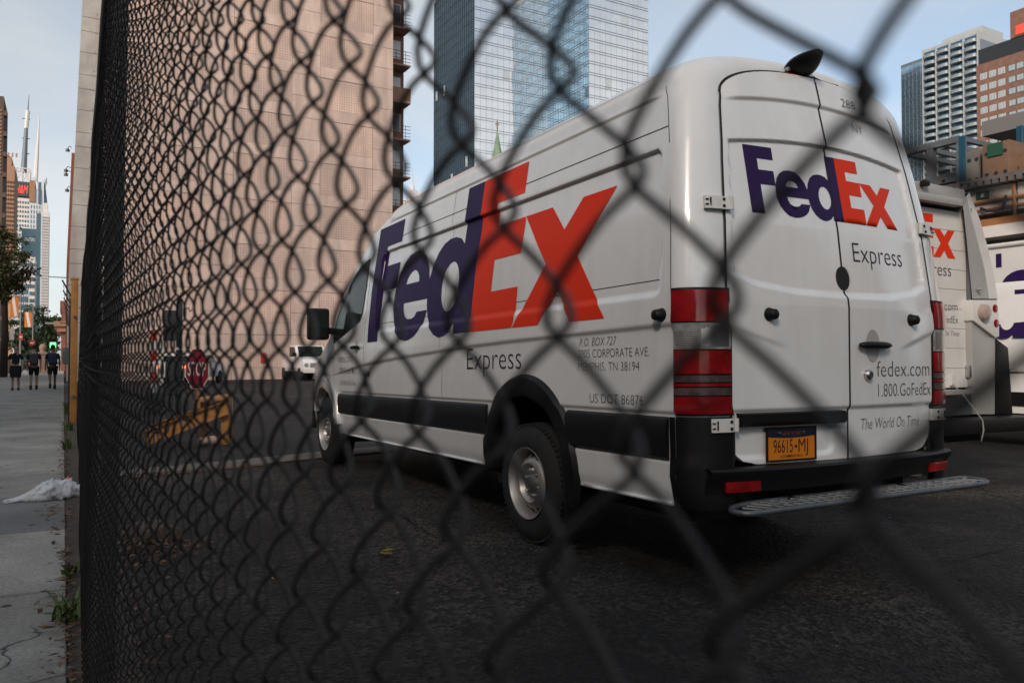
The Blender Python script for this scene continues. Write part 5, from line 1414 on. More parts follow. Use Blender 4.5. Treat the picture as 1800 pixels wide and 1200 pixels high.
# black number-plate bar
b = MB(); vv = []; ff = []
for i in range(14):
    y = 0.718 - (0.718 - 0.066) * i / 13
    for (z, o) in ((0.727, 0.005), (0.727, 0.024), (0.745, 0.036), (0.786, 0.030), (0.790, 0.0)): vv.append(rear_pt(y, z, o + 0.016 if z < 0.79 else o))
for i in range(13):
    for j in range(4): ff.append((i * 5 + j, i * 5 + j + 1, (i + 1) * 5 + j + 1, (i + 1) * 5 + j))
ff += [tuple(range(5)), tuple(range(65, 70))]
b.add(vv, ff); b.build('plate_lamp_bar', m_black_pl, doors[1], smooth=True, auto=True)
# handle, lock, rubber stops, latch
hd = MB(); hp = [rear_pt(-0.055 - 0.25 * t, 1.113, 0.022 + 0.012 * math.sin(math.pi * t)) for t in np.linspace(0, 1, 9)]
hd.tube(hp, [0.010, 0.017, 0.019, 0.019, 0.019, 0.019, 0.018, 0.016, 0.010], 10); hnd = hd.build('door_handle', m_black_pl, doors[-1], smooth=True)
v = [rear_pt(-0.185, 1.11, 0.001)] + [rear_pt(-0.185 + 0.058 * math.cos(R(a)), 1.11 + 0.085 * math.sin(R(a)), 0.0015) for a in range(0, 360, 15)]
MB().add(v, [(0, i, i % 24 + 1) for i in range(1, 25)]).build('handle_recess', M('recess_grey', (0.34, 0.34, 0.335), 0.3, coat=0.4), doors[-1])
c = rear_pt(-0.135, 0.962, 0.0); MB().lathe([(0.0, -0.026), (0.018, -0.026), (0.026, -0.018), (0.028, 0.0)], c, 'X', 18).build('lock', m_chrome, doors[-1], smooth=True, auto=True)
for sg, y in ((1, 0.536), (-1, -0.532)):
    c = rear_pt(y, 1.253, 0.0); MB().lathe([(0.0, -0.045), (0.018, -0.045), (0.024, -0.04), (0.028, -0.015), (0.034, 0.0)], c, 'X', 18).build('door_stop', m_black_pl, doors[sg], smooth=True)
c = side_pt(-1.305, 1.252, 0.0)
MB().lathe([(0.034, 0.0), (0.028, 0.02), (0.024, 0.045), (0.012, 0.05), (0.0, 0.05)], c, 'Y', 18).build('door_stop', m_black_pl, VAN, smooth=True)
for sg in (1, -1):
    v = [rear_pt(sg * 0.004, 1.452, 0.0015)] + [rear_pt(sg * max(0.004, 0.052 * math.cos(R(a))), 1.452 + 0.062 * math.sin(R(a)), 0.0015) for a in range(-90, 91, 12)]
    MB().add(v, [(0, i, i + 1) for i in range(1, len(v) - 1)]).build('latch_recess', m_gap, doors[sg])
strip('latch_rim', [(-0.004 - 0.056 * math.cos(R(a)), 1.452 + 0.066 * math.sin(R(a))) for a in range(-90, 91, 10)], 0.006, m_paint, doors[-1], lambda y, z, o: rear_pt(y, z, 0.003))
# high stop lamp and rear camera pod on the roof edge
pod = MB(); c0 = T(-1.30, 0.10, 2.53)
ringsp = []
for t in np.linspace(0, 1, 10):
    w = 0.022 + 0.078 * math.sin(math.pi * min(1, 0.15 + 0.80 * t)) ; hh_ = 0.010 + 0.028 * math.sin(math.pi * min(1, 0.1 + 0.85 * t))
    cx = c0[0] + 0.02 - 0.20 * t; cz = c0[2] + 0.012 + 0.075 * t
    ringsp.append([(cx, c0[1] + w * math.cos(R(a)), cz + hh_ * math.sin(R(a))) for a in range(0, 360, 30)])
v = [p for q in ringsp for p in q]; f = []
for i in range(9):
    for k_ in range(12): f.append((i * 12 + k_, i * 12 + (k_ + 1) % 12, (i + 1) * 12 + (k_ + 1) % 12, (i + 1) * 12 + k_))
f += [tuple(range(12)), tuple(range(108, 120))]
pod.add(v, f); pdo = pod.build('roof_camera', m_black_pl, VAN, smooth=True, auto=True)
b = MB(); b.box((c0[0] - 0.035, 0.0, c0[2] - 0.012), (0.06, 0.40, 0.03)); b.build('stop_lamp', m_redl, VAN, bevel=0.01)
MB().lathe([(0, -0.012), (0.012, -0.01), (0.014, 0.01)], (c0[0] - 0.06, 0.19, c0[2] + 0.02), 'X', 12).build('lens', m_chrome, pdo)
# ---- cab: side window, windscreen, mirror, handle, lamps
def poly_patch(name, poly, mat, parent, off=0.003, s=1, du=0.03):
    v, f = clipgrid(poly, du, du, lambda x, z: side_pt(x, z, off, s))
    me = mesh_of(name, v, f, mat, True); return link(name, me, parent)
win = [(3.06, 2.07), (3.045, 1.80), (3.075, 1.56), (3.13, 1.485), (3.47, 1.405), (3.60, 1.378), (3.97, 1.30), (3.93, 1.52), (3.78, 1.72), (3.55, 1.90), (3.30, 2.02)]
def clampz(pl): return [(x_, min(z_, Zs(x_) - 0.03)) for x_, z_ in pl]
for s in (1, -1):
    w_ = poly_patch('door_window', clampz(win), m_vglass, VAN, 0.003, s)
    if s == 1:
        v = [side_pt(x_, z_, 0.006) for x_, z_ in clampz([(3.46, 1.42), (3.52, 1.40), (3.60, 1.85), (3.53, 1.89)])]
        MB().add(v, [(0, 1, 2, 3)]).build('window_divider', m_black_pl, w_)
    pts = clampz(win); strip('window_seal', dens(pts + [pts[0]], 0.04), 0.02, m_black_pl, VAN, (lambda x_, z_, o, s=s: side_pt(x_, z_, 0.0045, s)))
# windscreen
v = []; f = []
wxs = np.linspace(3.30, 4.12, 14); nw = 16
for x_ in wxs:
    P = section(x_)[NS - 1:]
    for k_ in range(len(P)): v.append(T(x_, P[k_][0] * 0.94, P[k_][1] + 0.006))
    for k_ in range(len(P) - 2, -1, -1): v.append(T(x_, -P[k_][0] * 0.94, P[k_][1] + 0.006))
n = len(v) // len(wxs)
for i in range(len(wxs) - 1):
    for k_ in range(n - 1): f.append((i * n + k_, (i + 1) * n + k_, (i + 1) * n + k_ + 1, i * n + k_ + 1))
link('windscreen', mesh_of('windscreen', v, f, m_vglass, True), VAN)
for s in (1, -1):
    mr = MB(); mr.bbox(3.84, 3.98, 1.06, 1.27, 1.33, 1.655)
    mo = mr.build('mirror', m_black_pl, VAN, bevel=0.035, seg=3)
    if s == -1: mo.scale = (1, -1, 1)
    MB().bbox(3.832, 3.838, s * 1.085 if s > 0 else -1.245, s * 1.245 if s > 0 else -1.085, 1.45, 1.62).build('mirror_glass', m_vglass, mo) if s == 1 else None
    MB().tube([T(3.93, s * 0.90, 1.40), T(3.93, s * 1.09, 1.43)], 0.035, 8).build('mirror_arm', m_black_pl, VAN, smooth=True)
hd = MB(); hd.tube([side_pt(3.30 - 0.24 * t, 1.228, 0.02 + 0.012 * math.sin(math.pi * t)) for t in np.linspace(0, 1, 8)], [0.01, 0.017, 0.018, 0.018, 0.018, 0.018, 0.016, 0.01], 8)
hd.build('door_handle', m_black_pl, VAN, smooth=True)
v = [side_pt(3.19, 1.228, 0.0015)] + [side_pt(3.19 + 0.05 * math.cos(R(a)), 1.228 + 0.07 * math.sin(R(a)), 0.0015) for a in range(0, 360, 15)]
MB().add(v, [(0, i, i % 24 + 1) for i in range(1, 25)]).build('handle_recess', MATS['recess_grey'], VAN)
for s in (1, -1):
    v = [T(x_, s * (side_y(x_, z_) + 0.006), z_) for x_, z_ in ((4.75, 0.75), (5.15, 0.72), (5.12, 0.86), (4.85, 0.98))]
    MB().add(v, [(0, 1, 2, 3)]).build('headlight', m_clear, VAN)
MB().bbox(4.8, 5.42, -0.82, 0.82, 0.30, 0.62).build('front_bumper', m_black_pl, VAN, bevel=0.06)
# ---- wheels
def wheel(x, s, steer=0.0):
    w = bpy.data.objects.new('wheel', None); COL.objects.link(w); w.parent = VAN; w.location = (x, s * 0.96, 0.366); w.empty_display_size = 0.1
    if s < 0: w.rotation_euler = (0, 0, math.pi)
    return w
ty = MB(); Rr = 0.366
prof = [(0.205, -0.02), (0.222, 0.0), (0.25, 0.006), (0.29, 0.004), (0.325, -0.008), (0.350, -0.028), (0.361, -0.045), (0.3655, -0.07)]
for g_ in (-0.095, -0.125, -0.155, -0.185): prof += [(0.366, g_ + 0.010), (0.357, g_ + 0.007), (0.357, g_ - 0.001), (0.366, g_ - 0.004)]
prof += [(0.365, -0.205), (0.355, -0.222), (0.32, -0.232), (0.25, -0.235), (0.205, -0.22)]
ty.lathe(prof, axis='Y', n=64)
for i in range(64):                              # shoulder blocks
    a = 2 * math.pi * i / 64; c, s_ = math.cos(a), math.sin(a)
    ty.box((c * 0.356, -0.034, s_ * 0.356), (0.014, 0.03, 0.022), ry=-a)
ty_me = ty.build('tyre', m_tyre, None, smooth=True, auto=True)
rm = MB(); rm.lathe([(0.212, 0.0), (0.220, 0.006), (0.219, 0.012), (0.212, 0.010), (0.200, -0.012), (0.196, -0.045), (0.186, -0.066), (0.172, -0.050), (0.150, -0.026), (0.128, -0.010), (0.118, -0.010), (0.108, -0.026), (0.100, -0.040), (0.05, -0.044), (0.048, -0.022), (0.036, -0.016), (0.0, -0.014)], axis='Y', n=48)
rm_me = rm.build('rim', m_rim, None, smooth=True, auto=True)
holes = []
hm = MB(); vv = [(0, 0, 0)] + [(0.016 * math.cos(R(a)), 0, 0.0125 * math.sin(R(a))) for a in range(0, 360, 24)]
hm.add(vv, [(0, i, i % 15 + 1) for i in range(1, 16)]); hole_o = hm.build('vent_hole', m_gap, None); lug = MB(); lug.lathe([(0.0, 0.022), (0.008, 0.020), (0.012, 0.012), (0.012, -0.004)], axis='Y', n=6); lug_o = lug.build('lug_nut', m_chrome, None)
protos = (ty_me, rm_me, hole_o, lug_o)
first = True
for x_, s in ((0.0, 1), (4.325, 1), (0.0, -1), (4.325, -1)):
    w = wheel(x_, s)
    t_ = link('tyre', ty_me.data, w); r_ = link('rim', rm_me.data, w)
    for i in range(16):
        a = 2 * math.pi * i / 16; o = link('vent_hole', hole_o.data, r_); o.location = (0.166 * math.cos(a), -0.0405, 0.166 * math.sin(a)); o.rotation_euler = (R(0), -a - R(90) + R(90), 0)
        # tilt with the cone
        o.rotation_mode = 'QUATERNION'; nrm = Vector((math.cos(a) * 0.72, 1.0, math.sin(a) * 0.72)).normalized(); rad = Vector((math.cos(a), 0, math.sin(a))); tg = nrm.cross(rad).normalized(); rd = tg.cross(nrm)
        mt = Matrix((rd, nrm, tg)).transposed(); o.rotation_quaternion = mt.to_quaternion(); o.location = Vector(o.location) + nrm * 0.003
    for i in range(6):
        a = 2 * math.pi * i / 6 + 0.3; o = link('lug_nut', lug_o.data, r_); o.location = (0.078 * math.cos(a), -0.041, 0.078 * math.sin(a))
for o in protos: bpy.data.objects.remove(o)
MB().bbox(-0.06, 0.06, -0.8, 0.8, 0.30, 0.42).build('rear_axle', m_gap, VAN)
# ------------------------------------------------------------------ step truck parked beyond the van
m_tpaint = M('truck_white', (0.62, 0.61, 0.59), 0.4, coat=0.3, dirt=0.25, dscale=1.6, dcol=(0.3, 0.27, 0.23))
m_talu = M('truck_aluminium', (0.40, 0.40, 0.39), 0.45, metal=0.35, var=0.08, vscale=2, dirt=0.3, dscale=2, dcol=(0.2, 0.18, 0.16))
m_slat = M('door_slat_white', (0.60, 0.585, 0.56), 0.5, dirt=0.3, dscale=2.5, dcol=(0.32, 0.29, 0.25))
TD = 8.0
pr = at(1752, 640, TD)                      # right rear corner of the truck
TXR, TY = pr.x, pr.y
TXL = TXR - 2.25
TK = thing('step_truck', 'boxy white delivery truck with a roll-up rear door, right of the van', 'truck', (0, TY, 0))
def tz_(px, py): return atY(px, py, TY).z
def tx_(px, py): return atY(px, py, TY).x
ztop = tz_(1690, 335)
# body as lofted rounded box with sloping rear corners
SIL = [(1754, 525), (1746, 475), (1735, 430), (1722, 385), (1712, 352), (1700, 336)]
def tsec(y, inset, top):
    z0 = 0.62; P = [(TXR - inset, z0)]
    k = (top - 0.0) / ztop
    for (px, py) in SIL: P.append((tx_(px, py) - inset, tz_(px, py) * k))
    xm = (TXL + TXR) / 2
    Q = [(2 * xm - x, z) for x, z in P][::-1]
    return [(x, y, z) for x, z in P + Q]
secs_t = [tsec(0.0, 0.02, ztop - 0.02), tsec(0.03, 0.0, ztop), tsec(2.0, 0.0, ztop + 0.02), tsec(5.0, 0.0, ztop + 0.02), tsec(5.8, 0.06, ztop - 0.25), tsec(6.3, 0.12, 1.6), tsec(7.0, 0.2, 1.25)]
n = len(secs_t[0]); v = [p for q in secs_t for p in q]; f = []
for i in range(len(secs_t) - 1):
    for k in range(n - 1): f.append((i * n + k, (i + 1) * n + k, (i + 1) * n + k + 1, i * n + k + 1))
f.append(tuple(range((len(secs_t) - 1) * n, len(secs_t) * n)))
b = MB(); b.add(v, f); b.build('body', m_tpaint, TK, smooth=True, auto=True)
def tx_(px, py): return atY(px, py, TY - 0.037).x
def tz_(px, py): return atY(px, py, TY - 0.037).z
dl, dr = TXL + 0.28, tx_(1700, 560); zd0, zd1 = tz_(1690, 681), tz_(1680, 372)
# rear frame: posts and header, proud of the roll-up door
INN = [(1709, 525), (1704, 470), (1699, 420), (1694, 372), (1690, 345)]; MIDL = [(1739, 525), (1731, 475), (1720, 430), (1708, 385), (1699, 345)]
def tpt(px, py, y): q_ = atY(px, py, TY + y); return (q_.x, y, q_.z)
pn = MB(); v = [tpt(*q_, -0.10) for q_ in INN] + [tpt(*q_, -0.10) for q_ in MIDL] + [tpt(*q_, 0.02) for q_ in INN]
f = [(i, i + 1, 5 + i + 1, 5 + i) for i in range(4)] + [(i, 10 + i, 10 + i + 1, i + 1) for i in range(4)]
pn.add(v, f); pn.build('rear_post', m_talu, TK, smooth=True, auto=True)
pn = MB(); S5 = [(1754, 525), (1746, 475), (1735, 430), (1722, 385), (1704, 338)]
v = [tpt(*q_, -0.10) for q_ in MIDL] + [tpt(*q_, 0.0) for q_ in S5]; f = [(i, i + 1, 5 + i + 1, 5 + i) for i in range(4)] + [(0, 5, 10)]
v.append(tpt(1739, 525, 0.0)); pn.add(v, f); pn.build('corner_chamfer', m_tpaint, TK, smooth=True, auto=True)
MB().bbox(TXL + 0.03, dl - 0.04, -0.10, 0.02, 0.62, ztop - 0.3).build('rear_post', m_talu, TK, bevel=0.03)
MB().bbox(dl - 0.04, atY(1698, 345, TY - 0.12).x, -0.12, 0.02, zd1 + 0.06, ztop - 0.02).build('header', m_talu, TK, bevel=0.03)
MB().bbox(dl - 0.04, atY(1694, 372, TY - 0.14).x, -0.14, -0.05, zd1 + 0.03, zd1 + 0.10).build('drip_rail', m_talu, TK, bevel=0.015)
MB().bbox(dr, dr + 0.035, -0.075, 0.0, zd0, zd1 + 0.04).build('door_track', m_steel, TK); MB().bbox(dl - 0.045, dl, -0.13, 0.0, zd0, zd1 + 0.04).build('door_track', m_steel, TK)
# roll-up door slats
ns = 9
for i in range(ns):
    z0 = zd0 + (zd1 - zd0) * i / ns; z1 = zd0 + (zd1 - zd0) * (i + 1) / ns
    MB().bbox(dl + 0.003, dr - 0.003, -0.035, -0.005, z0 + 0.001, z1 - 0.001).build('door_slat', m_slat, TK, bevel=0.002, seg=1)
# lettering on the door
lx1 = tx_(1679, 455); lz0_, lz1_ = tz_(1650, 452), tz_(1630, 375); LH = lz1_ - lz0_
lw = 3.72 * LH / 1.07 * 0.93; lx0 = lx1 - lw
def tl_fn(u, w): return (lx0 + u * lw / 3.72, -0.0385, lz0_ + w * LH / 1.07)
for ch in 'FedEx':
    o_, h_, mi = LOGO[ch]; v, f = letter_mesh(o_, h_, [], [], tl_fn); link('letter', mesh_of('letter', v, f, (m_purple, m_orange_v)[mi]), TK)
put_text('lettering', 'Express', m_greytxt, TK, lambda u, w: (tx_(1672, 478) - (tx_(1672, 478) - tx_(1617, 478)) * 1.18 + u, -0.038, tz_(1650, 484) + w), (tx_(1672, 478) - tx_(1617, 478)) * 1.18, 0.125, 0, -0.01)
put_text('lettering', 'fedex.com', m_greytxt, TK, lambda u, w: (tx_(1683, 542) - 0.52 + u, -0.038, tz_(1660, 545) + w), 0.52, 0.085, 0, -0.01)
put_text('lettering', '1.800.GoFedEx', m_greytxt, TK, lambda u, w: (tx_(1684, 564) - 0.56 + u, -0.038, tz_(1660, 567) + w), 0.56, 0.07, 0, -0.01)
put_text('lettering', 'The World On Time', m_greytxt, TK, lambda u, w: (tx_(1686, 586) - 0.58 + u, -0.038, tz_(1660, 590) + w), 0.58, 0.05, 0.2, -0.01)
# lamps, latch, bumper, strap
def disc(name, px, py, r, mat, dep=0.06, par=TK, yo=-0.10):
    p = atY(px, py, TY + yo); o = MB(); o.lathe([(0, -dep), (r * 0.6, -dep), (r * 0.92, -dep * 0.7), (r, 0.0), (r, 0.02)], (p.x, yo, p.z), 'Y', 24); return o.build(name, mat, par, smooth=True, auto=True)
m_flash = M('flasher_lens', (0.34, 0.26, 0.22), 0.3, coat=0.5)
def tplate(name, pts, y0, y1, mat, par, bev=0.0):
    b = MB(); n = len(pts); v = [tpt(*q_, y0) for q_ in pts]; v += [(q_[0], y1, q_[2]) for q_ in v]
    b.add(v, [tuple(range(n)), tuple(reversed(range(n, 2 * n)))] + [(i, (i + 1) % n, n + (i + 1) % n, n + i) for i in range(n)])
    return b.build(name, mat, par, bevel=bev)
lph = tplate('lamp_housing', [(1708, 527), (1753, 527), (1757, 560), (1757, 592), (1750, 593), (1711, 563)], -0.13, -0.02, m_tpaint, TK, 0.012)
disc('flasher', 1727, 549, 0.082, m_flash, 0.06, lph, -0.13)
for (px, py) in ((1749, 542), (1751, 568)): disc('marker_lamp', px, py, 0.040, m_redl, 0.012, lph, -0.13)
disc('screw', 1723, 508, 0.018, m_chrome, 0.015, TK, -0.135)
for (px, py) in ((1660, 318), (1692, 325)): disc('rivet', px, py, 0.014, m_gap, 0.006, TK, -0.12)
ml = MB(); p = atY(1619, 321, TY - 0.1); ml.box((tx_(1615, 328) - 0.08, -0.15, tz_(1619, 329)), (0.09, 0.05, 0.05)); ml.build('door_lamp', m_black_pl, TK, bevel=0.012)
lt = MB(); lt.box((tx_(1699, 652), -0.06, tz_(1699, 652)), (0.05, 0.05, 0.12)); lt.build('door_latch', m_chrome, TK, bevel=0.012)
sp = MB(); sp.box((tx_(1672, 664), -0.05, tz_(1672, 668)), (0.06, 0.03, 0.10)); spo = sp.build('strap_plate', m_frame, TK)
s_ = MB(); pts = [atY(1673, 674, TY - 0.05), atY(1690, 690, TY - 0.2), atY(1706, 710, TY - 0.32), atY(1727, 738, TY - 0.35), atY(1729, 756, TY - 0.35), atY(1725, 775, TY - 0.34)]
s_.tube([(p.x, p.y - TY, p.z) for p in pts], 0.007, 6); s_.build('pull_strap', m_talu, spo, smooth=True)
zb0 = tz_(1700, 728)
MB().bbox(TXL, atY(1711, 690, TY - 0.2).x, -0.2, 0.02, tz_(1690, 691) , tz_(1690, 684)).build('sill_plate', m_talu, TK)
MB().bbox(TXL, atY(1712, 700, TY - 0.06).x, -0.06, 0.02, zb0, tz_(1690, 691) - 0.001).build('sill_face', m_steel, TK)
tplate('lower_panel', [(1708, 560), (1711, 564), (1750, 594), (1749, 728), (1717, 728), (1710, 640)], -0.10, 0.0, m_talu, TK, 0.008)
tplate('rubber_guard', [(1751, 594), (1773, 611), (1781, 728), (1752, 728)], -0.11, 0.4, m_black_pl, TK, 0.015)
MB().bbox(TXL, TXR + 0.1, -0.30, -0.05, zb0 - 0.16, zb0 - 0.02).build('rear_bumper', m_black_pl, TK, bevel=0.03)
MB().bbox(TXL + 0.3, TXR - 0.3, 0.0, 6.5, 0.34, 0.60).build('chassis', m_gap, TK)
for y_ in (1.3, 5.9):
    for x_ in (TXL + 0.2, TXR - 0.2):
        w = MB(); w.lathe([(0.0, -0.11), (0.22, -0.11), (0.25, -0.12), (0.37, -0.11), (0.39, -0.06), (0.39, 0.06), (0.37, 0.11), (0.25, 0.12), (0.22, 0.11), (0, 0.11)], (x_, y_, 0.39), 'X', 32); wo = w.build('wheel', m_tyre, TK, smooth=True, auto=True)
# ------------------------------------------------------------------ two more delivery vehicles at the right edge
def side_van(label, Xl, Yr, H, L, ptop_lbl, logo_z, logo_h, logo_x_front, lowroof=True):
    r = thing('delivery_van', label, 'van', (Xl, Yr, 0))
    prof = [(0.0, 0.45), (0.0, H - 0.35), (0.12, H - 0.12), (0.45, H), (L - 1.9, H), (L - 1.5, H - 0.12), (L - 0.95, H - 0.75), (L - 0.15, H - 1.05), (L, 0.9), (L, 0.45)]
    v = []; f = []
    for (x, ins) in ((0.0, 0.05), (0.05, 0.0), (0.95, 0.0), (1.85, 0.0), (1.9, 0.05)):
        for (y, z) in prof: v.append((x + (0.06 * sstep(1.2, H, z) if x < 1 else -0.06 * sstep(1.2, H, z)), y + (ins if y < L / 2 else -ins), z - (ins if z > 1.5 else 0)))
    n = len(prof)
    for i in range(4):
        for k in range(n - 1): f.append((i * n + k, (i + 1) * n + k, (i + 1) * n + k + 1, i * n + k + 1))
    f += [tuple(range(n)), tuple(range(4 * n, 5 * n))]
    b = MB(); b.add(v, f); b.build('body', m_tpaint, r, smooth=True, auto=True)
    MB().bbox(-0.015, 0.03, 0.1, L - 0.2, 0.98, 1.02).build('body_crease', m_tpaint, r)
    MB().bbox(-0.02, 0.03, 0.08, L - 0.3, 0.55, 0.72).build('side_moulding', m_black_pl, r)
    fn = lambda u, w: (-0.006 + 0.06 * sstep(1.2, H, logo_z + w), logo_x_front - u * (logo_h / 1.07), logo_z + w * logo_h / 1.07)
    for ch in 'FedEx':
        o_, h_, mi = LOGO[ch]; vv, ff = letter_mesh(o_, h_, [], [0.2, 0.4, 0.6, 0.8], fn); link('letter', mesh_of('letter', vv, ff, (m_purple, m_orange_v)[mi]), r)
    MB().prism([(L - 2.3, H - 0.95), (L - 2.25, H - 0.3), (L - 1.75, H - 0.3), (L - 1.25, H - 0.95)], lambda u, w, d: (d + 0.02, u, w), -0.03, 0.0).build('side_window', m_vglass, r)
    for y_ in (1.0, L - 0.95):
        for x_ in (0.12, 1.78):
            w = MB(); w.lathe([(0.0, -0.1), (0.2, -0.1), (0.33, -0.1), (0.35, 0.0), (0.33, 0.1), (0.2, 0.1), (0, 0.1)], (x_, y_, 0.35), 'X', 24); w.build('wheel', m_tyre, r, smooth=True, auto=True)
    MB().bbox(0.02, 1.83, -0.08, 0.02, 0.4, 0.6).build('rear_bumper', m_black_pl, r)
    return r
XV = 10.6; q = atX(1800, 640, XV); zt_a = atX(1775, 494, XV).z
yd = atX(1790, 560, XV).y                      # where the upright of the d stands
zb_d, zt_d = atX(1785, 590, XV).z, atX(1795, 505, XV).z
lh = 0.62
side_van('white van at the right edge with a big purple letter, behind the step truck', XV, yd + 3.5 - 6.9, zt_a, 6.9, None, zb_d - 0.02, zt_d - zb_d, 6.9 - 3.5 + 1.99 * (zt_d - zb_d) / 1.07)
XV2 = 14.0; zt_b = atX(1770, 427, XV2).z
r2 = thing('delivery_truck', 'tall white truck behind the edge van, showing only its roof line', 'truck', (XV2, 2.0, 0))
b = MB(); b.prism([(0, 0.6), (0, zt_b - 0.06), (0.06, zt_b), (2.24, zt_b), (2.3, zt_b - 0.06), (2.3, 0.6)], lambda u, w, d: (u, d, w), 0, 8.0); b.build('body', m_tpaint, r2, bevel=0.03)
MB().tube([(-0.01, 0.0, zt_b - 0.03), (-0.01, 8.0, zt_b - 0.03)], 0.04, 8).build('roof_rail', m_frame, r2)
fn2 = lambda u, w: (-0.008, atX(1752, 460, XV2).y - 2.0 + 0.25 - (u - 0.0) * 0.62, atX(1752, 470, XV2).z - 0.62 + w * 0.62)
za_, zb__ = atX(1755, 470, XV2).z, atX(1755, 446, XV2).z
ya_, yb__ = atX(1751, 455, XV2).y - 2.0, atX(1761, 455, XV2).y - 2.0
MB().add([(-0.008, ya_, za_), (-0.008, yb__, za_), (-0.008, yb__, zb__), (-0.008, ya_, zb__)], [(0, 1, 2, 3)]).build('purple_letter', m_purple, r2)
yc2 = atX(1797, 487, XV2).y - 2.0; zc2 = atX(1797, 505, XV2).z
v = [(-0.008, yc2, zc2)] + [(-0.008, yc2 + 0.35 * math.cos(R(a)), zc2 + 0.30 * math.sin(R(a))) for a in range(0, 360, 15)]
MB().add(v, [(0, i, i % 24 + 1) for i in range(1, 25)]).build('purple_letter', m_purple, r2)
for y_ in (1.4, 6.8):
    for x_ in (0.15, 2.15): MB().lathe([(0.0, -0.12), (0.24, -0.12), (0.38, -0.12), (0.4, 0.0), (0.38, 0.12), (0.24, 0.12), (0, 0.12)], (x_, y_, 0.4), 'X', 24).build('wheel', m_tyre, r2, smooth=True, auto=True)
MB().bbox(0.2, 2.1, 0.1, 7.8, 0.4, 0.59).build('chassis', m_gap, r2)

# ------------------------------------------------------------------ distant truck by the apartment wall
p = at(556, 669, 45.5)
ft = thing('parked_truck', 'small white pickup truck facing us by the apartment wall, left of the van mirror', 'truck', (p.x, p.y, 0), R(0))
SCF = 45.5 / F_PX
b = MB(); b.prism([(0.0, 0.5), (0.0, 1.05), (0.25, 1.25), (1.35, 1.35), (1.9, 2.05), (3.2, 2.1), (3.3, 1.3), (5.6, 1.3), (5.6, 0.5)], lambda u, w, d: (d, u, w), -0.75, 0.95)
b.build('body', m_carw, ft, bevel=0.08)
b = MB(); b.prism([(1.42, 1.40), (1.88, 1.98), (1.84, 2.0), (1.34, 1.40)], lambda u, w, d: (d, u - 0.02, w), -0.62, 0.82); b.build('windscreen', m_vglass, ft)
b = MB(); b.prism([(1.6, 1.4), (2.0, 1.95), (3.1, 1.98), (3.15, 1.4)], lambda u, w, d: (d, u, w), -0.77, -0.755); b.build('side_window', m_vglass, ft)
MB().bbox(-0.75, 0.95, -0.12, 0.02, 0.45, 0.72).build('front_bumper', m_frame, ft, bevel=0.03)
gr = MB().bbox(-0.35, 0.55, -0.02, 0.01, 0.76, 1.02).build('grille', m_gap, ft)
for q_ in range(4): MB().bbox(-0.34, 0.54, -0.03, -0.021, 0.79 + q_ * 0.06, 0.81 + q_ * 0.06).build('grille_bar', m_frame, gr)
for x_ in (-0.58, 0.78): MB().lathe([(0, -0.03), (0.1, -0.03), (0.12, 0.0)], (x_, -0.01, 0.9), 'Y', 16).build('headlight', m_clear, ft)
MB().bbox(-1.0, -0.78, 1.5, 1.6, 1.4, 1.62).build('mirror', m_black_pl, ft)
for x_ in (-0.7, 0.9):
    for y_ in (0.85, 4.6): MB().lathe([(0.0, -0.12), (0.2, -0.12), (0.36, -0.1), (0.38, 0.0), (0.36, 0.1), (0.2, 0.12), (0, 0.12)], (x_, y_, 0.38), 'X', 24).build('wheel', m_tyre, ft, smooth=True, auto=True)
# white car behind the stop sign
p = at(338, 662, 40)
c2 = car('white car half hidden behind the stop sign', (p.x, p.y, 0), R(60), m_carw); c2['group'] = ''; del c2['group']

# ------------------------------------------------------------------ things in the lot behind the fence
# wall hydrant connection
p = atY(463, 629, FY - 0.02)
fc = thing('fire_connection', 'small red fire hose connection on the apartment wall', 'fire connection', (p.x, FY, p.z - 0.3))
m_fire = M('fire_red', (0.32, 0.03, 0.02), 0.5, var=0.15)
MB().bbox(-0.16, 0.16, -0.06, 0.0, 0, 0.62).build('back_plate', m_fire, fc, bevel=0.02)
for q_ in (0.2, 0.45): MB().tube([(0, -0.05, q_), (0.0, -0.2, q_ - 0.02)], 0.07, 10).build('outlet', m_fire, fc)
# stop sign on its yellow post
p = at(347, 648, 14.5)
ss = thing('stop_sign', 'red octagonal stop sign on a short yellow post behind the fence', 'stop sign', (p.x, p.y, 0), R(-66))
m_stop = M('sign_crimson', (0.22, 0.012, 0.03), 0.45, dirt=0.25, dscale=6)
zc = p.z; rs = 0.375 / math.cos(R(22.5))
octo = [(rs * math.cos(R(22.5 + 45 * k)), rs * math.sin(R(22.5 + 45 * k))) for k in range(8)]
MB().prism(octo, lambda u, w, d: (u, d, zc + w), -0.008, 0.0).build('border', m_banw, ss)
face = MB().prism([(a * 0.94, b_ * 0.94) for a, b_ in octo], lambda u, w, d: (u, d, zc + w), -0.011, -0.0085).build('face', m_stop, ss)
put_text('lettering', 'STOP', m_banw, face, lambda u, w: (-0.29 + u, -0.0125, zc - 0.125 + w), 0.58, 0.25, 0, 0.015)
MB().tube([(0, 0.03, 0), (0, 0.03, zc + 0.3)], 0.032, 10).build('post', m_yellow, ss)
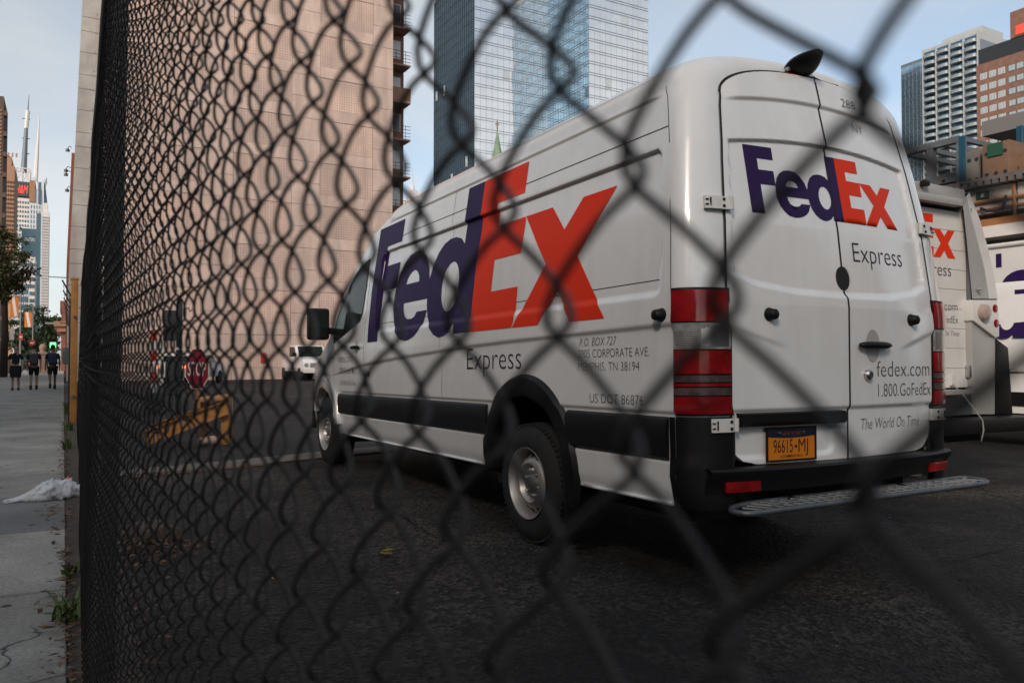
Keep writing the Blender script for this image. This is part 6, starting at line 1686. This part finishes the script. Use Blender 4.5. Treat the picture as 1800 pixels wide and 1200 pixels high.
# dark control post with boxes
p = at(314, 690, 13.2)
cp = thing('gate_control', 'dark gate control post with a meter box behind the fence', 'gate control', (p.x, p.y, 0))
m_ctl = M('control_dark', (0.025, 0.028, 0.03), 0.6, var=0.2)
MB().bbox(-0.045, 0.045, -0.045, 0.045, 0, 2.15).build('post', m_ctl, cp, bevel=0.01)
MB().bbox(-0.24, -0.05, -0.12, 0.1, 1.45, 1.95).build('meter_box', m_ctl, cp, bevel=0.02); MB().bbox(-0.2, -0.05, -0.10, 0.1, 0.55, 1.1).build('lower_box', m_ctl, cp, bevel=0.02)
MB().tube([(0.07, 0, 1.98), (0.14, 0, 2.0), (0.16, 0, 1.94), (0.20, 0, 1.98)], 0.012, 6).build('hook', m_ctl, cp)
MB().bbox(-0.06, 0.06, -0.09, -0.071, 1.3, 1.34).build('label_plate', m_frame, cp)
# red and white barrier arm sign
p = at(270, 640, 17)
ba = thing('barrier_arm', 'upright red and white striped barrier arm left of the control post', 'barrier', (p.x, p.y, 0))
for k in range(6):
    MB().bbox(-0.06, 0.06, -0.03, 0.03, 0.45 + k * 0.22, 0.45 + (k + 1) * 0.22 - 0.004).build('stripe', (m_banw, M('stripe_red%d' % k, (0.62, 0.05, 0.02), 0.5))[k % 2] if k in (3,) or True else m_banw, ba)
MB().bbox(-0.16, 0.16, -0.16, 0.16, 0, 0.446).build('pedestal', m_ctl, ba, bevel=0.02)
MB().bbox(0.12, 0.2, -0.02, 0.02, 0.6, 1.5).build('side_rail', m_banw, ba)
# worn yellow guard rail
pA = Vector((1.93, 11.25, 0)); pB = Vector((0.95, 11.55, 0))
yb_r = thing('guard_rail', 'worn yellow guard rail sloping to the ground behind the fence', 'guard rail', tuple(pA))
dv_ = (pB - pA); ln = dv_.length; ang = math.atan2(dv_.y, dv_.x); yb_r.rotation_euler = (0, 0, ang)
def rail(name, y, za, zb, hh_):
    """sloping steel channel: web plate with a flange along each edge"""
    sl = math.atan2(zb - za, ln); L_ = math.hypot(ln, zb - za)
    mid = ((ln - 0.02) / 2, y, (za + zb) / 2 + hh_ / 2)
    o = MB().box(mid, (L_, 0.014, hh_), ry=-sl).build(name, m_yellow, yb_r)
    n_ = Vector((-math.sin(sl), 0, math.cos(sl)))
    for sgn in (-1, 1):
        c = Vector(mid) + n_ * (hh_ / 2 + 0.006) * sgn + Vector((0, 0.025, 0))
        MB().box(c, (L_, 0.066, 0.012), ry=-sl).build('flange', m_yellow, o)
rail('rail_beam', 0.10, 0.42, 0.02, 0.16)
rail('rail_beam', -0.24, 0.46, 0.10, 0.14)
for (x_, y_, hh_) in ((0.02, 0.02, 0.62), (0.02, -0.28, 0.62), (0.30, -0.12, 0.55)):
    MB().bbox(x_ - 0.05, x_ + 0.05, y_ - 0.05, y_ + 0.05, 0, hh_).build('post', m_yellow, yb_r, bevel=0.008)
MB().add([(-0.06, 0.13, 0.63), (0.42, 0.05, 0.60), (0.45, -0.28, 0.62), (0.05, -0.36, 0.66), (-0.06, 0.13, 0.60), (0.42, 0.05, 0.57), (0.45, -0.28, 0.59), (0.05, -0.36, 0.63)], [(0, 1, 2, 3), (7, 6, 5, 4), (0, 4, 5, 1), (1, 5, 6, 2), (2, 6, 7, 3), (3, 7, 4, 0)]).build('top_plate', m_yellow, yb_r)
cu_ = thing('paper_cup', 'crushed pale cup lying under the yellow guard rail', 'cup', (1.66, 11.15, 0.06), R(20))
b = MB(); b.tube([(-0.11, 0, 0.0), (0.0, 0, 0.012), (0.11, 0, 0.0)], [0.045, 0.055, 0.065], 14); b.build('cup', M('cup_paper', (0.5, 0.34, 0.25), 0.7), cu_, smooth=True, auto=True); MB().tube([(0.108, 0, 0.0), (0.118, 0, 0.0)], 0.068, 14).build('rim', m_ban, cu_)
# concrete wheel stop / block among leaves near the fence
p = Vector((0.50, 5.45, 0))
cbk = thing('concrete_block', 'broken brown concrete block among dead leaves close behind the fence', 'block', tuple(p), R(12))
b = MB(); b.prism([(-0.13, 0), (0.14, 0), (0.11, 0.08), (0.03, 0.11), (-0.09, 0.09)], lambda u, w, d: (u, d, w), -0.16, 0.16); b.build('block', M('brown_concrete', (0.09, 0.065, 0.05), 0.95, var=0.3, vscale=12, bump=0.8, bscale=30), cbk, bevel=0.02)
# ------------------------------------------------------------------ litter, weeds, bag
def leaf_litter(name, n, region, mat, seed, s0=0.02, s1=0.05):
    rr = random.Random(seed); v = []; f = []
    for i in range(n):
        x, y = region(rr); s = rr.uniform(s0, s1); a = rr.uniform(0, 6.28); t = rr.uniform(-0.5, 0.5); c, q = math.cos(a), math.sin(a); z = 0.012 + rr.random() * 0.025
        k = len(v); dz = s * 0.5 * t
        v += [(x - s * c, y - s * q, z - dz * 0.4), (x - s * 0.4 * -q, y - s * 0.4 * c, z + rr.random() * s * 0.4), (x + s * c, y + s * q, z + dz + s * 0.2), (x + s * 0.4 * -q, y + s * 0.4 * c, z + rr.random() * s * 0.4)]
        f += [(k, k + 1, k + 2), (k, k + 2, k + 3)]
    o = link(name, mesh_of(name, v, f, mat)); return o
m_dead = leaf_mat('dead_leaf', (0.035, 0.02, 0.012), (0.20, 0.10, 0.05))
def reg_fence(rr):
    y = 2.8 + 14 * rr.random() ** 1.6; return (0.055 - abs(rr.gauss(0, 0.05)) * (1 + 0.9 * math.exp(-((y - 6.6) / 0.7) ** 2)), y)
tag(leaf_litter('dead_leaves', 520, reg_fence, m_dead, 2, 0.012, 0.034), 'brown dead leaves collected along the sidewalk edge of the fence', 'leaves', kind='stuff')
def reg_lot(rr):
    if rr.random() < 0.75:
        return (0.48 + rr.gauss(0, 0.14), 5.15 + rr.gauss(0, 0.2))
    return (0.25 + abs(rr.gauss(0, 0.12)), 1.2 + 6 * rr.random())
tag(leaf_litter('fallen_leaves', 420, reg_lot, m_dead, 3, 0.015, 0.035), 'dead leaves scattered on the lot side of the fence', 'leaves', kind='stuff')
m_bits = leaf_mat('pale_bits', (0.22, 0.11, 0.05), (0.42, 0.26, 0.15))
def reg_bits(rr): return (rr.uniform(0.3, 8), rr.uniform(0.4, 9))
tag(leaf_litter('debris_bits', 150, reg_bits, m_bits, 4, 0.006, 0.014), 'tiny pale bits of debris over the asphalt', 'debris', kind='stuff')
m_ylf = leaf_mat('yellow_leaf', (0.16, 0.12, 0.02), (0.24, 0.19, 0.03))
p_ = Vector((2.0, 3.3, 0))
yl_ = leaf_litter('yellow_leaf', 5, lambda rr: (rr.gauss(0, 0.02), rr.gauss(0, 0.02)), m_ylf, 9, 0.03, 0.05)
q = None
r__ = _fw + _rt * ((682 - 900) / F_PX) + _up * ((600 - 978) / F_PX); t__ = -CAM_H / r__.z
yl_.location = (r__.x * t__, r__.y * t__, 0.0); tag(yl_, 'single crumpled yellow leaf on the asphalt in front of the van', 'leaf')
# long cracks in the asphalt
def gpt(px, py):
    r = _fw + _rt * ((px - 900) / F_PX) + _up * ((600 - py) / F_PX); t = -CAM_H / r.z; return (r.x * t, r.y * t, 0.0)
m_crack = M('crack_black', (0.004, 0.004, 0.004), 0.95)
def crack(pts, w, seed):
    rr = random.Random(seed); P = []
    g = [Vector(gpt(*p)) for p in pts]
    for a, b in zip(g[:-1], g[1:]):
        for k in range(9): P.append(a.lerp(b, k / 9) + Vector((rr.gauss(0, 0.012), rr.gauss(0, 0.012), 0)))
    P.append(g[-1]); v = []; f = []
    for i, q in enumerate(P):
        t = (P[min(i + 1, len(P) - 1)] - P[max(i - 1, 0)]).normalized(); n = Vector((-t.y, t.x, 0)); ww = w * rr.uniform(0.25, 1.0)
        v += [(q.x - n.x * ww, q.y - n.y * ww, 0.0085), (q.x + n.x * ww, q.y + n.y * ww, 0.0085)]
    for i in range(len(P) - 1): f.append((2 * i, 2 * i + 1, 2 * i + 3, 2 * i + 2))
    link('crack', mesh_of('crack', v, f, m_crack), lot)
crack([(455, 1130), (520, 1108), (600, 1085), (690, 1068), (760, 1045), (850, 1036), (910, 1018), (1010, 1002)], 0.007, 1)
crack([(690, 1068), (720, 1100), (735, 1160), (770, 1230)], 0.005, 2)
crack([(520, 870), (600, 885), (700, 905), (780, 950)], 0.008, 3)
crack([(1480, 1010), (1560, 990), (1680, 985), (1800, 960)], 0.006, 4)
crack([(1020, 1140), (1100, 1120), (1190, 1125), (1300, 1160)], 0.005, 5)
# weeds
m_weed = leaf_mat('weed_green', (0.05, 0.085, 0.02), (0.11, 0.16, 0.045))
def weed(label, x, y, n, h, seed, spread=0.16):
    rr = random.Random(seed); r = thing('weed', label, 'weed', (x, y, 0), group='weeds along the fence')
    v = []; f = []
    for i in range(n):
        a = rr.uniform(1.2, 5.2) if rr.random() < 0.8 else rr.uniform(0, 6.28); L = h * rr.uniform(0.5, 1.1); w = rr.uniform(0.004, 0.009); out = spread * rr.uniform(0.3, 1.2)
        dx_, dy_ = math.cos(a), math.sin(a); px_, py_ = -dy_, dx_; prev = None; bx, by = rr.gauss(0, 0.03), rr.gauss(0, 0.06)
        for k in range(6):
            t = k / 5; zz_ = L * (t - 0.45 * t * t * (1 if rr.random() < 2 else 0)); o = out * t ** 1.4; ww = w * (1 - t) * (1 + t) + 0.0006
            c = (bx + dx_ * o, by + dy_ * o, zz_ + 0.005); q = len(v)
            v += [(c[0] - px_ * ww, c[1] - py_ * ww, c[2]), (c[0] + px_ * ww, c[1] + py_ * ww, c[2])]
            if k: f.append((q - 2, q - 1, q + 1, q))
    lf = link('leaves', mesh_of('leaves', v, f, m_weed, True), r)
    st = MB()
    for i in range(3): a = rr.uniform(0, 6.28); st.tube([(0, 0, 0), (0.03 * math.cos(a), 0.03 * math.sin(a), h * 0.5), (0.09 * math.cos(a), 0.09 * math.sin(a), h * 0.95)], [0.004, 0.003, 0.001], 4)
    st.build('stem', M('weed_stem%d' % seed, (0.10, 0.085, 0.04), 0.8), r)
weed('largest green weed at the fence foot near the bottom edge', 0.04, 3.95, 34, 0.15, 1, 0.14)
weed('small green weed just beyond the largest one at the fence foot', 0.05, 4.75, 16, 0.12, 2, 0.09)
weed('weed tuft at the fence foot beyond the plastic bag', 0.06, 11.6, 45, 0.26, 3, 0.16)
weed('weed tuft at the foot of the yellow gate post', 0.08, 14.6, 45, 0.28, 4, 0.16)
weed('far weed tuft along the screened fence', 0.10, 19.0, 60, 0.5, 5, 0.22)
weed('low weed inside the lot right against the fence', 0.55, 2.35, 30, 0.12, 6, 0.1)
# plastic bag: crumpled translucent film
m_bag = M('bag_film', (0.74, 0.77, 0.80), 0.35, spec=0.5, alpha=0.8)
rr = random.Random(21)
bagp = (-0.13, 7.42, 0.0)
bag = thing('plastic_bag', 'crumpled white plastic bag lying on the sidewalk beside the fence', 'bag', bagp)
v = []; f = []; nu, nv = 46, 30
from mathutils import noise as mnoise
for i in range(nu + 1):
    t = i / nu
    env = 0.62 * (0.035 + 0.115 * sstep(0.08, 0.62, t) * (1 - 0.55 * sstep(0.78, 1.0, t)))
    for j in range(nv):
        a = 2 * math.pi * j / nv
        nrm = mnoise.noise(Vector((t * 7, math.cos(a) * 1.6, math.sin(a) * 1.6))) * 0.5 + abs(mnoise.noise(Vector((t * 16, math.cos(a) * 3.2 + 5, math.sin(a) * 3.2)))) * 0.95
        rad = env * (0.82 + 0.55 * nrm)
        y = rad * 1.15 * math.cos(a); z = max(0.004 + 0.003 * math.sin(j * 3 + i), rad * 0.98 * math.sin(a) + env * 0.72)
        x = -0.27 + 0.54 * t + 0.02 * nrm; yy = y + 0.10 * (t - 0.5) + 0.02 * math.sin(t * 9)
        if i in (0, nu): y *= 0.2; z = 0.01 + z * 0.2; yy = 0.10 * (t - 0.5)
        v.append((x, yy, z))
for i in range(nu):
    for j in range(nv): f.append((i * nv + j, i * nv + (j + 1) % nv, (i + 1) * nv + (j + 1) % nv, (i + 1) * nv + j))
link('film', mesh_of('film', v, f, m_bag, True), bag)
w_ = MB(); w_.add([(0.03, 8.3, 0.02), (0.075, 8.26, 0.05), (0.09, 8.36, 0.03), (0.05, 8.40, 0.06), (0.02, 8.36, 0.03)], [(0, 1, 2), (0, 2, 3), (0, 3, 4)])
tag(w_.build('candy_wrapper', M('wrapper_red', (0.55, 0.06, 0.03), 0.35)), 'crumpled red wrapper among the leaves beyond the plastic bag', 'wrapper')

# ------------------------------------------------------------------ pedestrians
m_skin = M('skin_light', (0.42, 0.25, 0.18), 0.6); m_skin2 = M('skin_brown', (0.22, 0.12, 0.08), 0.6)
m_navycl = M('dark_cloth', (0.012, 0.014, 0.022), 0.9, var=0.2, vscale=8); m_blackcl = M('black_cloth', (0.009, 0.009, 0.010), 0.9)
m_hair = M('hair_dark', (0.014, 0.010, 0.008), 0.7); m_hairr = M('hair_red', (0.12, 0.05, 0.025), 0.7)
m_pack = M('backpack_grey', (0.045, 0.048, 0.055), 0.8, var=0.3, vscale=9); m_packb = M('backpack_blue', (0.02, 0.035, 0.07), 0.8, var=0.3, vscale=9); m_shoe = M('shoe_black', (0.01, 0.01, 0.011), 0.7)
def skin(name, verts, edges, radii, mat, parent, sub=1):
    me = bpy.data.meshes.new(name); me.from_pydata(verts, edges, [])
    o = bpy.data.objects.new(name, me); COL.objects.link(o)
    md = o.modifiers.new('skin', 'SKIN'); md.use_smooth_shade = True; md.branch_smoothing = 0.6
    for i, r in enumerate(radii):
        me.skin_vertices[0].data[i].radius = (r, r) if not isinstance(r, tuple) else r
    me.skin_vertices[0].data[0].use_root = True
    sb = o.modifiers.new('sub', 'SUBSURF'); sb.levels = sub; sb.render_levels = sub
    bpy.context.view_layer.update()
    dg = bpy.context.evaluated_depsgraph_get(); m2 = bpy.data.meshes.new_from_object(o.evaluated_get(dg))
    bpy.data.objects.remove(o); bpy.data.meshes.remove(me)
    m2.materials.clear(); m2.materials.append(mat); m2.polygons.foreach_set('use_smooth', [True] * len(m2.polygons)); m2.name = name
    return link(name, m2, parent)
def blob(name, c, r, mat, parent, n=14, m=9, fn=None):
    v = []; f = []
    for i in range(m + 1):
        th_ = math.pi * i / m
        for j in range(n):
            ph_ = 2 * math.pi * j / n; d = Vector((math.sin(th_) * math.cos(ph_), math.sin(th_) * math.sin(ph_), math.cos(th_)))
            s = fn(d) if fn else 1.0
            v.append((c[0] + r[0] * d.x * s, c[1] + r[1] * d.y * s, c[2] + r[2] * d.z * s))
    for i in range(m):
        for j in range(n): f.append((i * n + j, i * n + (j + 1) % n, (i + 1) * n + (j + 1) % n, (i + 1) * n + j))
    return link(name, mesh_of(name, v, f, mat, True), parent)
def person(label, p, rz, sk, hair, top, bottom, H=1.72, step=0.22, pack=None, dress=False, armsw=0.12):
    """local: +y is the walking direction"""
    r = thing('person', label, 'person', p, rz); k = H / 1.72
    S = lambda x, y, z: (x * k, y * k, z * k)
    # joints
    V = [S(0, 0, 0.94), S(0, 0.01, 1.12), S(0, 0.01, 1.34), S(0, 0.0, 1.47), S(0, 0.015, 1.56), S(0, 0.03, 1.64)]
    E_ = [(0, 1), (1, 2), (2, 3), (3, 4), (4, 5)]; Rd = [(0.135, 0.10), (0.12, 0.09), (0.15, 0.10), 0.055, 0.07, 0.085]
    hands = []
    for s in (-1, 1):
        sw = armsw * s; b0 = len(V)
        V += [S(s * 0.17, 0.0, 1.40), S(s * 0.225, -0.02 - sw * 0.4, 1.14), S(s * 0.235, 0.05 - sw * 0.9, 0.90), S(s * 0.235, 0.07 - sw, 0.82), S(s * 0.232, 0.08 - sw, 0.75)]
        E_ += [(2, b0), (b0, b0 + 1), (b0 + 1, b0 + 2), (b0 + 2, b0 + 3), (b0 + 3, b0 + 4)]; Rd += [0.06, 0.045, 0.032, (0.034, 0.026), (0.026, 0.018)]
        hands.append(V[b0 + 3])
        # fingers
        for q_, (fx, fy) in enumerate(((0.0, 0.028), (0.0, 0.010), (0.0, -0.010), (0.0, -0.026))):
            V.append(S(s * 0.225, 0.08 - sw + fy, 0.70 + 0.008 * abs(q_ - 1.3))); E_.append((b0 + 4, len(V) - 1)); Rd.append(0.008)
        V.append(S(s * 0.205, 0.115 - sw, 0.77)); E_.append((b0 + 3, len(V) - 1)); Rd.append(0.009)
    feet = []
    for s in (-1, 1):
        st_ = step * s; b0 = len(V); lift = 0.10 if st_ < 0 and step > 0.15 else 0.0
        V += [S(s * 0.09, 0.0, 0.88), S(s * 0.095, st_ * 0.55 + 0.03, 0.50), S(s * 0.095, st_ - (0.05 if lift else 0.0), 0.10 + lift * 0.7)]
        E_ += [(0, b0), (b0, b0 + 1), (b0 + 1, b0 + 2)]; Rd += [0.088, 0.058, 0.038]
        feet.append((s * 0.095 * k, (st_ - (0.05 if lift else 0)) * k, lift * 0.5 * k, lift))
    skin('body', V, E_, Rd, sk, r, 1)
    # head with face features
    def hd(d): return 1.0 - 0.12 * max(0, -d.z) * (1 if d.y < 0.4 else 0.4) - 0.05 * abs(d.x)
    h = blob('head', S(0, 0.03, 1.63), (0.078 * k, 0.098 * k, 0.118 * k), sk, r, 16, 12, hd)
    blob('nose', S(0, 0.128, 1.615), (0.012 * k, 0.02 * k, 0.022 * k), sk, h, 8, 6)
    for s in (-1, 1):
        blob('ear', S(s * 0.078, 0.02, 1.62), (0.012 * k, 0.022 * k, 0.032 * k), sk, h, 8, 6)
        blob('eye', S(s * 0.032, 0.112, 1.64), (0.012 * k, 0.008 * k, 0.007 * k), m_hair, h, 8, 6)
    blob('mouth', S(0, 0.117, 1.565), (0.024 * k, 0.008 * k, 0.007 * k), m_stop, h, 8, 6)
    def hr(d): return 1.0 if (d.z > 0.25 or (d.y < 0.15 and d.z > -0.45)) else 0.80
    blob('hair', S(0, 0.012, 1.655), (0.088 * k, 0.104 * k, 0.118 * k), hair, r, 16, 12, hr)
    # clothes
    TV = [S(0, 0, 0.92 if not dress else 0.90), S(0, 0.01, 1.12), S(0, 0.01, 1.35), S(0, 0, 1.45)]; TE = [(0, 1), (1, 2), (2, 3)]; TR = [(0.165, 0.125), (0.148, 0.115), (0.175, 0.125), 0.075]
    for s in (-1, 1):
        sw = armsw * s; b0 = len(TV); TV += [S(s * 0.175, 0.0, 1.39), S(s * 0.222, -0.018 - sw * 0.36, 1.17)]; TE += [(2, b0), (b0, b0 + 1)]; TR += [0.080, 0.066]
    skin('shirt' if not dress else 'dress_top', TV, TE, TR, top, r, 1)
    if dress:
        v = []; f = []
        for i, (z, rx, ry) in enumerate(((0.96, 0.17, 0.13), (0.85, 0.20, 0.16), (0.70, 0.205, 0.175), (0.56, 0.19, 0.18), (0.50, 0.175, 0.17))):
            for j in range(16): a = 2 * math.pi * j / 16; v.append(S(rx * math.cos(a) * (1 + 0.05 * math.sin(3 * a) * i / 4), ry * math.sin(a) + 0.02 * i, z))
        for i in range(4):
            for j in range(16): f.append((i * 16 + j, i * 16 + (j + 1) % 16, (i + 1) * 16 + (j + 1) % 16, (i + 1) * 16 + j))
        link('skirt', mesh_of('skirt', v, f, bottom, True), r)
    else:
        BV = [S(0, 0, 0.96)]; BE = []; BR = [(0.155, 0.12)]
        for s in (-1, 1):
            st_ = step * s; b0 = len(BV); BV += [S(s * 0.09, 0.0, 0.86), S(s * 0.10, st_ * 0.5 + 0.03, 0.54)]; BE += [(0, b0), (b0, b0 + 1)]; BR += [0.108, 0.092]
        skin('shorts', BV, BE, BR, bottom, r, 1)
    for (x, y, lz, lift) in feet:
        sh = MB(); sh.prism([(-0.09, 0.0), (0.17, 0.0), (0.175, 0.03), (0.10, 0.065), (0.02, 0.10), (-0.09, 0.10)], lambda u, w, d: (x + d, y + u * k, w * k + lz), -0.042 * k, 0.042 * k)
        o = sh.build('shoe', m_shoe, r, bevel=0.012)
        if not dress: MB().tube([(x, y, 0.08 * k + lz), (x, y, 0.17 * k + lz)], 0.048 * k, 10).build('sock', m_blackcl, r, smooth=True)
    if pack:
        b = MB(); b.bbox(-0.15 * k, 0.15 * k, -0.30 * k, -0.11 * k, 0.98 * k, 1.42 * k); pk = b.build('backpack', pack, r, bevel=0.05, seg=3)
        MB().bbox(-0.11 * k, 0.11 * k, -0.335 * k, -0.30 * k, 1.02 * k, 1.22 * k).build('pocket', pack, pk, bevel=0.02)
        for s in (-1, 1): MB().tube([S(s * 0.10, -0.12, 1.38), S(s * 0.115, 0.0, 1.47), S(s * 0.12, 0.13, 1.35), S(s * 0.13, 0.08, 1.1), S(s * 0.12, -0.11, 1.04)], 0.018, 6).build('strap', m_blackcl, pk, smooth=True)
    return r
def gpt(px, py):
    r = _fw + _rt * ((px - 900) / F_PX) + _up * ((600 - py) / F_PX); t = -CAM_H / r.z; return (r.x * t, r.y * t, 0.0)
person('red-haired person in a black dress walking towards us on the sidewalk', gpt(27, 685.5), R(180), m_skin, m_hairr, m_blackcl, m_blackcl, 1.70, 0.10, None, True, 0.06)
person('middle pedestrian in dark shorts with a grey backpack, walking away', gpt(59, 684.5), 0, m_skin, m_hair, m_navycl, m_blackcl, 1.72, 0.12, m_pack)
person('right-hand pedestrian in dark clothes with a blue backpack, mid-stride', gpt(92, 684), R(4), m_skin2, m_hair, m_navycl, m_navycl, 1.74, 0.26, m_packb)
